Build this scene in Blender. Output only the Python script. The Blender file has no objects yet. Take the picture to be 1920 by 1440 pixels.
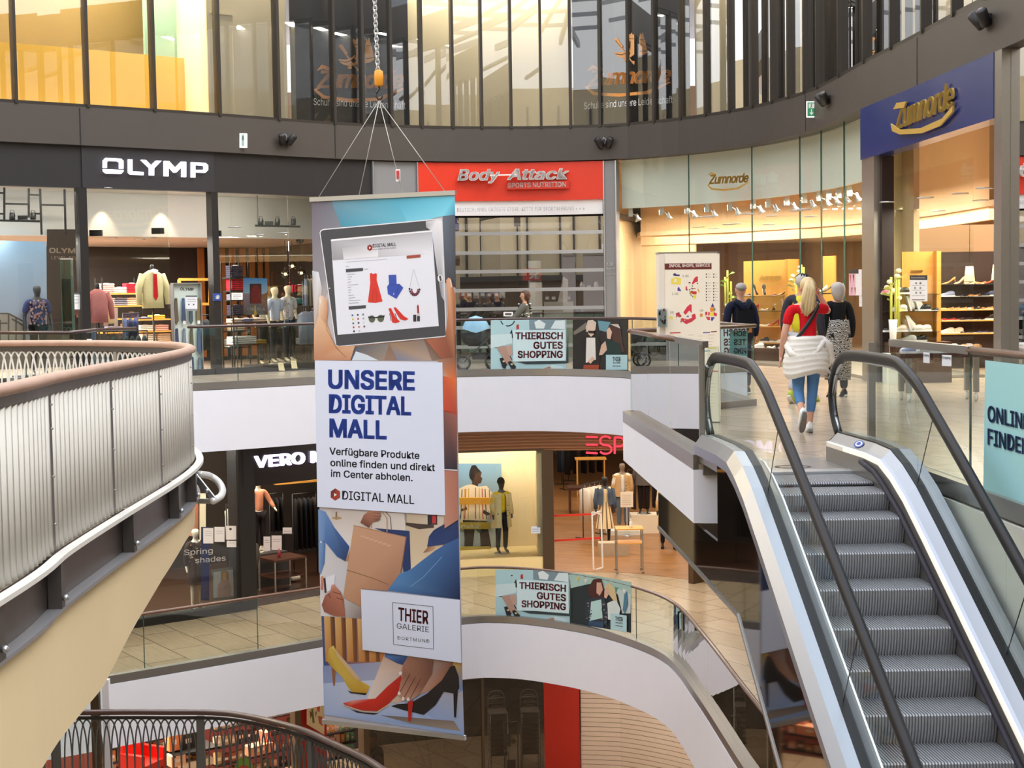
import bpy, math, random
from mathutils import Vector, Matrix
V = Vector
random.seed(7)
SC = bpy.context.scene
COL = SC.collection
# ---------------------------------------------------------------- camera
FPX, EYE = 2800.0, 1.52
_p, _r = math.atan(163/2800.0), .016
_F = V((0, math.cos(_p), -math.sin(_p))); _U0 = V((0, math.sin(_p), math.cos(_p))); _R0 = V((1, 0, 0))
_R = _R0*math.cos(_r)-_U0*math.sin(_r); _U = _U0*math.cos(_r)+_R0*math.sin(_r)
cam_d = bpy.data.cameras.new('camera'); cam = bpy.data.objects.new('camera', cam_d); COL.objects.link(cam)
cam_d.sensor_width = 36; cam_d.lens = FPX/1920*36; cam_d.clip_end = 300; cam_d.clip_start = .05
cam.matrix_world = Matrix(((_R.x, _U.x, -_F.x, 0), (_R.y, _U.y, -_F.y, 0), (_R.z, _U.z, -_F.z, EYE), (0, 0, 0, 1)))
SC.camera = cam
# ---------------------------------------------------------------- light of the sky over the glass roof, exposure
w = bpy.data.worlds.new('sky'); SC.world = w; w.use_nodes = True
_n = w.node_tree.nodes; _l = w.node_tree.links; _bg = _n['Background']
_tc = _n.new('ShaderNodeTexCoord'); _sx = _n.new('ShaderNodeSeparateXYZ'); _rp = _n.new('ShaderNodeValToRGB')
_l.new(_tc.outputs['Generated'], _sx.inputs[0]); _l.new(_sx.outputs['Z'], _rp.inputs[0]); _l.new(_rp.outputs[0], _bg.inputs[0])
_rp.color_ramp.elements[0].position = 0.0; _rp.color_ramp.elements[0].color = (.80, .80, .80, 1)
_rp.color_ramp.elements[1].position = 1.0; _rp.color_ramp.elements[1].color = (.90, .96, 1.08, 1)
_bg.inputs[1].default_value = 2.0
sun_d = bpy.data.lights.new('sun', 'SUN'); sun_d.energy = 1.5; sun_d.angle = .5; sun_d.color = (1, .96, .9)
sun = bpy.data.objects.new('sun', sun_d); COL.objects.link(sun); sun.rotation_euler = V((-.55, .38, -.76)).to_track_quat('-Z', 'Y').to_euler()
SC.view_settings.view_transform = 'Standard'; SC.view_settings.look = 'None'
SC.view_settings.exposure = 0.52; SC.view_settings.gamma = 1; SC.view_settings.use_curve_mapping = False
try:
    SC.cycles.transparent_max_bounces = 24; SC.cycles.max_bounces = 8; SC.cycles.diffuse_bounces = 4; SC.cycles.glossy_bounces = 4
    SC.cycles.transmission_bounces = 4; SC.cycles.use_denoising = True; SC.cycles.caustics_reflective = False; SC.cycles.caustics_refractive = False
    SC.cycles.sample_clamp_indirect = 4
except Exception: pass
def lamp(loc, size, energy, color=(1, .86, .68), target=None, kind='AREA', size_y=None, spot=None):
    d = bpy.data.lights.new('lamp_light', kind); o = bpy.data.objects.new('lamp_light', d); COL.objects.link(o); o.location = loc
    d.energy = energy; d.color = color
    if kind == 'AREA':
        d.size = size
        if size_y: d.shape = 'RECTANGLE'; d.size_y = size_y
    elif kind == 'SPOT': d.spot_size = spot or 1.2; d.spot_blend = .6; d.shadow_soft_size = size
    else: d.shadow_soft_size = size
    if target is not None: o.rotation_euler = (V(target)-V(loc)).to_track_quat('-Z', 'Y').to_euler()
    return o
# ---------------------------------------------------------------- rays through measured points of the photograph
def ray(x, y): return _F+_R*((x-960)/FPX)-_U*((y-720)/FPX)
EYEP = V((0, 0, EYE))
def fl(x, y, z=0):
    d = ray(x, y); return EYEP+d*((z-EYE)/d.z)
def aty(x, y, Y):
    d = ray(x, y); return EYEP+d*(Y/d.y)
# ---------------------------------------------------------------- colours, materials
def C(h, k=1.0):
    if not isinstance(h, str): return tuple(h)+((1,) if len(h) == 3 else ())
    h = h.lstrip('#'); o = []
    if len(h) == 3: h = ''.join(c*2 for c in h)
    for i in (0, 2, 4):
        c = int(h[i:i+2], 16)/255
        o.append((c/12.92 if c <= .04045 else ((c+.055)/1.055)**2.4)*k)
    return (*o, 1)
MATS = {}
def mat(name, color='#808080', rough=.6, metal=0, emit=0, noise=0, nscale=8, bump=0, attr=False, spec=.5, coat=0, stretch=None):
    if name in MATS: return MATS[name]
    m = bpy.data.materials.new(name); m.use_nodes = True; N = m.node_tree.nodes; L = m.node_tree.links; b = N['Principled BSDF']
    c = C(color); b.inputs['Base Color'].default_value = c; b.inputs['Roughness'].default_value = rough; b.inputs['Metallic'].default_value = metal
    b.inputs['Specular IOR Level'].default_value = spec
    if coat: b.inputs['Coat Weight'].default_value = coat; b.inputs['Coat Roughness'].default_value = .1
    if emit: b.inputs['Emission Color'].default_value = c; b.inputs['Emission Strength'].default_value = emit
    src = None
    if attr:
        a = N.new('ShaderNodeVertexColor'); a.layer_name = 'Col'; src = a.outputs[0]
        if emit: L.new(src, b.inputs['Emission Color'])
    if noise or bump:
        t = N.new('ShaderNodeTexCoord'); mp = N.new('ShaderNodeMapping'); nz = N.new('ShaderNodeTexNoise')
        L.new(t.outputs['Object'], mp.inputs[0]); L.new(mp.outputs[0], nz.inputs[0]); nz.inputs['Scale'].default_value = nscale; nz.inputs['Detail'].default_value = 4
        if stretch: mp.inputs['Scale'].default_value = stretch
        if noise:
            mr = N.new('ShaderNodeMapRange'); mr.inputs[3].default_value = 1-noise; mr.inputs[4].default_value = 1+noise
            L.new(nz.outputs[0], mr.inputs[0]); mx = N.new('ShaderNodeVectorMath'); mx.operation = 'SCALE'
            if src: L.new(src, mx.inputs[0])
            else: mx.inputs[0].default_value = c[:3]
            L.new(mr.outputs[0], mx.inputs['Scale']); src = mx.outputs[0]
        if bump:
            bp = N.new('ShaderNodeBump'); bp.inputs['Strength'].default_value = bump; bp.inputs['Distance'].default_value = .01
            L.new(nz.outputs[0], bp.inputs['Height']); L.new(bp.outputs[0], b.inputs['Normal'])
    if src: L.new(src, b.inputs['Base Color'])
    MATS[name] = m; return m
def glass(name, tint=(.93, .97, .95), refl=.04, rough=0.0, ior=1.5):
    if name in MATS: return MATS[name]
    m = bpy.data.materials.new(name); m.use_nodes = True; N = m.node_tree.nodes; L = m.node_tree.links; N.remove(N['Principled BSDF'])
    t = N.new('ShaderNodeBsdfTransparent'); t.inputs[0].default_value = (*tint, 1); g = N.new('ShaderNodeBsdfGlossy'); g.inputs['Roughness'].default_value = rough
    f = N.new('ShaderNodeFresnel'); f.inputs[0].default_value = ior; a = N.new('ShaderNodeMath'); a.operation = 'ADD'; a.inputs[1].default_value = refl; a.use_clamp = True
    x = N.new('ShaderNodeMixShader'); L.new(f.outputs[0], a.inputs[0]); L.new(a.outputs[0], x.inputs[0]); L.new(t.outputs[0], x.inputs[1]); L.new(g.outputs[0], x.inputs[2])
    L.new(x.outputs[0], N['Material Output'].inputs[0]); MATS[name] = m; return m
def tiles(name, c1, c2, cm, w=1.2, h=.6, rot=0, rough=.25, mortar=.011, noise=.1, nsc=(1.5, 9, 1)):
    m = mat(name, c1, rough, spec=.5); N = m.node_tree.nodes; L = m.node_tree.links; b = N['Principled BSDF']
    t = N.new('ShaderNodeTexCoord'); mp = N.new('ShaderNodeMapping'); mp.inputs['Rotation'].default_value = (0, 0, rot); L.new(t.outputs['Object'], mp.inputs[0])
    br = N.new('ShaderNodeTexBrick'); L.new(mp.outputs[0], br.inputs[0]); br.inputs['Scale'].default_value = 1; br.inputs['Brick Width'].default_value = w; br.inputs['Row Height'].default_value = h
    br.inputs['Mortar Size'].default_value = mortar; br.inputs['Color1'].default_value = C(c1); br.inputs['Color2'].default_value = C(c2); br.inputs['Mortar'].default_value = C(cm)
    mp2 = N.new('ShaderNodeMapping'); mp2.inputs['Scale'].default_value = nsc; L.new(mp.outputs[0], mp2.inputs[0])
    nz = N.new('ShaderNodeTexNoise'); nz.inputs['Scale'].default_value = 1.6; nz.inputs['Detail'].default_value = 5; L.new(mp2.outputs[0], nz.inputs[0])
    mr = N.new('ShaderNodeMapRange'); mr.inputs[1].default_value = .3; mr.inputs[2].default_value = .7; mr.inputs[3].default_value = 1-noise; mr.inputs[4].default_value = 1+noise; L.new(nz.outputs[0], mr.inputs[0])
    mx = N.new('ShaderNodeVectorMath'); mx.operation = 'SCALE'; L.new(br.outputs[0], mx.inputs[0]); L.new(mr.outputs[0], mx.inputs['Scale']); L.new(mx.outputs[0], b.inputs['Base Color'])
    return m
WHITE = mat('white_paint', '#eeeff9', .45, noise=.02, nscale=3)
BROWN = mat('dark_brown_metal', '#4a443f', .5, noise=.05, nscale=2)
BLACK = mat('black_metal', '#1d1b1c', .45, noise=.05, nscale=5)
SIGNBLK = mat('anthracite_panel', '#2b292b', .4, noise=.03)
ALU = mat('brushed_aluminium', '#c9ccd2', .3, .85, noise=.05, nscale=30, stretch=(1, 1, 12))
STEEL = mat('brushed_steel', '#a8a49e', .32, .8, noise=.06, nscale=30, stretch=(1, 12, 1))
GREYM = mat('grey_panel', '#8a8a8c', .5, noise=.03)
WOOD = mat('handrail_wood', '#6a4a38', .35, noise=.25, nscale=6, stretch=(1, 1, 1), coat=.3)
WOODP = mat('bleached_handrail_wood', '#b08d7a', .5, noise=.25, nscale=5)
DWOOD = mat('dark_handrail', '#4a3430', .35, noise=.12, nscale=6, coat=.3)
RUBBER = mat('black_rubber', '#131114', .42, noise=.05, spec=.35)
PAINT = mat('painted_print', attr=True, rough=.55, noise=.02, nscale=12)
CLOTH = mat('dyed_cloth', attr=True, rough=.85, noise=.12, nscale=25, bump=.3, spec=.2)
SKIN = mat('skin', attr=True, rough=.5, noise=.04, nscale=30, spec=.35)
GLOSS = mat('glossy_leather', attr=True, rough=.3, noise=.05, nscale=20)
LIGHTP = mat('lit_lettering', attr=True, rough=.5, emit=1.0, noise=.01)
GLASS = glass('clear_glass', (.95, .975, .965), .02, 0, 1.35)
GLASSG = glass('balustrade_glass', (.92, .96, .945), .05, 0, 1.04)
GLASSW = glass('upper_window_glass', (.95, .95, .94), .10, 0, 1.32)
GEDGE = mat('green_glass_edge', '#3b5a52', .2, noise=.05)
LAMPE = mat('lamp_glow', '#fff4e0', .5, emit=6, noise=.01)
# ---------------------------------------------------------------- mesh builder
class MB:
    def __init__(s): s.v = []; s.f = []; s.m = []; s.c = []; s.s = []; s.mi = 0; s.col = (1, 1, 1, 1); s.X = None
    def use(s, col=None, mi=None):
        if col is not None: s.col = C(col)
        if mi is not None: s.mi = mi
        return s
    def add(s, vs, fs, smooth=False, cols=None):
        b = len(s.v)
        s.v += [tuple(s.X @ V(p)) if s.X is not None else tuple(p) for p in vs]
        for f in fs:
            s.f.append([b+i for i in f]); s.m.append(s.mi); s.s.append(smooth)
            s.c.append([C(cols[i]) for i in f] if cols else [s.col]*len(f))
        return s
    def hexa(s, p): return s.add(p, [(0, 3, 2, 1), (4, 5, 6, 7), (0, 1, 5, 4), (1, 2, 6, 5), (2, 3, 7, 6), (3, 0, 4, 7)])
    def box(s, x0, x1, y0, y1, z0, z1): return s.hexa([(x0, y0, z0), (x1, y0, z0), (x1, y1, z0), (x0, y1, z0), (x0, y0, z1), (x1, y0, z1), (x1, y1, z1), (x0, y1, z1)])
    def slab(s, P, vec):
        n = len(P); vec = V(vec); Q = [V(p) for p in P]; Q2 = [p+vec for p in Q]
        s.add(Q+Q2, [tuple(range(n))[::-1], tuple(range(n, 2*n))]+[(i, (i+1) % n, n+(i+1) % n, n+i) for i in range(n)]); return s
    def bar(s, a, b, w, h, up=(0, 0, 1)):
        a, b, up = V(a), V(b), V(up); d = (b-a).normalized(); sd = d.cross(up)
        if sd.length < 1e-4: sd = d.cross(V((1, 0, 0)))
        sd = sd.normalized()*w/2; u = sd.cross(d).normalized()*h/2
        return s.hexa([a-sd-u, a+sd-u, b+sd-u, b-sd-u, a-sd+u, a+sd+u, b+sd+u, b-sd+u])
    def rings(s, R, cap=True, smooth=True, closed=False, cols=None):
        n = len(R[0]); vs = [p for r in R for p in r]; fs = []; m = len(R)
        for i in range(m if closed else m-1):
            for j in range(n):
                a, b = i*n+j, i*n+(j+1) % n; c, d = ((i+1) % m)*n+(j+1) % n, ((i+1) % m)*n+j; fs.append((a, b, c, d))
        if cap and not closed: fs += [tuple(range(n))[::-1], tuple(range((m-1)*n, m*n))]
        return s.add(vs, fs, smooth, cols)
    def tube(s, P, r, seg=8, cap=True, closed=False, fl=1.0, up=(0, 0, 1)):
        P = [V(p) for p in P]; n = len(P); R = []
        for i, p in enumerate(P):
            a = P[i-1] if (i > 0 or closed) else p; b = P[(i+1) % n] if (i < n-1 or closed) else p
            d = (b-a).normalized(); sd = d.cross(V(up))
            if sd.length < 1e-3: sd = d.cross(V((0, 1, 0)))
            sd.normalize(); u = sd.cross(d).normalized(); rr = r[i] if isinstance(r, (list, tuple)) else r
            R.append([p+sd*math.cos(2*math.pi*k/seg)*rr+u*math.sin(2*math.pi*k/seg)*rr*fl for k in range(seg)])
        return s.rings(R, cap, True, closed)
    def loft(s, rs, seg=14, cap=True):
        R = []
        for q in rs:
            x, y, z, rx, ry = q[:5]; t = q[5] if len(q) > 5 else 0; ct, st = math.cos(t), math.sin(t)
            R.append([(x+rx*math.cos(a)*ct-ry*math.sin(a)*st, y+rx*math.cos(a)*st+ry*math.sin(a)*ct, z) for a in (2*math.pi*k/seg for k in range(seg))])
        return s.rings(R, cap)
    def ball(s, c, r, seg=12, rows=8):
        c = V(c); r = (r, r, r) if not isinstance(r, (tuple, list)) else r
        return s.rings([[(c.x+r[0]*math.cos(2*math.pi*k/seg)*math.sin(t), c.y+r[1]*math.sin(2*math.pi*k/seg)*math.sin(t), c.z+r[2]*math.cos(t)) for k in range(seg)] for t in (math.pi*(.04+.92*i/rows) for i in range(rows, -1, -1))])
    def lathe(s, prof, c=(0, 0, 0), seg=16): return s.loft([(c[0], c[1], c[2]+z, r, r) for r, z in prof], seg)
    def build(s, name, mats, parent=None, **kw):
        me = bpy.data.meshes.new(name); me.from_pydata(s.v, [], s.f)
        for m in (mats if isinstance(mats, (list, tuple)) else [mats]): me.materials.append(m)
        me.polygons.foreach_set('material_index', s.m); me.polygons.foreach_set('use_smooth', s.s)
        at = me.color_attributes.new('Col', 'FLOAT_COLOR', 'CORNER'); at.data.foreach_set('color', [x for f in s.c for c in f for x in c])
        me.update(); o = bpy.data.objects.new(name, me); COL.objects.link(o)
        if parent is not None: o.parent = parent
        for k, v in kw.items(): o[k] = v
        return o
def thing(name, label, cat, loc=(0, 0, 0), rz=0, group=None):
    o = bpy.data.objects.new(name, None); COL.objects.link(o); o.location = loc; o.rotation_euler = (0, 0, rz); o.empty_display_size = .1
    return tag(o, label, cat, group)
def tag(o, label, cat, group=None):
    o['label'] = label; o['category'] = cat
    if group: o['group'] = group
    elif 'group' in o: del o['group']
    return o
def S(o): o['kind'] = 'structure'; return o
def dup(r, loc, rz=None, label=None, group=None, scale=None):
    c = r.copy(); COL.objects.link(c); c.location = loc
    if rz is not None: c.rotation_euler = (0, 0, rz)
    if label: c['label'] = label
    if group: c['group'] = group
    if scale: c.scale = (scale,)*3
    for ch in r.children:
        d = ch.copy(); COL.objects.link(d); d.parent = c
        for g in ch.children:
            e = g.copy(); COL.objects.link(e); e.parent = d
    return c
ORD = ['first', 'second', 'third', 'fourth', 'fifth', 'sixth', 'seventh', 'eighth', 'ninth', 'tenth', 'eleventh', 'twelfth', 'thirteenth', 'fourteenth', 'fifteenth', 'sixteenth', 'seventeenth', 'eighteenth', 'nineteenth', 'twentieth']
_tc_cache = {}
try: SANS = bpy.data.fonts.load(bpy.utils.system_resource('DATAFILES')+'/fonts/Inter.woff2')   # the sans serif that ships inside Blender
except Exception: SANS = None
def text_raw(t, shear=0, ext=0, space=1.0):
    k = (t, shear, ext, space)
    if k not in _tc_cache:
        cu = bpy.data.curves.new('lettering', 'FONT'); cu.body = t; cu.size = 1
        if SANS: cu.font = SANS
        cu.shear = shear; cu.extrude = ext; cu.space_character = space; cu.resolution_u = 3
        ob = bpy.data.objects.new('lettering', cu); COL.objects.link(ob); dg = bpy.context.evaluated_depsgraph_get(); dg.update()
        me = bpy.data.meshes.new_from_object(ob.evaluated_get(dg)); vs = [v.co.copy() for v in me.vertices]; fs = [tuple(p.vertices) for p in me.polygons]
        bpy.data.objects.remove(ob); bpy.data.curves.remove(cu); bpy.data.meshes.remove(me)
        _tc_cache[k] = (vs, fs)
    return _tc_cache[k]
def text_mesh(t, bold=0, shear=0, ext=0, space=1.0):
    """glyphs scaled to cap height .73; bold strokes by overlapping shifted copies"""
    ch = max(v.y for v in text_raw('H')[0]); vs, fs = text_raw(t, shear, ext*ch/.73, space); vs = [v*(.73/ch) for v in vs]; ds = [(0, 0)]
    if bold >= .008: ds += [(bold*x, bold*.8*y) for x in (-1, 0, 1) for y in (-1, 0, 1) if x or y]
    n_ = len(vs); return [v+V((x, y, 0)) for x, y in ds for v in vs], [tuple(i+q*n_ for i in f) for q in range(len(ds)) for f in fs]
def put_text(mb, t, A, B, up, n, capH, bold=0, shear=0, ext=0, off=0, space=1.0):
    """lettering from A to B (baseline ends, world), cap height capH, on a face with normal n"""
    vs, fs = text_mesh(t, bold, shear, ext/max(capH, 1e-6)*.73, space); x0 = min(v.x for v in vs); x1 = max(v.x for v in vs)
    A, B = V(A), V(B); ux = (B-A)/(x1-x0); up = V(up).normalized(); n = V(n).normalized(); k = capH/.73
    mb.add([A+ux*(v.x-x0)+up*(v.y*k)+n*(off+v.z*k) for v in vs], fs)
class Plane:
    """flat printed face: O a point on it, ux to the viewer's right, uz up; art is laid in measured points of the photograph"""
    def __init__(s, O, ux, uz=(0, 0, 1)):
        s.O = V(O); s.ux = V(ux).normalized(); s.uz = V(uz).normalized(); s.n = s.ux.cross(s.uz).normalized(); s.mb = MB(); s.o = (0, 0, 1)
    def crop(s, ox, oy, k): s.o = (ox, oy, k); return s
    def at(s, x, y, off=0):
        x = s.o[0]+x/s.o[2]; y = s.o[1]+y/s.o[2]; d = ray(x, y); return EYEP+d*((s.O-EYEP).dot(s.n)/d.dot(s.n))+s.n*off
    def poly(s, pts, col, L=1, cols=None):
        s.mb.use(col if not cols else None); s.mb.add([s.at(*p, L*.0012) for p in pts], [tuple(range(len(pts)))], cols=cols); return s
    def rect(s, x0, y0, x1, y1, col, L=1): return s.poly([(x0, y0), (x1, y0), (x1, y1), (x0, y1)], col, L)
    def grad(s, pts, cols, L=1): return s.poly(pts, None, L, cols)
    def circ(s, x, y, rx, ry, col, L=1, n=14): return s.poly([(x+rx*math.cos(6.2832*i/n), y+ry*math.sin(6.2832*i/n)) for i in range(n)], col, L)
    def line(s, pts, wd, col, L=1):
        s.mb.use(col)
        for a, b in zip(pts, pts[1:]):
            dx, dy = b[0]-a[0], b[1]-a[1]; l = math.hypot(dx, dy) or 1; nx, ny = -dy/l*wd/2, dx/l*wd/2
            s.mb.add([s.at(a[0]+nx, a[1]+ny, L*.0012), s.at(b[0]+nx, b[1]+ny, L*.0012), s.at(b[0]-nx, b[1]-ny, L*.0012), s.at(a[0]-nx, a[1]-ny, L*.0012)], [(0, 1, 2, 3)])
        return s
    def text(s, t, a, b, h, col, L=2, bold=.02, shear=0, space=1.0):
        s.mb.use(col); vs, fs = text_mesh(t, bold, shear, 0, space); x0 = min(v.x for v in vs); x1 = max(v.x for v in vs)
        s.mb.add([s.at(a[0]+(b[0]-a[0])*(v.x-x0)/(x1-x0), a[1]+(b[1]-a[1])*(v.x-x0)/(x1-x0)-h*v.y/.73, L*.0012) for v in vs], fs); return s
def crom(P, n=12):
    P = [V(p) for p in P]; Q = [P[0]*2-P[1]]+P+[P[-1]*2-P[-2]]; out = []
    for i in range(1, len(Q)-2):
        a, b, c, d = Q[i-1:i+3]
        for k in range(n):
            t = k/n; out.append(.5*((2*b)+(c-a)*t+(2*a-5*b+4*c-d)*t*t+(3*b-a-3*c+d)*t**3))
    return out+[P[-1]]
# ---------------------------------------------------------------- the curved shop front line and the void edges (plan)
FRONT = crom([V(p) for p in [(-18, 22.0), (-13.5, 25.6), (-9.63, 28.52), (-8.27, 29.5), (-6.03, 31.2), (-4.24, 32.75), (-2.98, 33.55), (-1.98, 34.0), (-1.0, 34.3), (.57, 34.5), (2.2, 34.35), (2.9, 34.0), (3.92, 33.14), (5.0, 31.6), (5.62, 29.9), (5.88, 28.6), (5.98, 27.2), (6.04, 25.6), (6.2, 23.4), (6.3, 21.5), (6.4, 19.8), (6.52, 17), (6.7, 11), (6.9, 4)]], 10)
def normals(P):
    N = []
    for i in range(len(P)):
        a, b = P[max(i-1, 0)], P[min(i+1, len(P)-1)]; d = (b-a).normalized(); N.append(V((d.y, -d.x)))
    return N
FN = normals(FRONT)
FS = [0.0]
for _a, _b in zip(FRONT, FRONT[1:]): FS.append(FS[-1]+(_b-_a).length)
def fp(u, off=0, z=0):
    """point of the front at arc length u, off metres out of the shop (towards the void), height z"""
    i = 0
    while i < len(FS)-2 and FS[i+1] < u: i += 1
    t = (u-FS[i])/(FS[i+1]-FS[i]); p = FRONT[i].lerp(FRONT[i+1], t)+FN[i].lerp(FN[i+1], t)*off
    return V((p.x, p.y, z))
def fnrm(u):
    d = (fp(u+.05)-fp(u-.05)).normalized(); return V((d.y, -d.x, 0))
def fu(x, y, off=0):
    """(u, z) where the line of sight of a photo point meets the front"""
    d = ray(x, y); best = None
    for i in range(len(FRONT)-1):
        a = FRONT[i]+FN[i]*off; b = FRONT[i+1]+FN[i+1]*off; e = b-a; den = d.x*e.y-d.y*e.x
        if abs(den) < 1e-9: continue
        t = (a.x*e.y-a.y*e.x)/den; k = (a.x*d.y-a.y*d.x)/den
        if t > 0 and -1e-6 <= k <= 1+1e-6 and (best is None or t < best[0]): best = (t, FS[i]+k*(FS[i+1]-FS[i]))
    if best is None: raise ValueError('no front at %s %s' % (x, y))
    return best[1], EYE+d.z*best[0]
def fw(x, y, off=0):
    u, z = fu(x, y, off); return fp(u, off, z)
def strip(mb, u0, u1, z0, z1, o0, o1, step=.45):
    n = max(1, int(abs(u1-u0)/step)); us = [u0+(u1-u0)*i/n for i in range(n+1)]
    return mb.rings([[fp(u, o0, z0), fp(u, o1, z0), fp(u, o1, z1), fp(u, o0, z1)] for u in us], smooth=False)
def U(x): return fu(x, 560)[0]
def fplane(x, y, off=0, hw=25):
    a, c, p = fw(x-hw, y, off), fw(x+hw, y, off), fw(x, y, off); d = c-a; d.z = 0; return Plane(V((a.x, a.y, p.z)), d)
def wall_path(mb, P, z0, z1, t):
    """upright sheet along plan points P, thickness t to the right of the direction of travel"""
    N = normals(P); return mb.rings([[(p.x, p.y, z0), (p.x+n.x*t, p.y+n.y*t, z0), (p.x+n.x*t, p.y+n.y*t, z1), (p.x, p.y, z1)] for p, n in zip(P, N)], smooth=False)
E1 = crom([V(p) for p in [(-5.7, 26.55), (-4.67, 27.2), (-3.68, 27.95), (-2.4, 29.0), (-1.07, 29.75), (.43, 29.8), (1.47, 29.25), (2.24, 28.3), (2.75, 26.3), (2.95, 23.5), (3.15, 20.3)]], 8)
E1L = [V((-12, 25.6)), V((-8.1, 23.75)), V((-6.75, 22.95)), V((-6.95, 25.2)), V((-6.5, 26.05))]
E0 = crom([V(p) for p in [(-14, 20.6), (-10, 23.4), (-7.12, 25.28), (-3.7, 27.84), (-2.4, 28.9), (-1.04, 29.62), (-.4, 29.7), (.35, 29.42), (1.37, 28.6), (2.15, 27.5), (2.72, 26.0), (2.92, 23.5), (3.06, 20.4), (3.14, 18.6), (3.3, 14), (3.5, 6)]], 8)
# ---------------------------------------------------------------- area lamps for shop and gallery ceilings, plus added fill lamps behind the glass
WARM = (1, .87, .70); NEUT = (1, .93, .84)
def down(P, sx, sy, e, c=WARM): return lamp(P, sx, e, c, V(P)-V((0, 0.01, 1)), 'AREA', sy)
LM = dict(shirt=600, shirt_win=14, sports=60, shoewin=48, shoes=430, disp=130, fashion=150, lower=380, walk0=55, base=220, upper=330)
down(fp(8.0, -4.2, 2.88), 9, 3.6, LM['shirt'], NEUT); down(fp(13.5, -4.2, 2.88), 6, 3.6, LM['shirt'], NEUT)
for u_ in (5.5, 8, 10, 12, 14, 16): lamp(fp(u_, -.3, 3.74), 1.6, LM['shirt_win']*.9, NEUT, fp(u_, -1.6, .6), 'AREA', .15)  # added fill just behind the glass, brightens fronts of mannequins and posters
down(fp(U(960), -2.2, 3.25), 3.4, 2.5, LM['sports'], NEUT)
for x in (1200, 1270, 1330, 1390, 1450, 1500, 1545, 1585): down(fp(U(x), -.95, 3.45), .7, .5, LM['shoewin'])
down((9.5, 27.5, 2.9), 5, 8, LM['shoes']); down((7.0, 36.5, 2.9), 7, 6, LM['shoes']*.7); down((7.6, 23.2, 2.9), 2, 3, LM['shoes']*.3)
down(fp(fu(930, 960)[0], -.8, -1.25), 3.2, .8, LM['disp'])
down((1.5, 43, -1.22), 9, 12, LM['lower']); down((3.5, 36.5, -1.22), 6, 3, LM['lower']*.35); down((8.5, 31, -1.22), 4, 6, LM['lower']*.25)
for u_ in (8, 13, 17): down(fp(u_, -2.2, -1.25), 3, 2.5, LM['fashion'])
for u_ in (9.5, 12, 14.5): lamp(fp(u_, .22, -1.3), 1.6, 60, NEUT, fp(u_, -1.2, -4), 'AREA', .15)  # added fill behind the lower left shop's glass, no fitting there
for u_, o_ in ((9, 2.5), (14, 2.3), (19, 2.3), (23, 2.3), (27, 1.7), (31, 1.4)): down(fp(u_, o_, -1.22), 2.6, 1.4, LM['walk0'], NEUT)
for u_ in (9, 13, 17): down(fp(u_, -1.6, -6.2), 3, 2, LM['base'])
down(fp(22, -1.8, -6.2), 5, 2, LM['base']*.25, NEUT); down(fp(27.5, .8, -6.2), 5, 1.2, LM['base']*.6, NEUT)
for k in range(17):
    u_ = 12.5+k*1.5
    down(fp(u_, -.24, 9.4), .9, .22, 45 if 14.2 < u_ < 17.3 else 85, (1, .88, .66))  # added strips between panes and partitions, brighten cream walls and navy posters
for u_ in (6, 10, 14): down(fp(u_, -1.9, 9.4), 3.4, 1.2, LM['upper'], (1, .8, .5))
# ================================================================ SETTING
FT = tiles('floor_stone_tiles', '#b9a794', '#b09e8b', '#85766a', 1.5, .75, math.radians(58), .22)
FT0 = tiles('lower_floor_stone_tiles', '#b8a386', '#ad977a', '#6f5f4e', 1.5, .75, math.radians(55), .22)
FWOOD = tiles('oak_parquet', '#a3754a', '#936539', '#6e4828', 1.4, .11, math.radians(20), .3, .002, .18, (1, 6, 1))
SLABT = .45
def floor(name, pts, z, m, t=SLABT):
    b = MB(); b.slab([(p[0], p[1], z) for p in pts][::-1], (0, 0, -t)); return S(b.build(name, m))
P1 = [(p.x, p.y) for p in E1L+E1]+[(3.25, 20.3), (1.42, 18.5), (1.66, 13.3), (1.93, 13.3), (1.93, 12.64), (2.9, 12.64), (3.28, 13.05), (3.34, 11.9), (3.43, 9.9), (3.62, 5), (3.7, -4), (24, -4), (24, 62), (-28, 62), (-28, 25.6)]
floor('floor_upper', P1, 0, FT)
P0 = [(p.x, p.y) for p in E0]+[(24, 6), (24, 62), (-28, 62), (-28, 20)]
floor('floor_lower', P0, -4.95, FT0)
b = MB(); b.box(-30, 26, -14, 62, -10.1, -9.9); S(b.build('floor_basement', FT0))
b = MB(); b.box(-14, 24, -14, -1.2, -.45, 0); S(b.build('floor_behind', FT))
def fascia(name, P, zt, zb, m=WHITE, t=.06):
    b = MB(); wall_path(b, P, zb, zt, t); return S(b.build(name, m))
fascia('trim_1', E1L+E1, -.06, -1.16); fascia('trim_2', E0, -5.01, -6.12)
PLAT = [V((3.25, 20.3)), V((1.42, 18.5)), V((1.66, 13.3)), V((1.90, 13.3))]
b = MB(); wall_path(b, PLAT[::-1], -.53, -.05, -.05); S(b.build('trim_3', WHITE))
RE = [V((3.28, 13.05)), V((3.34, 11.9)), V((3.43, 9.9)), V((3.62, 5)), V((3.7, -4))]
fascia('trim_4', RE, -.07, -6.0, mat('cream_paint', '#ecebe2', .5, noise=.02))
# pillar box between the landing and the escalator
b = MB(); b.box(1.83, 1.99, 13.12, 13.24, -.53, -.09); S(b.build('trim_5', ALU))
b = MB(); b.box(1.83, 1.99, 13.1, 13.26, -.09, .0); b.box(1.69, 1.815, 13.22, 13.3, -.09, .005); S(b.build('trim_6', STEEL))
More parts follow.
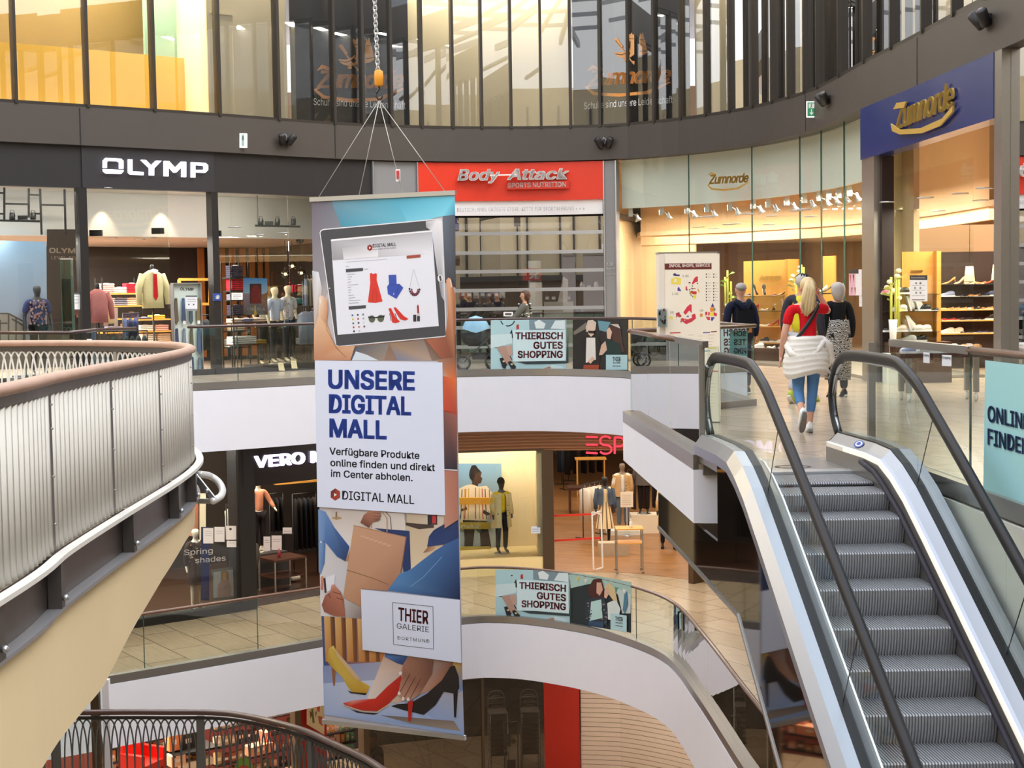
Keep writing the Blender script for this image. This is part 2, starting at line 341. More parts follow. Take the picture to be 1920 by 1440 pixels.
# dark band of the upper storey floor, its panels, and the ceiling of the shops
b = MB(); strip(b, 0, FS[-1], 4.62, 5.36, -.35, .02); S(b.build('trim_7', BROWN))
b = MB()
for x in (160, 634, 1514, 1722): u = U(x); strip(b, u-.012, u+.012, 4.63, 5.34, .02, .026)
S(b.build('trim_8', BLACK))
b = MB(); P = [fp(u, -.36, 4.63) for u in [FS[-1]*i/60 for i in range(61)]]+[V((24, 4, 4.63)), V((24, 62, 4.63)), V((-28, 62, 4.63)), V((-28, 20, 4.63))]
b.slab(P[::-1], (0, 0, .6)); S(b.build('ceiling', mat('ceiling_paint', '#d8d0c8', .8, noise=.02)))
# ---------------------------------------------------------------- upper storey: windows
WX = [-260, -110, 30, 165, 290, 412, 523, 628, 682, 735, 792, 850, 904, 959, 1015, 1070, 1125, 1179, 1227, 1277, 1324, 1369, 1412, 1449, 1480, 1510, 1534, 1575, 1622, 1673, 1732, 1790, 1850]
WU = []
for i, x in enumerate(WX):
    y = 240 if 600 < x < 1200 else 205
    # iterate along the window foot (z 5.36)
    lo, hi = 0, FS[-1]
    for _ in range(40):
        m_ = (lo+hi)/2; p = fp(m_, 0, 5.36)-EYEP; px = 960+FPX*p.dot(_R)/p.dot(_F)
        if px < x: lo = m_
        else: hi = m_
    WU.append(lo)
u = WU[-1]
while u < FS[-1]-1.2: u += .72; WU.append(u)
CREAM = mat('cream_partition', '#f6e9c8', .6, noise=.03, nscale=1.5); GOLD = mat('ochre_wall', '#d9b04a', .6, noise=.08, nscale=1.2); OLIVE = mat('olive_wall', '#7d6a3c', .6, noise=.12, nscale=1)
TEAL = mat('teal_wall', '#8fb7ae', .6, noise=.05)
n = 0
for i in range(len(WU)-1):
    n += 1; ua, ub = WU[i], WU[i+1]; b = MB()
    strip(b, ua-.03, ua+.03, 5.36, 9.6, -.16, .05, 9); strip(b, ua+.03, ub-.03, 5.36, 5.42, -.12, .02, .4); strip(b, ua+.03, ub-.03, 9.5, 9.6, -.12, .02, .4)
    fr = S(b.build('window_%d' % n, mat('window_bronze', '#3a342e', .4, .3, noise=.05)))
    b = MB(); strip(b, ua+.03, ub-.03, 5.42, 9.5, -.05, -.035, .4); g = b.build('pane', GLASSW, fr)
uo = lambda x: next(a+(c-a)*(x-p)/(q-p) for p, q, a, c in zip(WX, WX[1:], WU, WU[1:]) if p <= x <= q)
b = MB(); strip(b, 0, uo(450), 5.36, 6.75, -1.6, -1.5); S(b.build('wall_upper_left_low', GOLD))
b = MB(); strip(b, 0, uo(460), 5.3, 9.6, -3.2, -3.1); S(b.build('wall_upper_left_rear', OLIVE))
b = MB(); strip(b, uo(345), uo(440), 5.36, 9.6, -1.9, -1.8); S(b.build('wall_upper_left_bay', TEAL))
b = MB(); strip(b, uo(412), uo(562), 5.36, 9.6, -.5, -.45); strip(b, uo(412), uo(412)+.06, 5.36, 9.6, -2, -.45, 9); S(b.build('wall_upper_cream', CREAM))
b = MB(); a0, a1 = uo(418), uo(462)
for p, q, z0, z1 in ((a0, a1, 7.55, 7.6), (a1-.03, a1+.02, 5.4, 7.6)): strip(b, p, q, z0, z1, -.45, -.43)
S(b.build('door_1', CREAM))
b = MB(); strip(b, uo(776), uo(1072), 5.36, 9.6, -.5, -.45); S(b.build('wall_upper_middle', CREAM))
b = MB(); strip(b, uo(1279), uo(1508), 5.36, 9.6, -.5, -.45); strip(b, uo(1623), FS[-1], 5.36, 9.6, -.5, -.45); S(b.build('wall_upper_right', CREAM))
b = MB(); strip(b, 0, FS[-1], 9.6, 10.6, -.4, .05, .8); S(b.build('trim_9', BROWN))
b = MB(); P = [fp(FS[-1]*i/40, -.2, 9.62) for i in range(41)]+[V((22, 4, 9.62)), V((22, 48, 9.62)), V((-24, 48, 9.62)), V((-24, 20, 9.62))]
b.slab(P[::-1], (0, 0, .3)); S(b.build('roof_over_shops', WHITE))
NAVY = mat('navy_vinyl', attr=True, rough=.5, noise=.05, nscale=2)
def zum_art(pl, x0, x1, yb, h, col, sh=.28, bold=.035, L=2, dy=0):
    """slanted brush lettering with the sweep under it; x0..x1 baseline ends"""
    wd = x1-x0
    pl.text('Zumnorde', (x0+wd*.04, yb), (x1, yb+dy), h*.62, col, L, bold, sh, .92)
    pts = [(x0, yb+h*.08), (x0+wd*.12, yb+h*.3), (x0+wd*.4, yb+h*.42+dy*.4), (x0+wd*.7, yb+h*.38+dy*.7), (x1-wd*.02, yb+dy+h*.02), (x1, yb+dy+h*.06), (x0+wd*.75, yb+h*.5+dy*.75), (x0+wd*.4, yb+h*.56+dy*.4), (x0+wd*.1, yb+h*.42)]
    pl.poly(pts, col, L); pl.poly([(x0, yb+h*.08), (x0+wd*.1, yb-h*.12), (x0+wd*.1, yb-h*.02), (x0+wd*.04, yb+h*.1), (x0+wd*.14, yb+h*.34)], col, L)
    pl.poly([(x0+wd*.03, yb-h*.62), (x0+wd*.09, yb-h*.86), (x0+wd*.22, yb-h*.72), (x0+wd*.2, yb-h*.6), (x0+wd*.1, yb-h*.7)], col, L)
def shoe_crest(pl, cx, cy, k, col, dk='#2a1c10', L=3):
    q = lambda P: [(cx+x*k, cy+y*k) for x, y in P]
    pl.poly(q([(-125, 20), (-112, 45), (-85, 62), (-40, 72), (0, 60), (25, 40), (25, -90), (25, -112), (15, -106), (5, -125), (-5, -108), (-20, -122), (-25, -106), (-10, -60), (-8, -10), (-30, 10), (-70, 25), (-100, 25)]), col, L)
    pl.poly(q([(60, 50), (95, 45), (125, 25), (118, -10), (108, -60), (95, -95), (90, -128), (78, -105), (70, -120), (62, -80)]), col, L); pl.circ(cx-45*k, cy+80*k, 14*k, 12*k, col, L)
    pl.line(q([(-115, -65), (18, 108)]), 9*k, col, L+1); pl.poly(q([(-126, -72), (-104, -84), (-58, -18), (-76, -6)]), col, L+1); pl.poly(q([(0, 84), (28, 92), (24, 120)]), col, L+1)
    pl.line(q([(-116, 36), (-70, 44), (-30, 28), (-6, 0), (-4, -60)]), 5*k, dk, L+2); pl.line(q([(66, 18), (120, 12)]), 5*k, dk, L+2); pl.circ(cx-20*k, cy+32*k, 15*k, 15*k, dk, L+2); pl.line(q([(66, -70), (104, -74)]), 4*k, dk, L+2); pl.line(q([(-14, -80), (24, -76)]), 4*k, dk, L+2)
# navy shop posters behind the panes
for nm, xs, px, args, lab in (('navy_poster', (564, 777), 670, dict(x0=588, x1=757, yb=164, h=50, t0=(588, 197), t1=(760, 204), th=13, cr=(668, 105, .27)), 'tall navy window poster with complete orange boot crest, left of the cream panes'),
        ('navy_poster', (1074, 1275), 1178, dict(x0=1096, x1=1258, yb=160, h=44, t0=(1095, 205), t1=(1261, 193), th=13, cr=(1183, 92, .25), dy=-8), 'navy window poster in the middle of the curve, its crest cut by reflections'),
        ('navy_poster', (1512, 1620), 1570, dict(x0=1546, x1=1622, yb=96, h=62, t0=(1540, 140), t1=(1621, 108), th=14, cr=(1583, 12, .22), dy=-22), 'narrow navy window poster seen edge-on, at the start of the right-hand windows')):
    ua, ub = uo(xs[0]), uo(xs[1]); b = MB(); b.use('#23262f'); strip(b, ua, ub, 5.4, 9.5, -.36, -.34, .4)
    o = b.build(nm, NAVY); tag(o, lab, 'poster', 'navy posters behind the upper windows')
    d = (fp(ub, -.34)-fp(ua, -.34)).normalized(); mid = fp((ua+ub)/2, -.33); q = (fp(ua, -.33)+fp(ub, -.33))/2
    far = max(((fp(ua+(ub-ua)*k/20, -.33)-fp(ua, -.33)).dot(V((d.y, -d.x, 0))) for k in range(21)), default=0)
    pl = Plane(fp(ua, -.33)+V((d.y, -d.x, 0))*(far+.03), d); A = args
    zum_art(pl, A['x0'], A['x1'], A['yb'], A['h'], '#e0974a', dy=A.get('dy', 0)); shoe_crest(pl, *A['cr'], '#e0a060')
    pl.text('Schuhe sind unsere Leidenschaft', A['t0'], A['t1'], A['th'], '#f2f2f2', 2, .004)
    pl.mb.build('poster_lettering', NAVY, o)
# ---------------------------------------------------------------- roof steel, opposite side, left side: only mirrored in the panes
b = MB()
for k in range(14): b.bar((-22+k*3.2, -14, 15.5), (-14+k*3.2, 46, 15.5), .18, .35)
for k in range(16): b.bar((-26, -12+k*3.8, 15.9), (26, -10+k*3.8, 15.9), .12, .2)
for k in range(8):
    b.tube([(-20+k*5, -10, 13), (-14+k*5, 12, 15.3)], .11, 6); b.tube([(-20+k*5, 24, 13), (-14+k*5, 12, 15.3)], .11, 6)
S(b.build('roof_steelwork', mat('roof_steel', '#9aa0a6', .5, .3, noise=.05)))
b = MB(); b.box(-24, 24, -14.3, -14, -10, 0); b.box(-24, 24, -14.3, -14, 2.4, 13); S(b.build('wall_behind', mat('warm_render', '#d9c8a4', .7, noise=.05)))
b = MB(); b.box(-24, 24, -14.3, -14.05, 0, 2.4); S(b.build('wall_behind_shops', mat('dim_shop_front', '#6b5a48', .4, noise=.3, nscale=.8)))
b = MB()
for k in range(34): b.box(-24+k*1.4, -23.9+k*1.4, -14, -13.85, 2.7, 12)
b.box(-24, 24, -14, -13.7, 2.4, 2.7); S(b.build('trim_10', BROWN))
b = MB(); b.box(-22.3, -22, -14, 22, -10, 12); S(b.build('wall_left', mat('warm_render', '#d9c8a4')))
b = MB(); b.box(22, 22.3, -14, 40, -10, 12); S(b.build('wall_right', mat('warm_render', '#d9c8a4')))
b = MB(); b.box(-28, 24, 61.5, 62, -10, 10); S(b.build('wall_back', mat('brown_wall', '#6b5138', .7, noise=.05)))
# ---------------------------------------------------------------- upper shop fronts
UO = [U(x) for x in (-200, 164, 411, 705, 789, 1133, 1157, 1617, 1639, 1869)]
u0, uA, uB, uC, uD, uE, uG, uH, uI, uJ = UO
b = MB(); strip(b, 0, uC, 3.8, 4.62, -.3, -.1); sg = tag(b.build('shop_sign', SIGNBLK), 'long black fascia with white wide-set capital lettering at upper left', 'sign')
b = MB(); strip(b, uA, uB, 3.8, 4.62, -.1, -.07); b.build('centre_panel', mat('anthracite_panel_light', '#333135', .4, noise=.02), sg)
pl = fplane(290, 320, -.05, 110); pl.crop(0, 0, 3); W_ = '#f2f0ff'
mb = pl.mb
def ext_poly(pts, col=W_, d=.05): mb.use(col); mb.slab([pl.at(*p) for p in pts], pl.n*d)
# O with a slit, L, Y, M, P as wide block letters
ext_poly([(576, 945), (576, 905), (590, 889), (676, 893), (690, 906), (690, 950), (668, 949), (668, 914), (655, 908), (606, 906), (597, 912), (597, 945)])
ext_poly([(576, 952), (690, 957), (690, 966), (676, 979), (592, 976), (578, 965)])
ext_poly([(717, 897), (740, 898), (740, 965), (803, 968), (803, 986), (730, 983), (718, 972)])
ext_poly([(788, 900), (816, 901), (846, 932), (874, 904), (904, 905), (862, 948), (862, 988), (836, 987), (836, 946)])
ext_poly([(919, 992), (919, 906), (946, 907), (981, 945), (1015, 910), (1042, 911), (1042, 997), (1018, 996), (1018, 940), (986, 972), (974, 972), (943, 938), (943, 993)])
ext_poly([(1071, 998), (1071, 913), (1150, 917), (1165, 930), (1165, 957), (1150, 973), (1094, 971), (1094, 956), (1140, 957), (1143, 950), (1143, 938), (1138, 932), (1094, 930), (1094, 999)])
mb.build('lettering', LIGHTP, sg, label='white lit capital letters')
b = MB()
for uu, hw in ((U(160)-1.9, .06), (uA, .085), (uB, .075), (uC-.06, .06)): strip(b, uu-hw, uu+hw, 0, 3.8, -.32, -.08, 9)
strip(b, 0, uC, 0, .12, -.3, -.12); S(b.build('trim_11', BLACK))
n += 1; fr = None
def pane(u_a, u_b, z0, z1, off, m=GLASS, nm='shop_window'):
    b = MB(); strip(b, u_a+.01, u_b-.01, z0, z1, off-.012, off); return b
gl = [(0, uA-.09), (uA+.09, uA+.09+(uB-uA)*.62), (uB+.08, (uB+uC)/2-.1), ((uB+uC)/2-.08, uC-.13)]
for k, (p, q) in enumerate(gl):
    n += 1; S(pane(p, q, .12 if k != 1 else .02, 3.8, -.2).build('window_%d' % n, GLASS))
b = MB(); strip(b, uC, uD, 0, 4.6, -.3, -.08); strip(b, uE, uG, 0, 4.6, -.3, -.06); S(b.build('trim_12', GREYM))
b = MB()
for uu in (uC, uD-.02, uE, uG-.025): strip(b, uu, uu+.025, 0, 4.6, -.06, -.03)
for z in (1.0, 2.0): strip(b, uE, uG, z, z+.012, -.06, -.05)
S(b.build('trim_13', ALU))
# red sign with white lettering
RED = mat('red_panel', '#e23a20', .4, noise=.02)
b = MB(); strip(b, uD, uE, 3.73, 4.6, -.3, -.04); sg = tag(b.build('shop_sign', RED), 'red fascia with white slanted lettering above the shutter', 'sign')
pl = fplane(960, 335, .0, 115); pl.crop(840, 280, 3.272); mb = pl.mb
mb.use('#f4f0ee'); A, B = pl.at(62, 190), pl.at(738, 182); u_ = pl.at(62, 120)-A
put_text(mb, 'Body', pl.at(58, 190), pl.at(318, 188), u_, pl.n, u_.length*.92, .035, .22, .05); put_text(mb, 'Attack', pl.at(362, 187), pl.at(740, 182), u_, pl.n, u_.length*.92, .035, .22, .05)
mb.slab([pl.at(*p) for p in ((255, 164), (420, 160), (420, 152), (258, 156))], pl.n*.05)
o = mb.build('lettering', PAINT, sg)
pl = fplane(1015, 335, .0, 65); pl.crop(840, 280, 3.272); pl.mb.use('#cf3018'); pl.mb.slab([pl.at(*p) for p in ((360, 198), (742, 193), (742, 240), (360, 248))], pl.n*.05); pl.o = pl.o
pl.text('SPORTS NUTRITION', (368, 236), (722, 229), 28, '#f4f0ee', 45, .02); pl.mb.build('subtitle_plate', PAINT, sg, label='small darker red plate with white capitals')
# roller grille of clear panels and aluminium rods
sh = thing('roller_shutter', 'lowered see-through roller shutter with silver horizontal bars under the red sign', 'shutter', fp((uD+uE)/2, -.12, 0))
iv = V(sh.location)
def kid(mb, nm, m, par, **kw):
    mb.v = [tuple(V(p)-V(par.location)) for p in mb.v]; return mb.build(nm, m, par, **kw)
ZB = [fu(1000, y, -.1)[1] for y in (404, 437, 473, 508, 543, 578, 612, 648, 684)]
b = MB(); strip(b, uD+.02, uE-.02, fu(1000, 403)[1], 3.73, -.16, -.1); kid(b, 'top_box', mat('white_shutter_box', '#f3f3f6', .4), sh, label='white shutter box with grey capitals')
pl = fplane(975, 390, -.09, 122); pl.text('DEUTSCHLANDS GRÖSSTE STORE-KETTE FÜR SPORTNAHRUNG + + +', (857, 397), (1096, 394), 7, '#9a9a9c', 1, .0, 0, 1.15); kid(pl.mb, 'box_lettering', PAINT, sh)
for z in ZB[1:]:
    b = MB(); strip(b, uD+.02, uE-.02, z-.04, z+.04, -.15, -.09); kid(b, 'rod', ALU, sh)
for z0, z1 in zip(ZB[1:]+[.02], ZB):
    b = MB(); strip(b, uD+.02, uE-.02, z0+.04, z1-.04, -.13, -.12); kid(b, 'clear_panel', glass('shutter_glass', (.88, .9, .9), .22) if z0 < 2.3 else glass('mirrored_shutter_glass', (.9, .9, .9), .62), sh)
# curved shoe shop window
n += 1; KW = [uG+.03]+[U(x) for x in (1287, 1403, 1491, 1530, 1572)]+[uH-.03]
for a0, a1 in zip(KW, KW[1:]):
    n += 1; o = S(pane(a0, a1, .05, 4.6, -.12).build('window_%d' % n, glass('curved_shop_glass', (.96, .98, .965), .05, 0, 1.001)))
b = MB()
for a in KW[1:-1]: strip(b, a-.006, a+.006, .05, 4.6, -.13, -.1, 9)
S(b.build('trim_14', GEDGE))
OFFW = mat('shop_white', '#e6e8df', .6, noise=.02)
b = MB(); strip(b, uG+.02, uH, 3.52, 4.62, -.5, -.42); S(b.build('trim_15', OFFW))
b = MB(); strip(b, uG, uH, 0, .05, -2.2, -.1); S(b.build('trim_16', STEEL))
for nm_, px0, px1, yb, h in (('window_logo', 1326, 1404, 345, 26),):
    pl = fplane(1365, 338, -.08, 40); zum_art(pl, px0, px1, yb, h, '#b08a3c', .28, .04, 1, -4); tag(pl.mb.build(nm_, PAINT), 'small gold script lettering on the white top strip of the curved window', 'logo')
b = MB(); strip(b, uH-.02, uI, 0, 4.62, -.3, .0); S(b.build('trim_17', STEEL))
b = MB(); strip(b, uI, uI+.12, 0, 3.76, -.3, -.1); S(b.build('trim_18', mat('dark_door_post', '#2a1c1a', .4)))
b = MB(); strip(b, uJ-.06, uJ+.2, 0, 4.62, -.2, .02); S(b.build('trim_19', STEEL))
n += 1; S(pane(uJ+.2, FS[-1]-.2, .05, 4.6, -.1).build('window_%d' % n, GLASS))
BLUE = mat('blue_panel', '#1f3272', .25, noise=.03, coat=.3)
b = MB(); strip(b, uH-.0, uJ-.06, 3.76, 4.62, -.25, .03); sg = tag(b.build('shop_sign', BLUE), 'blue fascia with raised gold script lettering over the shoe shop entrance', 'sign')
d_ = (fp(uJ, .05)-fp(uI, .05)).normalized(); pl = Plane(fp((uI+uJ)/2, .08, 4.2), d_)
GOLDM = mat('gold_letters', '#d9b55a', .35, .35, noise=.05)
mb = pl.mb; A, B = pl.at(1680, 243), pl.at(1788, 200); up = V((0, 0, 1))
put_text(mb, 'Zumnorde', A, B, up, pl.n, .36, .012, .25, .015)
sw = [(1673, 232), (1690, 243), (1730, 240), (1770, 222), (1790, 198), (1789, 210), (1765, 236), (1730, 250), (1690, 252), (1676, 246)]
mb.slab([pl.at(*p) for p in sw], pl.n*.03)
mb.slab([pl.at(*p) for p in ((1678, 205), (1684, 193), (1702, 190), (1698, 202), (1688, 203))], pl.n*.03); mb.build('lettering', GOLDM, sg, label='raised gold script letters')
n += 1; S(pane(uI+.15, uI+.15+(uJ-uI)*.66, .05, 3.4, -.3, GLASS).build('window_%d' % n, MATS['curved_shop_glass']))
# interiors of the upper shops: rear walls, partitions, lowered ceilings
def inner(nm, ua, ub, off, z0, z1, m, t=.1): b = MB(); strip(b, ua, ub, z0, z1, off-t, off); return S(b.build(nm, m))
def part_wall(nm, u_, o0, o1, z0, z1, m):
    b = MB(); strip(b, u_-.05, u_+.05, z0, z1, o0, o1, 9); return S(b.build(nm, m))
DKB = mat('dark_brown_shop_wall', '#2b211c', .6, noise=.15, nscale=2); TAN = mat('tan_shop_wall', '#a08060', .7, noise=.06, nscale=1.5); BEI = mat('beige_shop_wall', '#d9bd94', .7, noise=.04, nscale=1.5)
OLW = mat('pale_bulkhead', '#d6d2cc', .7, noise=.02)
inner('wall_shirt_shop_rear', 0, uC, -7.0, 0, 3.4, DKB); part_wall('wall_shirt_shop_side', uC, -7, -.3, 0, 4.6, DKB)
inner('wall_shirt_shop_bulkhead', 0, uC-.1, -1.5, 2.92, 4.6, OLW)
b = MB(); strip(b, 0, uC, 3.82, 3.9, -1.5, -.3); S(b.build('ceiling_window_bay', OLW))
b = MB(); strip(b, 0, uC, 2.92, 3.0, -7, -1.6); S(b.build('ceiling_shirt_shop', mat('brownish_ceiling', '#b59c8c', .7, noise=.03)))
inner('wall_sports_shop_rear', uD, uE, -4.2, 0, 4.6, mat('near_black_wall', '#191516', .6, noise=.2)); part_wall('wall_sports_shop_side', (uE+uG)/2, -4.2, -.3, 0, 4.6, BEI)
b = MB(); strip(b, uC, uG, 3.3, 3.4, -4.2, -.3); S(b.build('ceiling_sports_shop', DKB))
# ---------------------------------------------------------------- L0 shop fronts (under the upper floor)
ZS, ZF = -2.05, -4.95
vO = .45
eL, eM, eR = fu(1021, 950, .0)[0], fu(1034, 950, 0)[0], fu(1290, 1000, 0)[0]
vL = fu(452, 880, vO)[0]; vR = U(760)
b = MB(); RIB = mat('ribbed_timber', '#8a5a34', .5, noise=.15, nscale=5, stretch=(1, 1, 6))
strip(b, vR, eR+3, -2.06, -1.1, -.3, -.12)
for k in range(11): strip(b, vR, eR+3, -2.0+k*.075, -1.965+k*.075, -.12, -.06)
sg = tag(b.build('shop_sign', RIB), 'ribbed timber fascia of the lower shop with red outline letters', 'sign')
pl = fplane(1140, 834, -.03, 48); pl.crop(840, 800, 3.6); mb = pl.mb; Rr = '#f0354a'
def bars(L_, wd=15):
    for P_ in L_:
        mb.use(Rr); mb.tube([pl.at(*p, .04) for p in P_], wd/3.6/84/2, 6)
arc = lambda cx, cy, rx, ry, a0, a1, k=8: [(cx+rx*math.cos(math.radians(a0+(a1-a0)*i/k)), cy+ry*math.sin(math.radians(a0+(a1-a0)*i/k))) for i in range(k+1)]
bars([[(935, 68), (1012, 70)], [(935, 120), (1012, 122)], [(935, 174), (1012, 178)], arc(1066, 94, 38, 30, 330, 90, 10), arc(1066, 152, 42, 30, -90, 150, 10), [(1128, 70), (1128, 182)], [(1128, 72), (1160, 72)]+arc(1160, 102, 34, 30, -90, 90, 8)+[(1128, 132)], [(1205, 72), (1205, 182)], [(1205, 72), (1240, 74)]])
mb.build('lettering', LIGHTP, sg, label='red lit outline letters')
b = MB(); strip(b, vR, eL, -2.06, -1.98, -1.0, -.1); strip(b, eL-.05, eM+.05, ZF, -2.05, -.4, -.02, 9); strip(b, eR, eR+.15, ZF, -2.05, -.4, 0, 9); S(b.build('trim_20', mat('bronze_post', '#5b4a3a', .35, .5, noise=.1)))
n += 1; S(pane(vR, eL-.05, -4.5, -2.05, -.12).build('window_%d' % n, GLASS))
CRW = mat('cream_display_wall', '#ead7b0', .7, noise=.02)
inner('wall_display_rear', vR-.5, eL-.03, -1.7, ZF, -1.2, CRW); part_wall('wall_display_side', eL-.1, -1.7, -.3, ZF, -1.2, CRW)
b = MB(); strip(b, vR, eL-.05, ZF, -4.55, -1.7, -.05); S(b.build('trim_21', mat('lit_cream_plinth', '#efd9a0', .5)))
b = MB()
P = [fp(u_, -.3, -4.944) for u_ in [eM-.1+(eR+4-eM)*i/20 for i in range(21)]]
b.slab([(p.x, p.y, -4.95) for p in P][::-1]+[(-2.6, 36.2, -4.95), (-2.6, 61, -4.95), (18, 61, -4.95), (18, 24, -4.95)][::1], (0, 0, .006)); S(b.build('floor_parquet', FWOOD))
# black fronted shop at lower left
b = MB(); strip(b, vL, vR, -2.35, -1.1, vO-.3, vO); sg = tag(b.build('shop_sign', mat('black_gloss_fascia', '#231f20', .3)), 'black fascia with lit white capitals, cut off by the hanging banner', 'sign')
pl = fplane(560, 865, vO+.01, 80); pl.mb.use('#ece4ff'); A, B = pl.at(477, 877), pl.at(640, 862); put_text(pl.mb, 'VERO MODA', A, B+(B-A)*.28, (0, 0, 1), pl.n, (pl.at(477, 856)-A).length, .035, 0, .04, 0, 1.02); pl.mb.build('lettering', LIGHTP, sg, label='white lit capital letters')
vX = fu(352, 1000, vO)[0]
b = MB(); strip(b, vL-.06, vL+.3, ZF, -1.2, vO-.5, vO, 9); strip(b, 0, vL, ZF, ZF+.15, vO-.3, vO); strip(b, vR-.2, vR+.1, ZF, -1.2, vO-.9, vO, 9); S(b.build('trim_22', BLACK))
n += 1; S(pane(0, vL-.06, ZF+.15, -1.2, vO-.1).build('window_%d' % n, GLASS))
inner('wall_fashion_shop_rear', 0, vR, vO-5.5, ZF, -1.2, DKB); part_wall('wall_fashion_shop_side', vR, vO-5.5, vO-.3, ZF, -1.2, DKB)
b = MB(); strip(b, 0, vR, ZF, ZF+.012, vO-5.5, vO-.25); S(b.build('floor_dark_wood', mat('dark_floorboards', '#3a2418', .35, noise=.2, nscale=4)))
# ---------------------------------------------------------------- basement shop fronts
ZL = -9.9
kA, kB, kC = fu(1021, 1380, 0)[0], fu(1087, 1380, 0)[0], fu(1330, 1400, 0)[0]; kD = fu(690, 1400, 0)[0]
b = MB(); strip(b, kA, kB, ZL, -6.1, -.4, 0); S(b.build('wall_red_front', mat('red_shop_wall', '#b5281a', .5, noise=.06, nscale=1.5))); b = MB(); strip(b, kB, kC+3, -6.88, -6.1, -.4, 0); S(b.build('trim_24', MATS['red_shop_wall']))
b = MB()
for k in range(26): strip(b, kB+.03, kC+3, -9.9+k*.112, -9.9+k*.112+.1, -.12, -.05)
strip(b, kB+.03, kC+3, ZL, -6.9, -.16, -.1); tag(b.build('roller_door', mat('cream_slats', '#d9c6b4', .5, noise=.03)), 'closed cream roller door beside the red wall on the lowest floor', 'shutter')
n += 1; S(pane(kD, kA, ZL, -6.1, -.1, GLASS).build('window_%d' % n, glass('dark_glass', (.5, .48, .46), .04)))
b = MB(); strip(b, kD-.1, kD+.05, ZL, -6.1, -.3, 0, 9); strip(b, fu(905, 1400)[0], fu(905, 1400)[0]+.06, ZL, -7.3, -.2, -.05, 9); strip(b, fu(872, 1310)[0], fu(905, 1310)[0], -7.36, -7.3, -.2, -.05); S(b.build('trim_23', mat('bronze_trim', '#6b5d4c', .4, .4)))
inner('wall_basement_rear', kD-.1, kC+3, -4, ZL, -6, mat('charcoal_wall', '#2a2624', .6, noise=.2))
inner('wall_basement_left_rear', 0, kD, -3.5, ZL, -6, mat('dark_red_wall', '#5a1f18', .6, noise=.2))
# ================================================================ ESCALATOR
def EP(Y, u_, z): return V((2.875+u_-.06*(Y-12.642), Y, z))
esc = thing('escalator', 'grey escalator running down towards the viewer between two glass balustrades', 'escalator', (2.4, 12.6, 0))
def ek(mb, nm, m, par=None, **kw):
    par = par or esc; q = V(esc.location); mb.v = [tuple(V(p)-q) for p in mb.v]; return mb.build(nm, m, par, **kw)
STEP = mat('ribbed_step_metal', '#a6a7ab', .42, .4, noise=.06, nscale=6)
def base_z(Y):
    P = [(13.6, .25), (12.3, .265), (11.9, .25), (11.6, .165), (11.28, .035), (10.81, -.21)]
    if Y <= 10.81: return -.21-(10.81-Y)*.54
    if Y >= 13.6: return .25
    for (a, za), (c, zc) in zip(P, P[1:]):
        if c <= Y <= a: return zc+(za-zc)*(Y-c)/(a-c)
YB = [13.42, 12.9, 12.3, 12.1, 11.9, 11.75, 11.6, 11.45, 11.28, 11.1, 10.81, 10.2, 9, 7.5, 6, 4.5, 3.0]
def ribbed(mb, Ya, Yb, z, zlow, UL=-.9, UR=0, nr=46):
    """one step: ribbed tread from Yb (rear) to Ya (nose) at z and a ribbed curved riser down to zlow"""
    prof = [(Yb, z), (Ya+.012, z), (Ya, z-.012)]+[(Ya+.045*(k/4)**2, z-.012+(zlow-z)*(k/4)) for k in range(1, 5)]
    us = []
    for k in range(nr): w_ = (UR-UL)/nr; us += [(UL+w_*k, 0), (UL+w_*(k+.5), 0), (UL+w_*(k+.5), 1), (UL+w_*(k+1), 1)]
    R = []
    for (Y, zz), i in zip(prof, range(len(prof))):
        R.append([EP(Y+(.012 if (lo and i > 1) else 0), u_, zz-(.010 if lo and i < 2 else 0)) for u_, lo in us])
    n_ = len(us); vs = [p for r in R for p in r]
    mb.add(vs, [(i*n_+j, i*n_+j+1, (i+1)*n_+j+1, (i+1)*n_+j) for i in range(len(R)-1) for j in range(n_-1)])
ST = [(12.0, 12.62, -.015, -.05), (11.578, 12.0, -.05, -.193)]+[(11.608-.3665*(k+1)-.03, 11.608-.3665*k+.03, -.193-.197*k, -.193-.197*(k+1)) for k in range(23)]
for Ya, Yb, z, zl in ST:
    b = MB(); ribbed(b, Ya, Yb, z, zl-.004); ek(b, 'step', STEP)
b = MB(); b.slab([EP(12.62, -.9, .004), EP(12.62, 0, .004), EP(13.62, .02, .004), EP(13.62, -.92, .004)][::-1], (0, 0, -.03)); ek(b, 'landing_plate', mat('landing_plate_metal', '#b2aeac', .28, .7, noise=.05, nscale=8))
b = MB(); b.slab([EP(12.56, -.9, .006), EP(12.56, 0, .006), EP(12.7, 0, .012), EP(12.7, -.9, .012)][::-1], (0, 0, -.02)); ek(b, 'comb_plate', ALU)
b = MB(); b.add([EP(12.95+.12*math.cos(a), -.42+.16*math.sin(a), .007) for a in (6.2832*k/24 for k in range(24))]+[EP(12.95+.09*math.cos(a), -.42+.13*math.sin(a), .007) for a in (6.2832*k/24 for k in range(24))], [(k, (k+1) % 24, 24+(k+1) % 24, 24+k) for k in range(24)]); ek(b, 'floor_ring', BLACK)
def prof_strip(mb, side, sec, Ys, smooth=False):
    """sweep a cross-section [(u outwards from skirt, dz over glass base)] along the balustrade"""
    R = []
    for Y in Ys:
        R.append([EP(Y, (u_ if side > 0 else -.9-u_), base_z(Y)+dz) for u_, dz in sec])
    m_, n_ = len(R), len(sec); mb.add([p for r in R for p in r], [(i*n_+j, i*n_+j+1, (i+1)*n_+j+1, (i+1)*n_+j) for i in range(m_-1) for j in range(n_-1)], smooth)
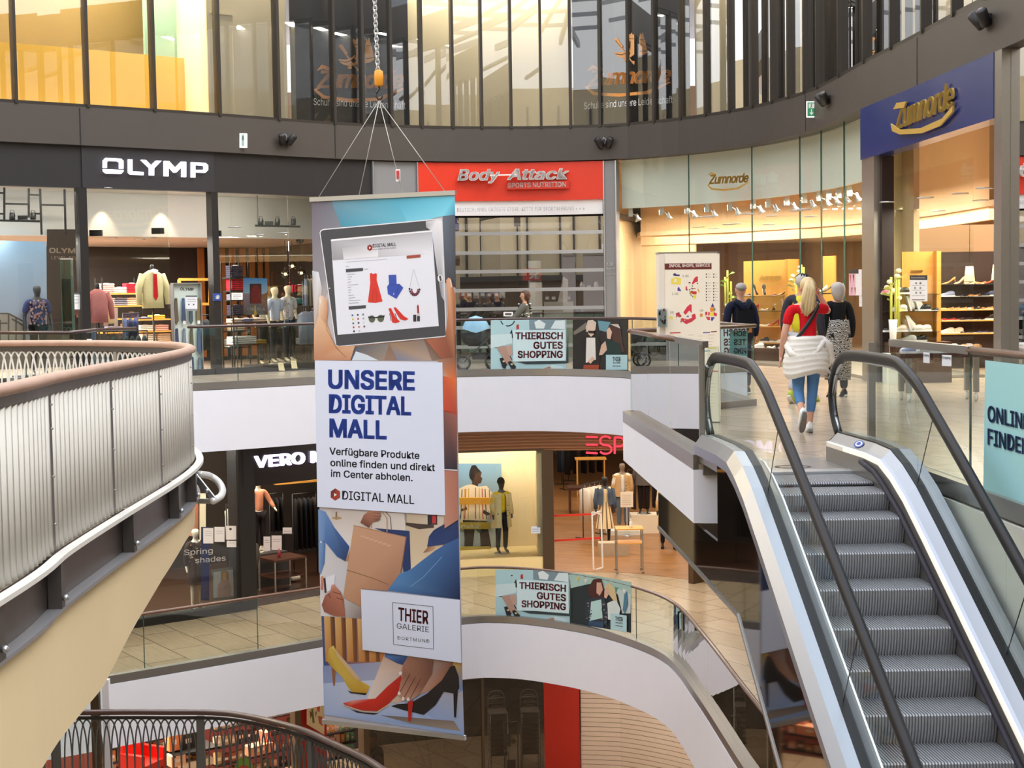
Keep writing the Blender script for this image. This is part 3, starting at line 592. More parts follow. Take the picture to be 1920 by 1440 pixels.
def solid_strip(mb, side, sec, Ys):
    R = [[EP(Y, (u_ if side > 0 else -.9-u_), base_z(Y)+dz) for u_, dz in sec] for Y in Ys]
    if side < 0: R = [r[::-1] for r in R]
    mb.rings(R, smooth=False)
DECK = mat('brushed_deck', '#a4a8b0', .32, .8, noise=.04, nscale=40, stretch=(1, 14, 1))
MIRR = mat('dark_mirror_cladding', '#5a554f', .03, .95, noise=.02)
for sd, nm in ((1, 'right'), (-1, 'left')):
    Yd = YB if sd > 0 else [13.3]+YB[1:]
    b = MB(); solid_strip(b, sd, [(.015, -.075), (.03, -.07), (.10, 0), (.10, -.03)], Yd); ek(b, 'inner_deck', DECK)
    b = MB(); solid_strip(b, sd, [(.0, -.125), (.016, -.125), (.018, -.075), (.0, -.08)], Yd); ek(b, 'light_strip', mat('pale_light_strip', '#fff6e6', .5, emit=.35, noise=.01), label='pale glowing strip under the deck edge')
    b = MB(); solid_strip(b, sd, [(.10, -.02), (.10, .012), (.165, .012), (.165, -.02)], Yd); ek(b, 'glass_gasket', RUBBER)
    b = MB(); solid_strip(b, sd, [(.165, -.01), (.165, .008), (.25, .012), (.315, -.08), (.315, -.16), (.295, -.16), (.295, -.09)] if sd < 0 else [(.165, -.01), (.165, .006), (.26, .006), (.29, -.05), (.29, -.2), (.27, -.2)], Yd); ek(b, 'outer_deck', DECK)
    b = MB(); solid_strip(b, sd, [(-.003, -.62), (.012, -.62), (.012, -.12), (-.003, -.12)], YB); ek(b, 'skirt_panel', mat('grey_skirt', '#8e8984', .3, .6, noise=.04))
    Ys = [12.3, 12.1, 11.95, 11.8, 11.6, 11.28, 10.81, 9, 6, 3]
    b = MB(); b.tube([EP(Y, (-.022 if sd > 0 else -.878), base_z(Y)-.21-max(0, min(1, (Y-11.6)/.7))*-.06) for Y in Ys], .022, 6); ek(b, 'brush_deflector', mat('bristle_black', '#2a2530', .7, noise=.2))
    # glass, its panel joints, handrail loop
    uc = .13 if sd > 0 else -1.03
    HR = [(13.47, .24), (13.63, .40), (13.70, .60), (13.60, .81), (13.38, .945), (13.1, .98), (12.5, .985), (12.0, .98), (11.8, .965), (11.6, .915), (11.45, .865), (11.28, .80), (10.95, .63), (10.2, .235), (9, -.413), (7.5, -1.22), (6, -2.03), (4.5, -2.84), (3, -3.65)]
    HP = crom([EP(Y, uc, z-.02) for Y, z in HR], 4)
    b = MB(); b.tube(HP, .05, 12, fl=.72, up=(1, .06, 0)); ek(b, 'handrail', RUBBER)
    b = MB(); b.tube([p-V((0, 0, .0)) for p in [EP(Y, uc, z-.02)+ (EP(12.3, uc, .5)-EP(Y, uc, z)).normalized()*.04 for Y, z in HR[:6]]]+[EP(Y, uc, z-.065) for Y, z in HR[6:]], .016, 6); ek(b, 'handrail_guide', ALU)
    top = [(p.y, p.z-.03) for p in HP]
    cuts = [13.75, 11.33, 9.6, 7.4, 5.2, 3.0] if sd > 0 else [13.75, 11.25, 9.25, 7.2, 5.2, 3.0]
    for a_ in cuts[1:-1]: b = MB(); b.bar(EP(a_, uc, base_z(a_)), EP(a_-.36, uc, base_z(a_-.36)+.74), .005, .006); ek(b, 'glass_joint', BLACK)
    for a_, c_ in zip(cuts, cuts[1:]):
        cl = [(Y, z) for Y, z in top if c_ < Y < a_]
        seg = cl if a_ > 13 else cl
        lowY = [Y for Y in [a_-.012]+YB+[c_+.012] if c_+.011 <= Y <= min(a_, 13.45)-.011]
        def topz(Y):
            c2 = [q for q in zip(top, top[1:]) if q[1][0] <= Y <= q[0][0]]
            q = c2[-1]; t = (Y-q[1][0])/max(1e-6, q[0][0]-q[1][0]); return q[1][1]+(q[0][1]-q[1][1])*t
        if a_ > 13: pts = [(13.45, .26)]+[(Y, z) for Y, z in cl]+[(c_+.004, topz(c_+.004))]
        else: pts = [(a_-.004, topz(a_-.004))]+cl+[(c_+.01, topz(c_+.01))]
        low = [(Y, base_z(Y)) for Y in sorted(lowY)]
        low = [(c_+.004, base_z(c_+.004))]+low[1:-1]+([] if a_ > 13 else [(a_-.004, base_z(a_-.004))])
        P_ = [EP(Y, uc-.005, z) for Y, z in pts+low]; b = MB(); b.slab(P_, (.01, 0, 0)); ek(b, 'glass_panel', glass('escalator_glass', (.945, .97, .955), .06, 0, 1.001))
CU = -1.18; CQ = [(15.6, -.92), (11.65, -1.01), (10.3, -1.81)]
# mirrored cladding of the left flank, dark soffit panel on the right flank
b = MB(); P_ = [EP(15.6, CU, -.56), EP(12.45, CU, -.56)]+[EP(Y, CU, base_z(Y)-.1) for Y in [12.44]+YB[3:]]+[EP(3, CU, -6)]+[EP(Y, CU, z) for Y, z in CQ[::-1]]
b.slab(P_[::-1], (.03, 0, 0)); ek(b, 'flank_cladding', MIRR, label='dark mirrored side cladding')
b = MB(); q = CQ+[(3, -6)]; R = [[EP(Y, CU-.012, z-.02), EP(Y, CU+.03, z-.02), EP(Y, CU+.03, z+.012), EP(Y, CU-.012, z+.012)] for Y, z in q]; b.rings(R, smooth=False); ek(b, 'flank_edge', STEEL)
b = MB(); R = [[EP(Y, CU+.02, z), EP(Y, .26, z), EP(Y, .26, z+.03), EP(Y, CU+.02, z+.03)] for Y, z in q]; b.rings(R, smooth=False); ek(b, 'underside', BLACK)
b = MB(); P_ = [EP(Y, .275, base_z(Y)-.19) for Y in YB]+[EP(3, .275, -6), EP(CQ[2][0], .275, CQ[2][1]), EP(CQ[1][0], .275, CQ[1][1]), EP(13.4, .275, -1.2)]; b.slab(P_, (-.03, 0, 0)); ek(b, 'flank_panel', mat('cream_paint', '#ecebe2'))
# panels closing the deck ends, stickers
b = MB(); b.hexa([EP(13.42, -.0, .0), EP(13.42, .29, .0), EP(12.9, .29, .0), EP(12.9, .0, .0), EP(13.42, .0, .17), EP(13.42, .29, .25), EP(12.9, .29, .25), EP(12.9, .0, .17)]); ek(b, 'newel_base', STEEL)
b = MB(); b.hexa([EP(13.3, -1.17, .02), EP(13.3, -.9, .02), EP(12.5, -.9, .02), EP(12.5, -1.17, .02), EP(13.3, -1.17, .14), EP(13.3, -.9, .17), EP(12.5, -.9, .17), EP(12.5, -1.17, .14)]); ek(b, 'newel_base', STEEL)
b = MB()
for k, c_ in enumerate(('#3c55b0', '#e8ecf6', '#3c55b0')): b.use(c_); b.add([EP(12.62+.12*math.cos(a)*(1-.28*k), .058+.026*math.sin(a)*(1-.28*k), base_z(12.62)-.036+.028*math.sin(a)*(1-.28*k)+.003+k*.002) for a in (6.2832*i/14 for i in range(14))], [tuple(range(14))])
ek(b, 'safety_sticker', PAINT, label='round blue and white safety sticker')
# ================================================================ BALUSTRADES
def arclen(P):
    L_ = [0.0]
    for a, c_ in zip(P, P[1:]): L_.append(L_[-1]+(c_-a).length)
    return L_
def along(P, L_, s_):
    s_ = max(0, min(L_[-1], s_)); i = 0
    while i < len(L_)-2 and L_[i+1] < s_: i += 1
    t = (s_-L_[i])/max(1e-9, L_[i+1]-L_[i]); return P[i].lerp(P[i+1], t), (P[i+1]-P[i]).normalized()
def glass_rail(label, P, z0, hr=1.08, inset=.07, pitch=2.1, wood=DWOOD, r=.036, cat='balustrade', start=0, seams=None, steel_to=0, group=None):
    P = [V((p[0], p[1])) for p in P]; N_ = normals(P); P = [p-n_*inset for p, n_ in zip(P, N_)]; L_ = arclen(P)
    root = thing('glass_balustrade', label, cat, (P[0].x, P[0].y, z0), 0, group); q = V(root.location)
    def kd(mb, nm, m, **kw): mb.v = [tuple(V(p)-q) for p in mb.v]; return mb.build(nm, m, root, **kw)
    sub = lambda a, c_: [along(P, L_, a)[0]]+[p for p, l in zip(P, L_) if a+.03 < l < c_-.03]+[along(P, L_, c_)[0]]
    if steel_to:
        b = MB(); b.rings([[(p.x-.03, p.y-.03, z0+hr-.03), (p.x+.03, p.y+.03, z0+hr-.03), (p.x+.03, p.y+.03, z0+hr+.03), (p.x-.03, p.y-.03, z0+hr+.03)] for p in sub(*steel_to)], smooth=False); kd(b, 'steel_rail', STEEL, label='square steel length of rail')
    rng = [(0, L_[-1])] if not steel_to else [x for x in ((0, steel_to[0]), (steel_to[1], L_[-1])) if x[1]-x[0] > .1]
    for a, c_ in rng:
        b = MB(); sp = sub(a, c_); b.tube([(p.x, p.y, z0+hr) for p in sp], r, 10, fl=.8)
        b.ball((sp[0].x, sp[0].y, z0+hr), (r, r, r*.8)); b.ball((sp[-1].x, sp[-1].y, z0+hr), (r, r, r*.8)); kd(b, 'handrail', wood)
    b = MB(); wall_path(b, [p-n_*.03 for p, n_ in zip(P, normals(P))], z0-.05, z0+.085, .06+inset+.02); kd(b, 'base_channel', STEEL)
    ss = seams or [start+pitch*k for k in range(int((L_[-1]-start)/pitch)+1)]; ss = [0]+[s_ for s_ in ss if .2 < s_ < L_[-1]-.2]+[L_[-1]]
    for a, c_ in zip(ss, ss[1:]):
        b = MB(); wall_path(b, sub(a+.008, c_-.008), z0+.085, z0+hr-.02, .014); kd(b, 'glass_panel', GLASSG)
        b = MB(); p, d = along(P, L_, c_); b.box(p.x-.007, p.x+.007, p.y-.007, p.y+.007, z0+.09, z0+hr-.03)
        if c_ < L_[-1]-.1: kd(b, 'glass_edge', GEDGE)
    return root, P, L_
FARR, FP, FL = glass_rail('far curved glass balustrade with dark handrail on the upper gallery', E1, 0, pitch=2.2, start=.9)
glass_rail('straight glass balustrade length at far left of the upper gallery, kinked towards the viewer', E1L, 0, pitch=2.4)
glass_rail('curved glass balustrade of the lower gallery under the hanging banner', [p for p in E0[10:] if p.y > 13.6], -4.95, 1.05, pitch=2.2, start=1.1, wood=WOOD)
PLR = glass_rail('glass balustrade of the landing beside the info pillar, wood rail turning to steel', PLAT[1:3], 0, 1.07, seams=[1.55, 3.2], wood=WOOD, steel_to=(3.6, 5.2))
glass_rail('short glass balustrade behind the info pillar with a rounded rail end', PLAT[0:2], 0, 1.08, pitch=3, wood=WOOD)
RR = glass_rail('glass balustrade right of the escalator, steel rail turning to wood', RE, 0, 1.07, inset=.04, seams=[1.95, 4.2, 6.4], wood=WOOD, steel_to=(0, 1.95))
def rail_post(label, loc, h, w_=.05):
    t = thing('rail_post', label, 'post', loc); b = MB(); b.box(-w_/2, w_/2, -w_/2, w_/2, -.05, h); b.build('shaft', STEEL, t)
    b = MB(); b.box(w_/2+.02, w_/2+.13, -.008, .008, .1, h-.02); b.build('end_glass', GLASSG, t)
    b = MB()
    for z in (.2, h-.2): b.tube([(w_/2, 0, z), (w_/2+.05, 0, z)], .014, 8)
    b.build('glass_clamp', ALU, t)
rail_post('square steel end post of the landing balustrade, left of the escalator', (1.70, 13.36, 0), 1.07)
rail_post('steel end post of the right balustrade beside the escalator newel', (3.17, 13.15, 0), 1.07, .06)
# ---------------------------------------------------------------- near left balcony
NB = crom([V(p) for p in [(-2.8, 2), (-2.81, 5), (-2.84, 8.28), (-2.93, 9.5), (-2.98, 11), (-3.02, 12.84), (-3.1, 14.15), (-3.25, 15.1), (-3.56, 16.1), (-4.0, 16.85), (-5.17, 17.9), (-6.3, 18.35), (-8, 18.8), (-11, 19.2), (-14, 19.3)]], 8)
NB = [V((p.x, p.y)) for p in NB]; NL = arclen(NB)
floor('floor_near_left', [(p.x-.06, p.y) for p in NB]+[(-14, 2)], -.05, FT, .3)
bal = thing('slatted_balustrade', 'big white slatted balustrade of the near left balcony with pale wooden handrail', 'balustrade', (-2.9, 9, 0)); bq = V(bal.location)
def bk(mb, nm, m, par=None, **kw): mb.v = [tuple(V(p)-bq) for p in mb.v]; return mb.build(nm, m, par or bal, **kw)
b = MB(); b.tube([(p.x, p.y, 1.05) for p in NB], .062, 12, fl=.62); bk(b, 'handrail', WOODP)
b = MB(); wall_path(b, [p-n_*.02 for p, n_ in zip(NB, normals(NB))], .955, 1.015, .035); bk(b, 'rail_bracket_strip', mat('dark_grey_steel', '#55504d', .4, .4, noise=.05))
SLAT = mat('pale_slat_metal', '#e9e6df', .5, .1, noise=.07, nscale=3, stretch=(1, 1, .6))
s_, tip = 0.6, next(l for p, l in zip(NB, NL) if p.y > 15.6)
k0 = next(l for p, l in zip(NB, NL) if p.y > 9.28)
while k0 > 1.68: k0 -= 1.66
pn = k0
def zt(Y): return 0
while pn < tip:
    end = min(pn+1.66, tip+.4); b = MB(); m_ = int((end-pn-.04)/.115)
    for k in range(m_):
        p, d = along(NB, NL, pn+.06+k*.115+.05); n_ = V((d.y, -d.x)); e = (d*.86+n_*.34).normalized()*.027; t_ = V((e.y, -e.x)).normalized()*.004
        o_ = V((e.y, -e.x)).normalized(); c_ = [p-e*1.6-o_*.001, p-e*.8+o_*.002, p+o_*.003, p+e*.8+o_*.002, p+e*1.6-o_*.001, p-o_*.004]
        b.rings([[(q.x, q.y, z) for q in c_] for z in (-.045, .955)])
    bk(b, 'slat_panel', SLAT)
    p, d = along(NB, NL, pn+.02); n_ = V((d.y, -d.x)); b = MB(); b.bar((p.x+n_.x*.0, p.y+n_.y*0, -.05), (p.x, p.y, .98), .02, .10, (d.x, d.y, 0)); bk(b, 'panel_post', mat('dark_grey_steel', '#55504d'))
    b = MB()
    for z in (.15, .45, .75, .9):
        pp, d2 = along(NB, NL, pn-.07); b.ball((pp.x+.05, pp.y-.02, z), .009, 6, 4)
    if pn > k0: bk(b, 'panel_screw', STEEL)
    pn += 1.66
# lattice of tall rounded arches on the far side of the tip
def lattice(P, L_, s0, s1, z0, z1, w_, sp, r, t_=.02):
    b = MB(); s = s0
    while s+w_ < s1:
        pts = []
        for k in range(17):
            a = math.pi*k/16; x = s+w_/2-w_/2*math.cos(a)*(1.0); z = z0+(z1-z0)*math.sin(a)**.55
            p, d = along(P, L_, x); pts.append((p.x, p.y, z))
        b.tube(pts, r, 5); s += sp
    return b
pn = tip+.3
while pn < NL[-1]-1.2:
    bk(lattice(NB, NL, pn, pn+2.06, .0, .95, .21, .105, .011), 'arch_panel', mat('white_arch_bars', '#e6e4e0', .45, noise=.04)); p, d = along(NB, NL, pn+1.98)
    b = MB(); b.bar((p.x, p.y, -.05), (p.x, p.y, 1.0), .03, .06, (d.x, d.y, 0)); bk(b, 'panel_post', STEEL); pn += 1.98
b = MB(); wall_path(b, [p+n_*.03 for p, n_ in zip(NB, normals(NB))], -.075, -.045, .07); bk(b, 'foot_ledge', SLAT)
b = MB(); wall_path(b, [p-n_*.06 for p, n_ in zip(NB, normals(NB))], -.40, -.07, .03); S(b.build('trim_25', mat('bronze_beam', '#5d5450', .35, .6, noise=.06, nscale=3)))
b = MB(); wall_path(b, [p-n_*.06 for p, n_ in zip(NB, normals(NB))], -.42, -.395, .12); S(b.build('trim_26', mat('grey_flange', '#9a9a9e', .45, .5, noise=.03)))
for k, Y in enumerate((7.6, 9.27, 11.25, 13.05, 14.2)):
    l = next(l for p, l in zip(NB, NL) if p.y > Y) if Y < 14.1 else next(l for p, l in zip(NB, NL) if p.y > 14.15)
    p, d = along(NB, NL, l); n_ = V((d.y, -d.x)); b = MB(); q = p+n_*.02
    b.bar((q.x, q.y, -.395), (q.x, q.y, -.06), .085, .10, (d.x, d.y, 0))
    br = tag(b.build('beam_bracket', mat('dark_grey_steel', '#55504d')), '%s bolted grey bracket under the near left balustrade, counted from the viewer' % ORD[k], 'bracket', 'brackets under the near balustrade')
    b = MB(); q = q+n_*.06; q2 = q-d*.02; b.ball((q2.x, q2.y, -.33), .022, 8, 5); b.build('bolt', ALU, br)
# beige haunch
zb_ = [(2, -1.6), (8.85, -1.27), (10.57, -1.23), (11.58, -1.01), (12.63, -.84), (13.79, -.71), (14.68, -.68), (20, -.66)]
def hz(Y):
    for (a, za), (c_, zc) in zip(zb_, zb_[1:]):
        if Y <= c_: return za+(zc-za)*(Y-a)/(c_-a)
    return -.66
b = MB(); R = []
for p, n_ in zip(NB, normals(NB)):
    z = hz(p.y); R.append([(p.x+n_.x*.0, p.y+n_.y*0, z), (p.x+n_.x*.0, p.y+n_.y*0, -.42), (p.x-n_.x*.3, p.y-n_.y*.3, -.42), (p.x-n_.x*.3, p.y-n_.y*.3, z)])
b.rings(R, smooth=False); S(b.build('trim_27', mat('sand_render', '#f0d9ae', .7, noise=.05, nscale=1.5)))
# curved pipe guard on the balcony tip
g = thing('pipe_guard', 'curved white pipe guard with flat brackets on the tip of the near balcony', 'guard', aty(356, 900, 14.6)); gq = V(g.location)
def gk(mb, nm, m): mb.v = [tuple(V(p)-gq) for p in mb.v]; return mb.build(nm, m, g)
b = MB(); b.tube(crom([aty(374, 889, 14.9), aty(392, 892, 15.2), aty(408, 902, 15.2), aty(417, 917, 15.0), aty(414, 930, 14.7), aty(400, 939, 14.5)], 5), .036, 10); b.ball(aty(400, 939, 14.5), .036); gk(b, 'pipe', mat('white_pipe', '#dcdcda', .35, .2))
b = MB(); b.bar(aty(354, 877, 14.6), aty(402, 937, 14.5), .02, .05); gk(b, 'bracket_arm', ALU); b = MB(); b.bar(aty(355, 939, 14.6), aty(400, 940, 14.5), .02, .05); gk(b, 'bracket_arm', ALU)
b = MB(); b.ball(aty(368, 893, 14.5), .02, 8, 5); gk(b, 'bolt', ALU); b = MB(); b.ball(aty(388, 920, 14.45), .02, 8, 5); gk(b, 'bolt', ALU)
b = MB(); b.lathe([(.12, -.015), (.12, .015)]); b.X = None
# ---------------------------------------------------------------- dark arch balustrade on the lower gallery, bottom left
LB = [V((p.x, p.y)) for p in crom([V(p) for p in [(-12, 18.2), (-9, 19.2), (-6.8, 19.55), (-5.52, 19.56), (-4.74, 19.52), (-3.79, 19.39), (-2.85, 18.72), (-2.3, 18.05), (-1.69, 17.18), (-1.3, 16.2), (-1.1, 14.5), (-1.05, 11)]], 8)]; LL = arclen(LB)
floor('floor_lower_near_left', [(p.x, p.y) for p in LB]+[(-12, 11)], -4.95, FT0, .9)
db = thing('arch_balustrade', 'dark metal balustrade of tall interlaced arches at bottom left', 'balustrade', (-4.7, 19.5, -4.95)); dq = V(db.location)
def dk(mb, nm, m): mb.v = [tuple(V(p)-dq) for p in mb.v]; return mb.build(nm, m, db)
GR = mat('grey_arch_bars', '#5c5f62', .4, .4, noise=.05)
b = MB(); b.tube([(p.x, p.y, -3.9) for p in LB], .05, 10, fl=.75); dk(b, 'handrail', DWOOD)
b = MB(); wall_path(b, LB, -3.99, -3.95, .03); dk(b, 'rail_bracket_strip', BLACK)
s = .2
while s < LL[-1]-2.2:
    dk(lattice(LB, LL, s, s+2.02, -4.9, -4.0, .21, .105, .011), 'arch_panel', GR); p, d = along(LB, LL, s+1.95); b = MB(); b.bar((p.x, p.y, -4.95), (p.x, p.y, -3.95), .05, .1, (d.x, d.y, 0)); dk(b, 'panel_post', GR); s += 1.95
# glass corner screen at bottom left
gs = thing('glass_screen', 'glass corner screen with white edge post beside the dark arch balustrade', 'screen', (-5.62, 20.0, -4.95)); q = V(gs.location)
b = MB(); b.box(0, .09, -.04, .05, -2, 1.38); b.build('edge_post', WHITE, gs); b = MB(); b.box(-2.6, -.02, -.01, .01, -2, 1.3); b.build('glass_panel', GLASSG, gs)
b = MB(); b.box(-.16, -.05, -.05, .05, -2, 1.3); b.build('dark_post', mat('bronze_post', '#5b4a3a'), gs)
b = MB(); b.box(-2.6, -.1, -.03, .03, -.35, -.3); b.build('cross_rail', ALU, gs)
# ================================================================ HANGING BANNER
class Curved(Plane):
    """print stuck on an upright curved sheet along plan path P (off = metres towards the void)"""
    def __init__(s, P, off=.02):
        N_ = normals(P); s.P = [p+n_*off for p, n_ in zip(P, N_)]; s.N = N_; s.mb = MB(); s.o = (0, 0, 1)
    def at(s, x, y, off=0):
        x = s.o[0]+x/s.o[2]; y = s.o[1]+y/s.o[2]; d = ray(x, y); best = None
        for i in range(len(s.P)-1):
            a = s.P[i]; e = s.P[i+1]-a; den = d.x*e.y-d.y*e.x
            if abs(den) < 1e-9: continue
            t = (a.x*e.y-a.y*e.x)/den; k = (a.x*d.y-a.y*d.x)/den
            if t > 0 and -.02 <= k <= 1.02 and (best is None or t < best[0]): best = (t, i, k)
        t, i, k = best; n_ = s.N[i].lerp(s.N[i+1], k); return EYEP+d*t+V((n_.x, n_.y, 0))*off
    def poly(s, pts, col, L=1, cols=None, step=16):
        s.mb.use(col); st = step*s.o[2]; x0 = min(p[0] for p in pts); x1 = max(p[0] for p in pts); n_ = max(1, math.ceil((x1-x0)/st))
        def clip(Q, xc, sg):
            o = []
            for a, c_ in zip(Q, Q[1:]+Q[:1]):
                ia, ic = sg*(a[0]-xc) >= 0, sg*(c_[0]-xc) >= 0
                if ia: o.append(a)
                if ia != ic: t = (xc-a[0])/(c_[0]-a[0]); o.append((xc, a[1]+(c_[1]-a[1])*t))
            return o
        for k in range(n_):
            Q = list(pts)
            if k > 0: Q = clip(Q, x0+(x1-x0)*k/n_, 1)
            if k < n_-1 and Q: Q = clip(Q, x0+(x1-x0)*(k+1)/n_, -1)
            if len(Q) > 2: s.mb.add([s.at(*p, L*.004) for p in Q], [tuple(range(len(Q)))])
        return s
    def text(s, t, a, b_, h, col, L=2, bold=.02, shear=0, space=1.0):
        s.mb.use(col); vs, fs = text_mesh(t, bold, shear, 0, space); x0 = min(v.x for v in vs); x1 = max(v.x for v in vs)
        s.mb.add([s.at(a[0]+(b_[0]-a[0])*(v.x-x0)/(x1-x0), a[1]+(b_[1]-a[1])*(v.x-x0)/(x1-x0)-h*v.y/.73, L*.004) for v in vs], fs); return s
BT = aty(583, 374, 20.4); BT2 = aty(853, 362, 19.52); bd = (BT2-BT); bd.z = 0; BW = bd.length; bd.normalize()
ban = thing('hanging_banner', 'tall printed banner hanging in the void, with tablet, shopping bag and red shoe', 'banner', (BT+bd*BW/2))
def nk(mb, nm, m, **kw): q = V(ban.location); mb.v = [tuple(V(p)-q) for p in mb.v]; return mb.build(nm, m, ban, **kw)
FABRIC = mat('banner_print', attr=True, rough=.6, noise=.0, nscale=2)
bn = V((bd.y, -bd.x, 0)); zt_, zb2 = 2.86, -4.28
def bq_(x, z, d=0): return BT+bd*x-V((0, 0, BT.z))+V((0, 0, z))+bn*d
b = MB(); b.use('#cfc8cc'); b.slab([bq_(.02, zb2), bq_(BW-.02, zb2), bq_(BW-.02, zt_), bq_(.02, zt_)], -bn*.004); sheet = nk(b, 'sheet', FABRIC)
for z in (2.885, -4.31):
    b = MB(); b.bar(bq_(-.01, z), bq_(BW+.01, z), .05, .06); nk(b, 'end_bar', ALU)
pl = Plane(bq_(0, 0, .001), bd); R_ = pl.rect
pl.crop(570, 340, 4)
pl.grad([(56, 150), (420, 130), (480, 420), (130, 900), (70, 900)], ['#6f6874', '#7c8896', '#5c5a66', '#b8b0b0', '#a09aa0'], 1)
pl.grad([(205, 148), (700, 122), (780, 320), (280, 340)], ['#6d93a8', '#57b0cc', '#6cc4dc', '#4a98b2'], 2)
pl.grad([(690, 122), (1132, 108), (1134, 250), (1040, 262), (780, 322)], ['#4fa8c8', '#6fd0ea', '#3f93b8', '#86dcf2', '#7fd2ea'], 3)
pl.grad([(1040, 262), (1134, 240), (1140, 800), (1060, 760)], ['#6a7484', '#565a66', '#3d3d44', '#4a4a50'], 2)
pl.grad([(62, 670), (110, 680), (135, 800), (120, 1000), (78, 1100)], ['#c8ccd6', '#eceef4', '#d8d4d6', '#b8a8a0', '#c8b0a0'], 3)
pl.grad([(240, 1235), (1140, 1150), (1142, 1420), (1040, 1345), (80, 1342)], ['#9a7a64', '#6a5044', '#b0664a', '#8a7468', '#b08a74'], 1)
pl.grad([(380, 1240), (640, 1215), (600, 1343), (350, 1343)], ['#5a5e68', '#8a8480', '#a09080', '#78839c'], 2); pl.poly([(390, 1275), (470, 1300), (560, 1343), (360, 1343)], '#dce6f2', 3)
pl.grad([(640, 1215), (900, 1190), (960, 1344), (700, 1344)], ['#a08468', '#8a7a74', '#b8a090', '#7a86a0'], 2)
TB = [(118, 385), (125, 368), (145, 358), (1005, 280), (1030, 284), (1040, 300), (1072, 1150), (1060, 1166), (260, 1242), (238, 1236)]
pl.poly(TB, '#f2f2f6', 4); pl.poly([(125, 386), (132, 372), (150, 365), (1003, 288), (1024, 291), (1032, 304), (1064, 1148), (1054, 1159), (262, 1234), (244, 1228)], '#4b4b50', 5)
pl.grad([(915, 300), (1003, 289), (1024, 292), (1032, 304), (1056, 900), (1030, 860), (985, 560), (960, 372), (918, 345)], ['#c8c8cc', '#f4f4f8', '#f6f6fa', '#f6f6fa', '#c4c4ca', '#8e8e94', '#f0f0f6', '#e8e8f0', '#b0b0b4'], 6)
SCR = [(204, 440), (962, 368), (1013, 1085), (254, 1152)]; pl.poly(SCR, '#eef0fb', 7)
pl.grad([(205, 450), (962, 378), (968, 540), (217, 592)], ['#b4b4ba', '#c2c2c8', '#f0f0f8', '#9c9ca2'], 8); pl.grad([(290, 500), (560, 470), (560, 566), (300, 586)], ['#c0c0c4', '#d8d8de', '#f4f4fa', '#e8e8f0'], 9)
pl.poly([(204, 436), (962, 366), (962, 378), (205, 450)], '#fafaff', 9)
hexa = lambda x, y, r: [(x+r*.87*math.cos(a), y+r*math.sin(a)) for a in (math.pi/6+math.pi/3*i for i in range(6))]
pl.poly(hexa(497, 498, 25), '#9c2c28', 10); pl.poly([(492, 488), (492, 508), (506, 499)], '#f4e8e8', 11)
pl.text('DIGITAL MALL', (518, 497), (694, 483), 25, '#3a3a42', 10, .02); pl.text('ONLINE FINDEN. OFFLINE SHOPPEN.', (520, 517), (694, 503), 10, '#5a5a60', 10, .0)
pl.poly([(772, 558), (877, 548), (877, 571), (773, 580)], '#a8503e', 9); pl.poly([(316, 658), (445, 649), (446, 672), (318, 683)], '#4a4a52', 9); pl.poly([(337, 938), (466, 928), (467, 952), (339, 962)], '#4a4a52', 9)
for k in range(12): y = 696+k*19.5; pl.line([(328+k, y+4), (328+k+(60, 34, 24, 26, 78, 22, 24, 18, 40, 50, 88, 76)[k], y-1)], 4, '#a8aab6', 9)
pl.line([(320, 606), (630, 583)], 3, '#b4b6c4', 9); pl.line([(316, 640), (342, 638)], 4, '#a8aab6', 9); pl.line([(455, 660), (485, 657)], 4, '#a8aab6', 9)
for r_ in range(5):
    for c_ in range(3):
        if r_ < 4 or c_ < 2: pl.rect(360+c_*40+r_*3, 998+r_*30-c_*3, 372+c_*40+r_*3, 1011+r_*30-c_*3, ('#3e6a8a', '#2a2a34', '#6c7c84', '#d8c850', '#b8584c', '#88a8a8', '#3e7a5a', '#303038', '#d8dce0', '#b84848', '#c07858', '#503848', '#2c2c38', '#c8c8d0', '#fff')[r_*3+c_], 9)
pl.poly([(497, 692), (508, 687), (522, 696), (540, 688), (550, 696), (548, 740), (556, 770), (592, 900), (540, 912), (482, 908), (500, 760), (498, 735)], '#e03a2c', 9); pl.line([(522, 800), (518, 905)], 2, '#a82418', 10); pl.line([(540, 800), (552, 905)], 2, '#a82418', 10)
pl.poly([(637, 702), (694, 700), (698, 770), (718, 768), (748, 798), (696, 882), (632, 846), (626, 790), (640, 770)], '#3a55b8', 9); pl.line([(640, 770), (660, 780), (695, 770)], 3, '#28388a', 10); pl.line([(696, 845), (716, 772)], 3, '#28388a', 10); pl.rect(672, 838, 680, 852, '#a8b8e8', 10)
pl.line([(795, 800), (824, 660), (868, 795)], 2, '#b0b0b8', 9)
for k in range(9): a = math.pi*(k+.4)/9; pl.circ(832-38*math.cos(a), 800+68*math.sin(a)*.8, 7, 9, '#4a2438', 9, 8); pl.circ(834-24*math.cos(a), 806+50*math.sin(a)*.8, 6, 8, '#8a3848', 10, 8)
pl.circ(512, 1032, 24, 27, '#5e6650', 9); pl.circ(578, 1028, 25, 27, '#5e6650', 9); pl.poly([(484, 1012), (535, 1018), (608, 1004), (606, 1020), (545, 1026), (486, 1026)], '#2c2c2c', 10)
for x in (0, 1): o = x*50; pl.poly([(636+x*38, 955-x*8), (655+x*36, 950-x*6), (690+x*62, 1020-x*10), (724+x*64, 1052-x*20), (690+x*70, 1064-x*20), (664+x*60, 1058-x*24), (656+x*40, 1010-x*20)], '#d8342a', 9+x); pl.line([(645+x*40, 990), (656+x*44, 1046-x*10)], 5, '#8a1c18', 9)
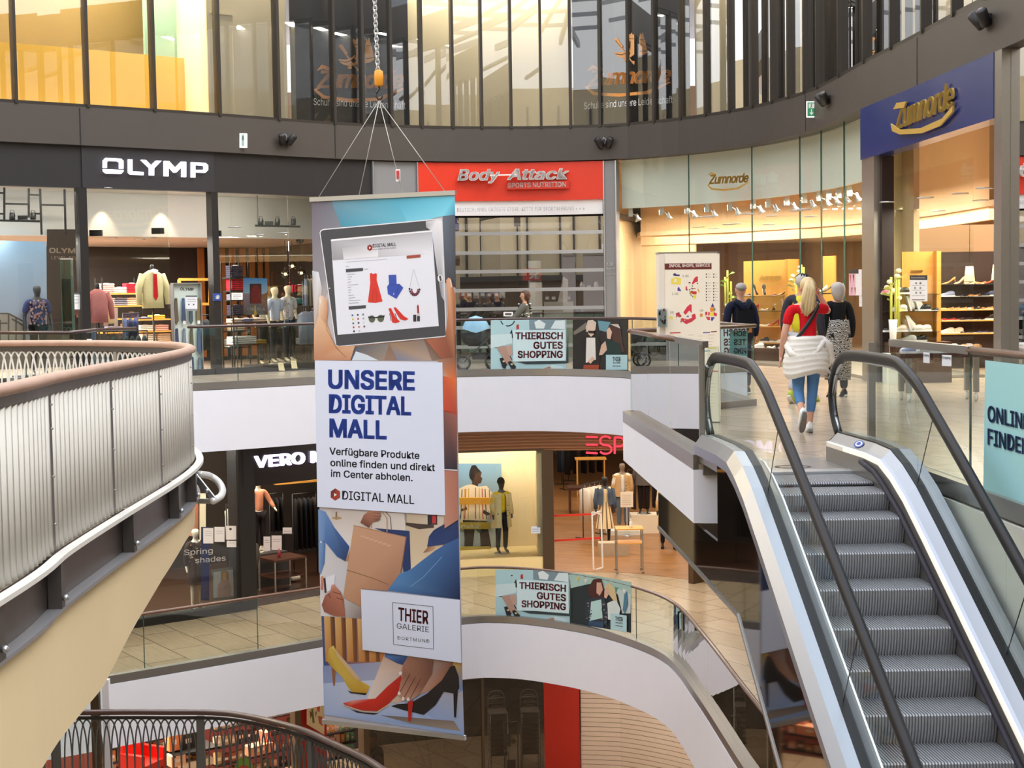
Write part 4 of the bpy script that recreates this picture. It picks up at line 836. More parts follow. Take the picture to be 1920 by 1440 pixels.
pl.rect(822, 1000, 845, 1052, '#3a3238', 9); pl.rect(850, 1010, 872, 1050, '#3a3238', 9); pl.rect(851, 985, 870, 1012, '#d8c8c0', 9); pl.poly([(850, 935), (858, 922), (864, 940), (866, 988), (852, 988)], '#a02428', 9)
pl.circ(1024, 727, 20, 27, '#f6f6fa', 8); pl.poly([(1014, 710), (1030, 706), (1036, 742), (1024, 752)], '#4a4a50', 9); pl.circ(194, 802, 5, 5, '#d8d8dc', 8)
pl.grad([(116, 872), (128, 856), (150, 858), (176, 890), (184, 960), (172, 1060), (200, 1140), (236, 1236), (386, 1236), (352, 1342), (80, 1342), (78, 1110), (112, 1010)], ['#f0d0b0', '#f4dcc4', '#e8b890', '#e0a67c', '#d49468', '#c88a60', '#dca87e', '#d49a70', '#e0b08a', '#c89070', '#c08868', '#e8bc98', '#ecc4a0'], 12)
pl.line([(170, 1080), (178, 1120), (250, 1250), (320, 1320)], 3, '#9a6a4c', 13); pl.line([(240, 1245), (300, 1300)], 3, '#a87858', 13); pl.poly([(118, 875), (130, 868), (138, 900), (128, 925), (118, 905)], '#f6e4d4', 13)
pl.grad([(1070, 742), (1086, 722), (1104, 730), (1120, 790), (1138, 852), (1142, 1440), (1060, 1370), (915, 1186), (1062, 1168), (1082, 1000)], ['#dca078', '#e8b48c', '#d8946c', '#c07850', '#b87048', '#7a4430', '#8a5038', '#b86a50', '#9a5a44', '#c8845c'], 12); pl.poly([(1096, 732), (1108, 740), (1116, 790), (1104, 800)], '#ecd0c0', 13)
pl.crop(570, 660, 4.234)
pl.grad([(1060, 60), (1210, 40), (1214, 260), (1108, 200)], ['#a8826a', '#8a5a44', '#e87838', '#c8a890'], 13); pl.grad([(1108, 190), (1212, 210), (1217, 500), (1114, 470)], ['#d86038', '#e8743a', '#b84838', '#c84c34'], 14); pl.grad([(1112, 460), (1217, 470), (1220, 935), (1118, 930)], ['#8a5a54', '#a86858', '#2c2834', '#3a3440'], 14)
pl.poly([(1118, 928), (1221, 934), (1221, 942), (1118, 936)], '#f0ecec', 15); pl.grad([(1118, 940), (1222, 944), (1228, 1330), (1120, 1400)], ['#c08068', '#b07060', '#b87c68', '#c8907c'], 14)
pl.poly([(91, 66), (1104, 82), (1126, 1296), (112, 1228)], '#e4ebff', 16)
TX = '#3a5cc4'
pl.text('UNSERE', (197, 284), (886, 300), 140, TX, 17, .045); pl.text('DIGITAL', (203, 478), (857, 498), 138, TX, 17, .045); pl.text('MALL', (207, 670), (663, 688), 138, TX, 17, .045)
DK = '#2e323c'; pl.text('Verfügbare Produkte', (208, 812), (922, 848), 54, DK, 17, .022); pl.text('online finden und direkt', (215, 903), (1045, 944), 54, DK, 17, .022); pl.text('im Center abholen.', (219, 988), (868, 1024), 54, DK, 17, .022)
pl.text('DIGITAL MALL', (309, 1168), (880, 1206), 68, DK, 17, .012); pl.poly(hexa(255, 1130, 49), '#a8402c', 17); pl.poly([(219, 1105), (255, 1081), (255, 1130), (219, 1155)], '#7c2a20', 18); pl.poly([(246, 1117), (246, 1146), (267, 1132)], '#fff', 19)
pl.crop(570, 950, 3.2)
pl.grad([(88, 20), (926, 60), (936, 560), (100, 660)], ['#d8d0cc', '#b89c88', '#8a9ab8', '#e8e8f0'], 1); pl.grad([(160, 20), (620, 40), (610, 200), (180, 260)], ['#cabfb8', '#d8d0c8', '#e8dcd0', '#f0ecec'], 2)
pl.grad([(600, 40), (840, 46), (830, 300), (640, 380)], ['#c8b498', '#d8ccc0', '#e0c8a8', '#e8d4b4'], 2); pl.poly([(610, 95), (780, 110), (780, 126), (690, 135), (612, 112)], '#4a3a34', 3); pl.rect(742, 50, 800, 108, '#2c2830', 3); pl.rect(770, 54, 794, 100, '#c83a38', 4); pl.rect(190, 30, 200, 78, '#8a7458', 3); pl.circ(198, 68, 30, 9, '#b89a70', 3)
pl.grad([(100, 560), (260, 560), (346, 600), (346, 672), (102, 655)], ['#f0f0f6', '#c8c0c0', '#a89890', '#8a7a72', '#e8e8f0'], 3)
pl.grad([(86, 14), (130, 30), (182, 122), (274, 240), (250, 328), (200, 300), (130, 214), (124, 340), (100, 408), (90, 390)], ['#7fa0d0', '#6c92c8', '#4a70b0', '#2f4c88', '#27406e', '#36589c', '#4f78b8', '#4a74b4', '#6a90c4', '#7c9cc8'], 4); pl.circ(103, 211, 7, 7, '#d8e0ec', 5); pl.line([(88, 205), (128, 210)], 3, '#34548c', 5)
pl.grad([(250, 325), (272, 270), (300, 220), (300, 330)], ['#b88868', '#c89878', '#a87858', '#b88468'], 4)
pl.line([(405, 130), (412, 70), (440, 40)], 5, '#b89070', 6); pl.line([(500, 150), (500, 70), (470, 28)], 6, '#c09878', 8); pl.line([(525, 135), (518, 60), (490, 30)], 4, '#5a4a44', 5)
pl.poly([(420, 128), (634, 145), (642, 372), (600, 400), (560, 180)], '#243a6c', 5); pl.poly([(618, 180), (606, 260), (586, 398), (570, 400), (590, 180)], '#8a6248', 6)
pl.grad([(300, 112), (612, 182), (580, 396), (500, 505), (346, 492), (346, 600), (236, 545)], ['#d0a080', '#c8987c', '#b88868', '#b08064', '#c49272', '#b88a6c', '#c89a7a'], 7); pl.line([(258, 378), (420, 430), (508, 466)], 4, '#96684c', 8); pl.line([(300, 112), (612, 182)], 5, '#b08464', 8)
for k in range(7): pl.circ(355+k*26, 178+k*9, 15, 6, '#d8ae90', 8, 8)
pl.grad([(340, 95), (360, 50), (396, 20), (455, 24), (466, 50), (450, 84), (410, 92), (392, 126)], ['#7c4c3c', '#a06850', '#c08c74', '#b8826a', '#a87058', '#8a5844', '#9a6450', '#6c4234'], 9)
for y in (40, 58, 76): pl.line([(418, y-4), (462, y)], 3, '#6c4234', 10)
pl.grad([(716, 276), (750, 235), (790, 238), (770, 262)], ['#8a5a3c', '#a87850', '#c89c78', '#d8b090'], 6)
pl.grad([(498, 502), (520, 440), (560, 408), (640, 378), (700, 330), (790, 262), (860, 220), (930, 180), (937, 554)], ['#4a7cb8', '#5c90c8', '#6c9ccc', '#4a7cb4', '#4472ac', '#3a649c', '#2c5088', '#3c6098', '#10204c'], 6)
pl.grad([(740, 240), (752, 176), (780, 140), (926, 56), (931, 186), (840, 226)], ['#2c4478', '#223a70', '#1c2e60', '#2c3c68', '#223868', '#2a4278'], 7); pl.line([(640, 480), (720, 420), (830, 300)], 4, '#7aa6d4', 8)
pl.grad([(102, 420), (118, 414), (116, 500), (100, 498)], ['#d89078', '#e0a088', '#c07860', '#d09080'], 4); pl.poly([(118, 430), (188, 404), (182, 490), (130, 516)], '#eef0f8', 6); pl.poly([(118, 430), (130, 424), (138, 512), (126, 518)], '#4a2c34', 7)
pl.grad([(108, 588), (130, 530), (160, 510), (166, 470), (184, 464), (200, 486), (222, 510), (240, 556), (250, 660), (180, 654), (124, 630)], ['#8a5040', '#a8664e', '#b87460', '#e0b0a0', '#d8a08c', '#c8846c', '#b06850', '#9a5844', '#a86850', '#b07058', '#94584a'], 8)
for p in ([(176, 510), (222, 524)], [(196, 545), (240, 560)], [(150, 520), (160, 550)]): pl.line(p, 4, '#6c3a30', 9)
pl.grad([(104, 652), (480, 676), (500, 940), (118, 960)], ['#4a5488', '#c08a4a', '#c87c38', '#38508c'], 1)
for k, x in enumerate((120, 185, 250, 320, 385)): pl.grad([(x, 655+k*4), (x+38, 658+k*4), (x+48, 930), (x+10, 930)], ['#e0b878', '#d8a460', '#c07c3c', '#cc8c48'], 2); pl.grad([(x+38, 660), (x+64, 662), (x+70, 930), (x+48, 930)], ['#8a5a34', '#5a3420', '#6c4024', '#8a5830'], 2)
pl.grad([(114, 955), (480, 930), (948, 930), (962, 1372), (122, 1250)], ['#8a98c8', '#a8a8c0', '#c8b090', '#9ab4e0', '#a8bce4'], 3); pl.grad([(118, 1060), (420, 1040), (640, 1200), (900, 1330), (124, 1248)], ['#b8ccf0', '#d8d8e8', '#b8c8ea', '#8aa8dc', '#b0c4ec'], 4); pl.grad([(460, 1250), (900, 1285), (940, 1345), (640, 1300)], ['#7a6a64', '#8a7a70', '#a89888', '#988878'], 5)
pl.grad([(880, 930), (948, 934), (954, 1100), (930, 1120)], ['#c8a040', '#b08830', '#6888b8', '#8aa0c8'], 4)
pl.grad([(140, 925), (150, 850), (178, 832), (200, 870), (260, 950), (330, 1040), (396, 1076), (380, 1118), (290, 1112), (262, 1080), (230, 1020), (192, 985), (160, 955)], ['#c8a040', '#d8b850', '#e8d080', '#d8bc58', '#c8a850', '#d0ac4c', '#e0b840', '#c89828', '#c09a38', '#d0b048', '#d8b850', '#d0ac48', '#c09838'], 6)
pl.poly([(182, 842), (210, 880), (280, 960), (345, 1040), (310, 1034), (250, 960), (200, 895)], '#d8b890', 7); pl.poly([(166, 962), (190, 985), (187, 1072), (177, 1074)], '#9a6848', 6); pl.poly([(262, 1100), (290, 1112), (380, 1118), (370, 1130), (280, 1118)], '#2c2420', 6)
pl.grad([(486, 880), (900, 910), (890, 1000), (760, 1100), (560, 1180), (380, 1150), (440, 1000)], ['#c8a890', '#7a5040', '#6a4434', '#b88468', '#d8b8a0', '#f0e4dc', '#e8d0c0'], 6)
pl.grad([(880, 958), (906, 952), (930, 1020), (934, 1090), (902, 1120), (840, 1110), (790, 1190), (720, 1248), (600, 1220), (524, 1196), (560, 1184), (640, 1178), (740, 1120), (830, 1040)], ['#241c1c']*14, 7); pl.poly([(898, 1110), (926, 1090), (914, 1262), (902, 1262)], '#1c1616', 8)
pl.grad([(488, 878), (624, 896), (606, 952), (560, 938), (486, 900)], ['#2a4478', '#3a5888', '#24386a', '#2c4880', '#5a80b8'], 8)
pl.grad([(236, 1178), (300, 1160), (430, 1150), (500, 1080), (584, 1010), (596, 1060), (560, 1130), (500, 1190), (440, 1226), (360, 1222), (270, 1202)], ['#d83828', '#f0a090', '#d83020', '#c82c1c', '#c02818', '#a82014', '#b82418', '#c82c1c', '#c02a1a', '#c82c1c', '#d03020'], 9); pl.line([(240, 1190), (360, 1228), (440, 1232), (520, 1180)], 5, '#e8c8a0', 10); pl.poly([(280, 1216), (360, 1234), (450, 1240), (420, 1248), (320, 1236)], '#2c2020', 5); pl.poly([(626, 1170), (658, 1160), (644, 1284), (628, 1284)], '#c02418', 11)
pl.grad([(626, 900), (780, 912), (770, 1000), (720, 1080), (690, 1130), (640, 1160), (600, 1156), (566, 1130), (580, 1060), (596, 1000), (572, 1000), (600, 940)], ['#9a6a54', '#6a4438', '#7a5040', '#8a5c48', '#a87860', '#c89880', '#c08c74', '#c8947c', '#a87460', '#9a6a54', '#e8c8b8', '#a87860'], 12)
for p in ([(640, 1000), (580, 1110)], [(672, 1020), (606, 1140)], [(704, 1030), (640, 1150)]): pl.line(p, 4, '#5c3a30', 13)
for x, y in ((582, 998), (574, 1118), (598, 1150), (628, 1154)): pl.circ(x, y, 9, 12, '#f4e4e0', 14, 8)
pl.poly([(345, 494), (938, 558), (948, 936), (355, 857)], '#e4ebff', 16)
for a_, c_ in (((536, 573), (778, 598)), ((778, 598), (781, 853)), ((781, 853), (541, 825)), ((541, 825), (536, 573))): pl.line([a_, c_], 3, '#3a3a44', 17)
pl.text('THIER', (570, 680), (750, 703), 76, '#6a2426', 17, .03); pl.text('GALERIE', (561, 728), (753, 752), 32, '#33333c', 17, .0); pl.text('DORTMUND', (566, 795), (756, 816), 20, '#33333c', 17, .0, 0, 1.2)
q = V(ban.location); pl.mb.v = [tuple(V(p)-q) for p in pl.mb.v]; pr = pl.mb.build('printed_picture', FABRIC, ban); pr.parent = ban
HK = aty(711, 188, 19.95)
for x, y in ((596, 372), (673, 367), (755, 364), (836, 361)):
    b = MB(); p = aty(x, y, 20.4-(x-583)/270*.88); b.tube([HK, p], .005, 5); b.tube([p, p-V((0, 0, .05))], .009, 6); nk(b, 'wire', mat('wire_steel', '#c8c4c0', .4, .4))
b = MB(); p = HK.lerp(aty(755, 364, 19.85), .8); b.use('#f4ecec'); b.box(p.x-.03, p.x+.03, p.y-.008, p.y+.008, p.z-.08, p.z+.08); b.use('#c83a38'); b.box(p.x-.02, p.x+.02, p.y-.012, p.y-.008, p.z-.05, p.z+.06); nk(b, 'tag', PAINT, label='small white and red tag on a wire')
ch = thing('hoist_chain', 'galvanised hoist chain with yellow grip and black hook above the banner', 'chain', HK)
b = MB(); z = .40; up_ = V((-.004, 0, 1)); k = 0
while z < 2.9:
    c_ = V((-.024*z, 0, z)); a_ = []
    for i in range(12):
        t = 6.2832*i/12; a_.append(c_+(V((math.cos(t)*.024, 0, 0)) if k % 2 == 0 else V((math.cos(t)*.012, math.cos(t)*.02, 0)))+V((0, 0, math.sin(t)*.038)))
    b.tube(a_, .0085, 5, closed=True, cap=False, up=(0, 1, 0) if k % 2 == 0 else (1, 0, 0)); z += .05; k += 1
b.build('links', mat('galvanised', '#d0d0d2', .35, .6, noise=.05), ch)
b = MB(); b.lathe([(.04, .18), (.055, .2), (.06, .3), (.055, .38), (.02, .4)]); b.build('grip', mat('yellow_grip', '#e89a24', .5, noise=.03), ch)
b = MB(); b.tube([(.0, 0, .19), (0, 0, .14), (-.03, 0, .11), (-.035, 0, .05), (-.01, 0, .01), (.03, 0, .02), (.045, 0, .06)], .014, 7); b.build('hook', BLACK, ch)
# ================================================================ INFO PILLAR
kc = V((2.13, 17.9, 0)); ki = thing('info_pillar', 'cream lit info pillar with coloured floor plans and red heading', 'info pillar', kc)
fq = (V((fl(1350, 792).x, fl(1350, 792).y))-V((fl(1240, 792).x, fl(1240, 792).y))).normalized()
KP = Plane(aty(1290, 640, 17.6), (1, .04, 0)); w0, w1 = KP.at(1247, 640), KP.at(1346, 640)
x0, x1 = w0.x-kc.x, w1.x-kc.x; yf = w0.y-kc.y; H_ = KP.at(1290, 475).z
sec = [(x0, yf+.012), (x1, w1.y-kc.y+.012), (x1+.035, yf+.06), (x1+.02, yf+.3), (x1-.2, yf+.46), (x0+.1, yf+.46), (x0-.04, yf+.3), (x0-.085, yf+.12), (x0-.06, yf+.03)]
b = MB(); b.rings([[(x, y, z) for x, y in sec] for z in (.09, H_)], smooth=False); b.build('body', mat('cream_plastic', '#f0e6d6', .4, noise=.01), ki)
b = MB(); b.rings([[(x*.97, y+.01, z) for x, y in sec] for z in (0, .09)], smooth=False); b.build('plinth', BLACK, ki)
b = MB(); b.rings([[(x*1.02, y, z) for x, y in sec] for z in (H_, H_+.018)], smooth=False); b.build('cap', STEEL, ki)
pl = KP; pl.crop(1220, 460, 7.2); LITP = mat('backlit_print', attr=True, rough=.4, emit=.12, noise=.0, nscale=3)
pl.poly([(192, 118), (925, 118), (940, 2380), (205, 2380)], '#f3e8d4', 1)
pl.poly([(189, 246), (820, 240), (822, 322), (190, 328)], '#6a2a26', 2); pl.text('INFOS, SHOPS, SERVICE', (250, 296), (802, 288), 42, '#f8f0e8', 3, .018)
sh_ = lambda P_, c_: pl.poly(P_, c_, 2)
sh_([(275, 450), (340, 430), (410, 445), (405, 530), (345, 525), (275, 525)], '#efd95a'); pl.poly([(318, 455), (350, 455), (345, 500), (318, 500)], '#f3e8d4', 3); sh_([(302, 388), (330, 372), (345, 392), (392, 396), (392, 415), (335, 415), (305, 408)], '#3a3a6a')
sh_([(555, 515), (590, 440), (615, 420), (637, 422), (637, 490), (600, 500), (565, 530)], '#d2384a'); sh_([(362, 575), (380, 560), (415, 620), (362, 615)], '#5a4a9a'); sh_([(470, 560), (490, 552), (495, 600), (470, 600)], '#d8485a'); sh_([(545, 620), (620, 622), (618, 662), (570, 660), (545, 640)], '#cf3a36'); sh_([(580, 670), (615, 675), (610, 720), (575, 715)], '#e8d840'); sh_([(525, 618), (545, 618), (545, 660), (522, 660)], '#b88a48'); sh_([(540, 575), (605, 575), (605, 590), (540, 590)], '#d87a8a'); sh_([(635, 565), (660, 625), (650, 640), (630, 600)], '#d8a84a')
sh_([(440, 905), (490, 830), (530, 795), (552, 800), (555, 915), (520, 880), (470, 940)], '#d8384e'); sh_([(550, 940), (600, 920), (612, 985), (560, 1030), (480, 1065), (400, 1010), (420, 980), (500, 1000), (560, 975)], '#d2384a'); sh_([(340, 915), (375, 905), (420, 955), (395, 975), (345, 950)], '#d2384a'); sh_([(255, 955), (305, 965), (300, 1000), (258, 990)], '#efe070'); sh_([(475, 970), (505, 940), (520, 970)], '#8a6ab0')
sh_([(810, 830), (838, 778), (858, 830)], '#3a3a8a'); sh_([(800, 840), (860, 830), (870, 890), (805, 900)], '#e88a3a'); sh_([(850, 900), (895, 920), (890, 960), (850, 950)], '#d83848'); sh_([(800, 905), (850, 905), (845, 960), (800, 950)], '#f0d848'); sh_([(735, 900), (765, 895), (765, 940), (735, 945)], '#cf3a44'); sh_([(775, 900), (800, 905), (795, 950), (775, 945)], '#d8486a'); sh_([(740, 960), (800, 965), (800, 1010), (770, 1010)], '#d84a4a'); sh_([(815, 970), (865, 970), (830, 1025), (812, 1010)], '#44449a'); sh_([(850, 850), (875, 850), (875, 880), (850, 885)], '#4ac0b0'); sh_([(665, 920), (705, 925), (700, 965), (665, 962)], '#d8903a')
for t, x, y in (('2. OG', 430, 428), ('1. OG', 287, 668), ('EG', 268, 920), ('UG', 664, 892)): pl.text(t, (x, y), (x+(82 if len(t) > 3 else 42), y-1), 28, '#55504c', 3, .0)
for k in range(26):
    x, y = random.choice([(random.uniform(440, 640), random.uniform(480, 700)), (random.uniform(330, 560), random.uniform(900, 1040))]); pl.circ(x, y, 9, 9, random.choice(['#2c2c2c', '#8a3a3a', '#e8e0d4', '#4a7a5a']), 4, 7)
for c_ in range(2):
    for k in range(9):
        y = 380+k*39+(40 if k > 1 else 0); pl.rect(745+c_*98, y, 758+c_*98, y+20, '#4a4644', 2); pl.line([(772+c_*92, y+8), (805+c_*92+(k % 3)*8, y+8)], 5, '#b8aca0', 2)
for x, y, w_, c_ in ((258, 1184, 145, '#c0343c'), (705, 1180, 95, '#5a5a9a'), (812, 1168, 80, '#8a4a3a'), (585, 1283, 105, '#e0d840'), (770, 1390, 120, '#e8dc50'), (700, 1430, 100, '#58b0b8'), (300, 1400, 0, '#fff')): pl.line([(x, y), (x+w_, y-6)], 14, c_, 2)
for c_ in range(5):
    for k in range(24): x = 225+c_*138; y = 1210+k*44+(c_ % 2)*14; pl.line([(x, y), (x+random.uniform(40, 95), y-1)], 5, random.choice(['#c8b8a8', '#b8a898', '#d0c0ae']), 2)
for x, y in ((430, 1480), (440, 1680), (430, 1850), (800, 1700)): pl.line([(x-70, y), (x+110, y)], 14, '#c8604c', 2)
pl.mb.v = [tuple(V(p)-kc) for p in pl.mb.v]; pl.mb.build('floor_plan_print', LITP, ki, label='lit print with floor plans and columns of shop names')
bx = thing('leaflet_box', 'small clear leaflet box with patterned brochures on the left side of the info pillar', 'leaflet holder', KP.crop(0, 0, 1).at(1241, 596, .04)); q = V(bx.location)
b = MB(); b.box(-.06, .055, -.03, .02, -.11, .1); b.build('holder', glass('holder_acrylic', (.9, .95, .95), .03), bx)
b = MB(); b.use('#dce4e4'); b.box(-.05, .045, -.022, .01, -.1, .12)
for k in range(14): b.use(random.choice(['#3a4a50', '#7a9aa4', '#b84a48', '#f0f0f0', '#8ab0b0'])); x = random.uniform(-.045, .02); z = random.uniform(-.09, .08); b.box(x, x+.02, -.0245, -.0225, z, z+.03)
b.build('leaflets', PAINT, bx)
# ================================================================ POSTERS ON THE GLASS
PALE = '#b4d8de'
def thier_left(pl):
    pl.poly([(262, 1046), (726, 1044), (726, 1360), (262, 1360)], PALE, 1); pl.poly([(498, 1044), (722, 1044), (724, 1104), (500, 1106)], '#7f96a0', 2); pl.poly([(530, 1060), (560, 1045), (600, 1070), (590, 1100), (540, 1100)], '#e4f0f0', 3); pl.poly([(630, 1100), (660, 1050), (720, 1048), (722, 1104)], '#dcecee', 3)
    for cx, cy, r in ((314, 1102, 46), (366, 1040, 44)):
        a = [(cx+r*math.cos(t), cy+r*math.sin(t)) for t in (6.2832*k/22 for k in range(23))]; a = [p for p in a if p[1] > 1047]; pl.line(a, 7, '#23262a', 3+(r == 44))
    pl.poly([(420, 1078), (434, 1072), (436, 1102), (420, 1104)], '#b8302c', 2); pl.poly([(368, 1150), (392, 1104), (400, 1160)], '#22282c', 2)
    pl.poly([(262, 1140), (390, 1130), (395, 1190), (262, 1222)], '#d0e8ea', 2); pl.line([(262, 1216), (330, 1218), (395, 1200)], 4, '#2c3438', 3)
    pl.poly([(300, 1214), (345, 1206), (400, 1310), (360, 1318)], '#b89484', 4); pl.poly([(350, 1206), (392, 1200), (395, 1260), (372, 1270)], '#c4a090', 4)
    pl.poly([(316, 1282), (336, 1276), (362, 1320), (352, 1346), (334, 1338)], '#1c2024', 5); pl.poly([(366, 1304), (386, 1298), (418, 1332), (414, 1350), (388, 1346)], '#1c2024', 5); pl.circ(342, 1300, 8, 6, '#d8c890', 6, 8); pl.circ(392, 1318, 8, 6, '#d8c890', 6, 8)
    pl.poly([(356, 1250), (380, 1262), (396, 1290), (370, 1288)], '#23282c', 3); pl.line([(470, 1300), (490, 1330), (500, 1346)], 4, '#2c3438', 2); pl.poly([(560, 1350), (640, 1322), (700, 1330), (722, 1358), (560, 1358)], '#cfe6ea', 2); pl.poly([(580, 1346), (625, 1330), (636, 1340), (600, 1358)], '#b08a78', 3)
    pl.poly([(414, 1300), (726, 1300), (740, 1128), (742, 1312), (480, 1318)], '#2c3c40', 4); pl.poly([(398, 1110), (724, 1106), (726, 1296), (400, 1302)], '#d4ecf0', 5)
    for t, x, y in (('THIERISCH', 414, 1164), ('GUTES', 525, 1222), ('SHOPPING', 428, 1278)): pl.text(t, (x, y), (708, y-1), 40, '#6a2a34', 6, .04)
def logo_box(pl, x0, y0, x1, y1):
    pl.poly([(x0, y0), (x1, y0), (x1, y1), (x0, y1)], PALE, 6); cx = (x0+x1)/2; w_ = (x1-x0)*.23; t_, b_ = y0+(y1-y0)*.05, y0+(y1-y0)*.93
    for a, c_ in (((cx-w_, t_), (cx+w_, t_)), ((cx+w_, t_), (cx+w_, b_)), ((cx+w_, b_), (cx-w_, b_)), ((cx-w_, b_), (cx-w_, t_))): pl.line([a, c_], 2, '#2c3a40', 7)
    h = b_-t_; pl.text('THIER', (cx-w_*.8, t_+h*.42), (cx+w_*.8, t_+h*.42), h*.3, '#33343c', 7, .03); pl.text('GALERIE', (cx-w_*.78, t_+h*.6), (cx+w_*.78, t_+h*.6), h*.11, '#4a5a60', 7); pl.text('DORTMUND', (cx-w_*.78, t_+h*.85), (cx+w_*.78, t_+h*.85), h*.09, '#4a5a60', 7)
FC = lambda: Curved(FP, .025).crop(840, 280, 3.272)
pl = FC(); thier_left(pl); tag(pl.mb.build('glass_poster', PAINT), 'pale blue poster with dark red capitals on the upper gallery balustrade', 'poster')
pl = FC(); pl.poly([(766, 1046), (1108, 1044), (1108, 1370), (766, 1362)], '#26221f', 1); pl.poly([(770, 1120), (850, 1060), (850, 1100), (775, 1140)], '#7a7468', 2); pl.poly([(920, 1050), (1000, 1060), (970, 1120), (930, 1110)], '#6a9aa8', 2)
def lady(pl, P_): [pl.poly(p, c_, L_) for p, c_, L_ in P_]
lady(pl, [([(848, 1090), (860, 1050), (890, 1046), (912, 1062), (906, 1110), (850, 1120)], '#d8c8b8', 3), ([(862, 1072), (886, 1066), (904, 1090), (898, 1135), (880, 1150), (862, 1130)], '#e4c8b4', 4), ([(862, 1112), (904, 1114), (900, 1130), (866, 1128)], '#2c1c1a', 5), ([(815, 1165), (850, 1150), (930, 1150), (946, 1240), (930, 1320), (838, 1322), (824, 1240)], '#1f1c1c', 3), ([(852, 1155), (906, 1155), (910, 1290), (848, 1310)], '#e8e4dc', 4), ([(836, 1322), (930, 1322), (926, 1364), (830, 1362)], '#a8492c', 4), ([(860, 1300), (890, 1270), (905, 1285), (880, 1315)], '#e0bca4', 6),
    ([(984, 1100), (1010, 1070), (1060, 1090), (1076, 1200), (1090, 1240), (1040, 1250), (1010, 1160)], '#4a2c22', 3), ([(976, 1110), (992, 1090), (1010, 1120), (1000, 1165), (980, 1160)], '#e0bca4', 4), ([(996, 1072), (1050, 1072), (1064, 1100), (1040, 1090)], '#d0c4b8', 5), ([(950, 1190), (985, 1168), (1060, 1190), (1070, 1262), (960, 1262)], '#12302c', 4), ([(945, 1200), (970, 1175), (980, 1230), (950, 1262), (930, 1262)], '#d8b49c', 5)])
for k in range(8): pl.line([(852, 1172+k*16), (908, 1172+k*16)], 6, '#2a2624', 5)
logo_box(pl, 974, 1260, 1108, 1352); tag(pl.mb.build('glass_poster', PAINT), 'poster of two laughing women before a dark ground on the upper gallery balustrade', 'poster')
# lower gallery: the same pair, second picture differs
LPATH = [p for p in E0]; LN = normals(LPATH); LPATH = [p-n_*.07 for p, n_ in zip(LPATH, LN)]
class Shift(Curved):
    def at(s, x, y, off=0):
        a, c_, d_, e_ = s.m; return super().at(a+(x-262)*c_, s.ytop(a+(x-262)*c_)+(y-1044)*d_*s.hs(a+(x-262)*c_), off)
pl = Shift(LPATH, .025); pl.m = (321, 1.076, 1.0, 0); pl.o = (840, 800, 3.6)
YT = [(321, 962, 338), (575, 964, 344), (820, 984, 348), (1000, 1005, 340), (1238, 1048, 345)]
def interp(x, k):
    for p, q in zip(YT, YT[1:]):
        if x <= q[0]: return p[k]+(q[k]-p[k])*(x-p[0])/(q[0]-p[0])
    return YT[-1][k]
pl.ytop = lambda x: interp(x, 1); pl.hs = lambda x: interp(x, 2)/318
thier_left(pl); tag(pl.mb.build('glass_poster', PAINT), 'pale blue poster with dark red capitals on the lower gallery balustrade', 'poster')
pl = Curved(LPATH, .025).crop(840, 800, 3.6)
pl.poly([(822, 984), (1238, 1048), (1238, 1392), (822, 1324)], '#1d2b2e', 1); pl.poly([(822, 984), (1000, 1006), (1238, 1048), (1238, 1200), (1130, 1120), (960, 1060), (830, 1090)], '#a9c9c0', 2); pl.poly([(1140, 1090), (1238, 1130), (1236, 1260), (1180, 1260)], '#c4d4d0', 3)
for k in range(7): x = 870+k*52; y = 1010+k*14; pl.poly([(x, y), (x+26, y+6), (x+8, y+34)], ['#e0c868', '#e8e0d0', '#4a9a8a', '#d87a5a', '#d8e4e0', '#58a08c', '#e8e4dc'][k], 4)
lady(pl, [([(950, 1090), (985, 1030), (1040, 1025), (1058, 1090), (1050, 1150), (990, 1160), (955, 1130)], '#4a1c16', 5), ([(1010, 1050), (1040, 1050), (1052, 1100), (1030, 1140), (1008, 1120)], '#d8a890', 6), ([(930, 1180), (980, 1150), (1060, 1150), (1086, 1230), (1080, 1340), (930, 1322)], '#27343c', 5), ([(972, 1180), (1040, 1165), (1050, 1290), (960, 1310)], '#b8dcd8', 6), ([(958, 1308), (1050, 1318), (1060, 1356), (950, 1340)], '#2c4a6a', 6), ([(1060, 1080), (1090, 1050), (1130, 1090), (1150, 1180), (1120, 1170), (1090, 1130)], '#d8c090', 5), ([(1062, 1100), (1085, 1080), (1092, 1130), (1074, 1160), (1060, 1150)], '#dcb49c', 6), ([(1080, 1190), (1140, 1165), (1170, 1230), (1150, 1310), (1086, 1300)], '#d8e4e0', 5), ([(1196, 1130), (1215, 1110), (1222, 1200), (1200, 1262), (1185, 1240)], '#4a7a90', 5)])
for k in range(30): x, y = random.uniform(935, 975), random.uniform(1190, 1320); pl.circ(x+(110 if k % 2 else 0), y, 5, 5, random.choice(['#8a98a8', '#121a20', '#5a6a8a', '#a87a88']), 7, 6)
pl.poly([(1106, 1258), (1216, 1274), (1216, 1385), (1106, 1368)], PALE, 8)
for a, c_ in (((1134, 1268), (1194, 1274)), ((1194, 1274), (1194, 1362)), ((1194, 1362), (1134, 1354)), ((1134, 1354), (1134, 1268))): pl.line([a, c_], 2, '#2c3a40', 9)
pl.text('THIER', (1139, 1306), (1190, 1312), 26, '#33343c', 9, .03); pl.text('GALERIE', (1140, 1324), (1190, 1330), 9, '#5a6a70', 9); pl.text('DORTMUND', (1140, 1344), (1190, 1350), 7, '#5a6a70', 9)
tag(pl.mb.build('glass_poster', PAINT), 'poster of two friends at a party with bunting on the lower gallery balustrade', 'poster')
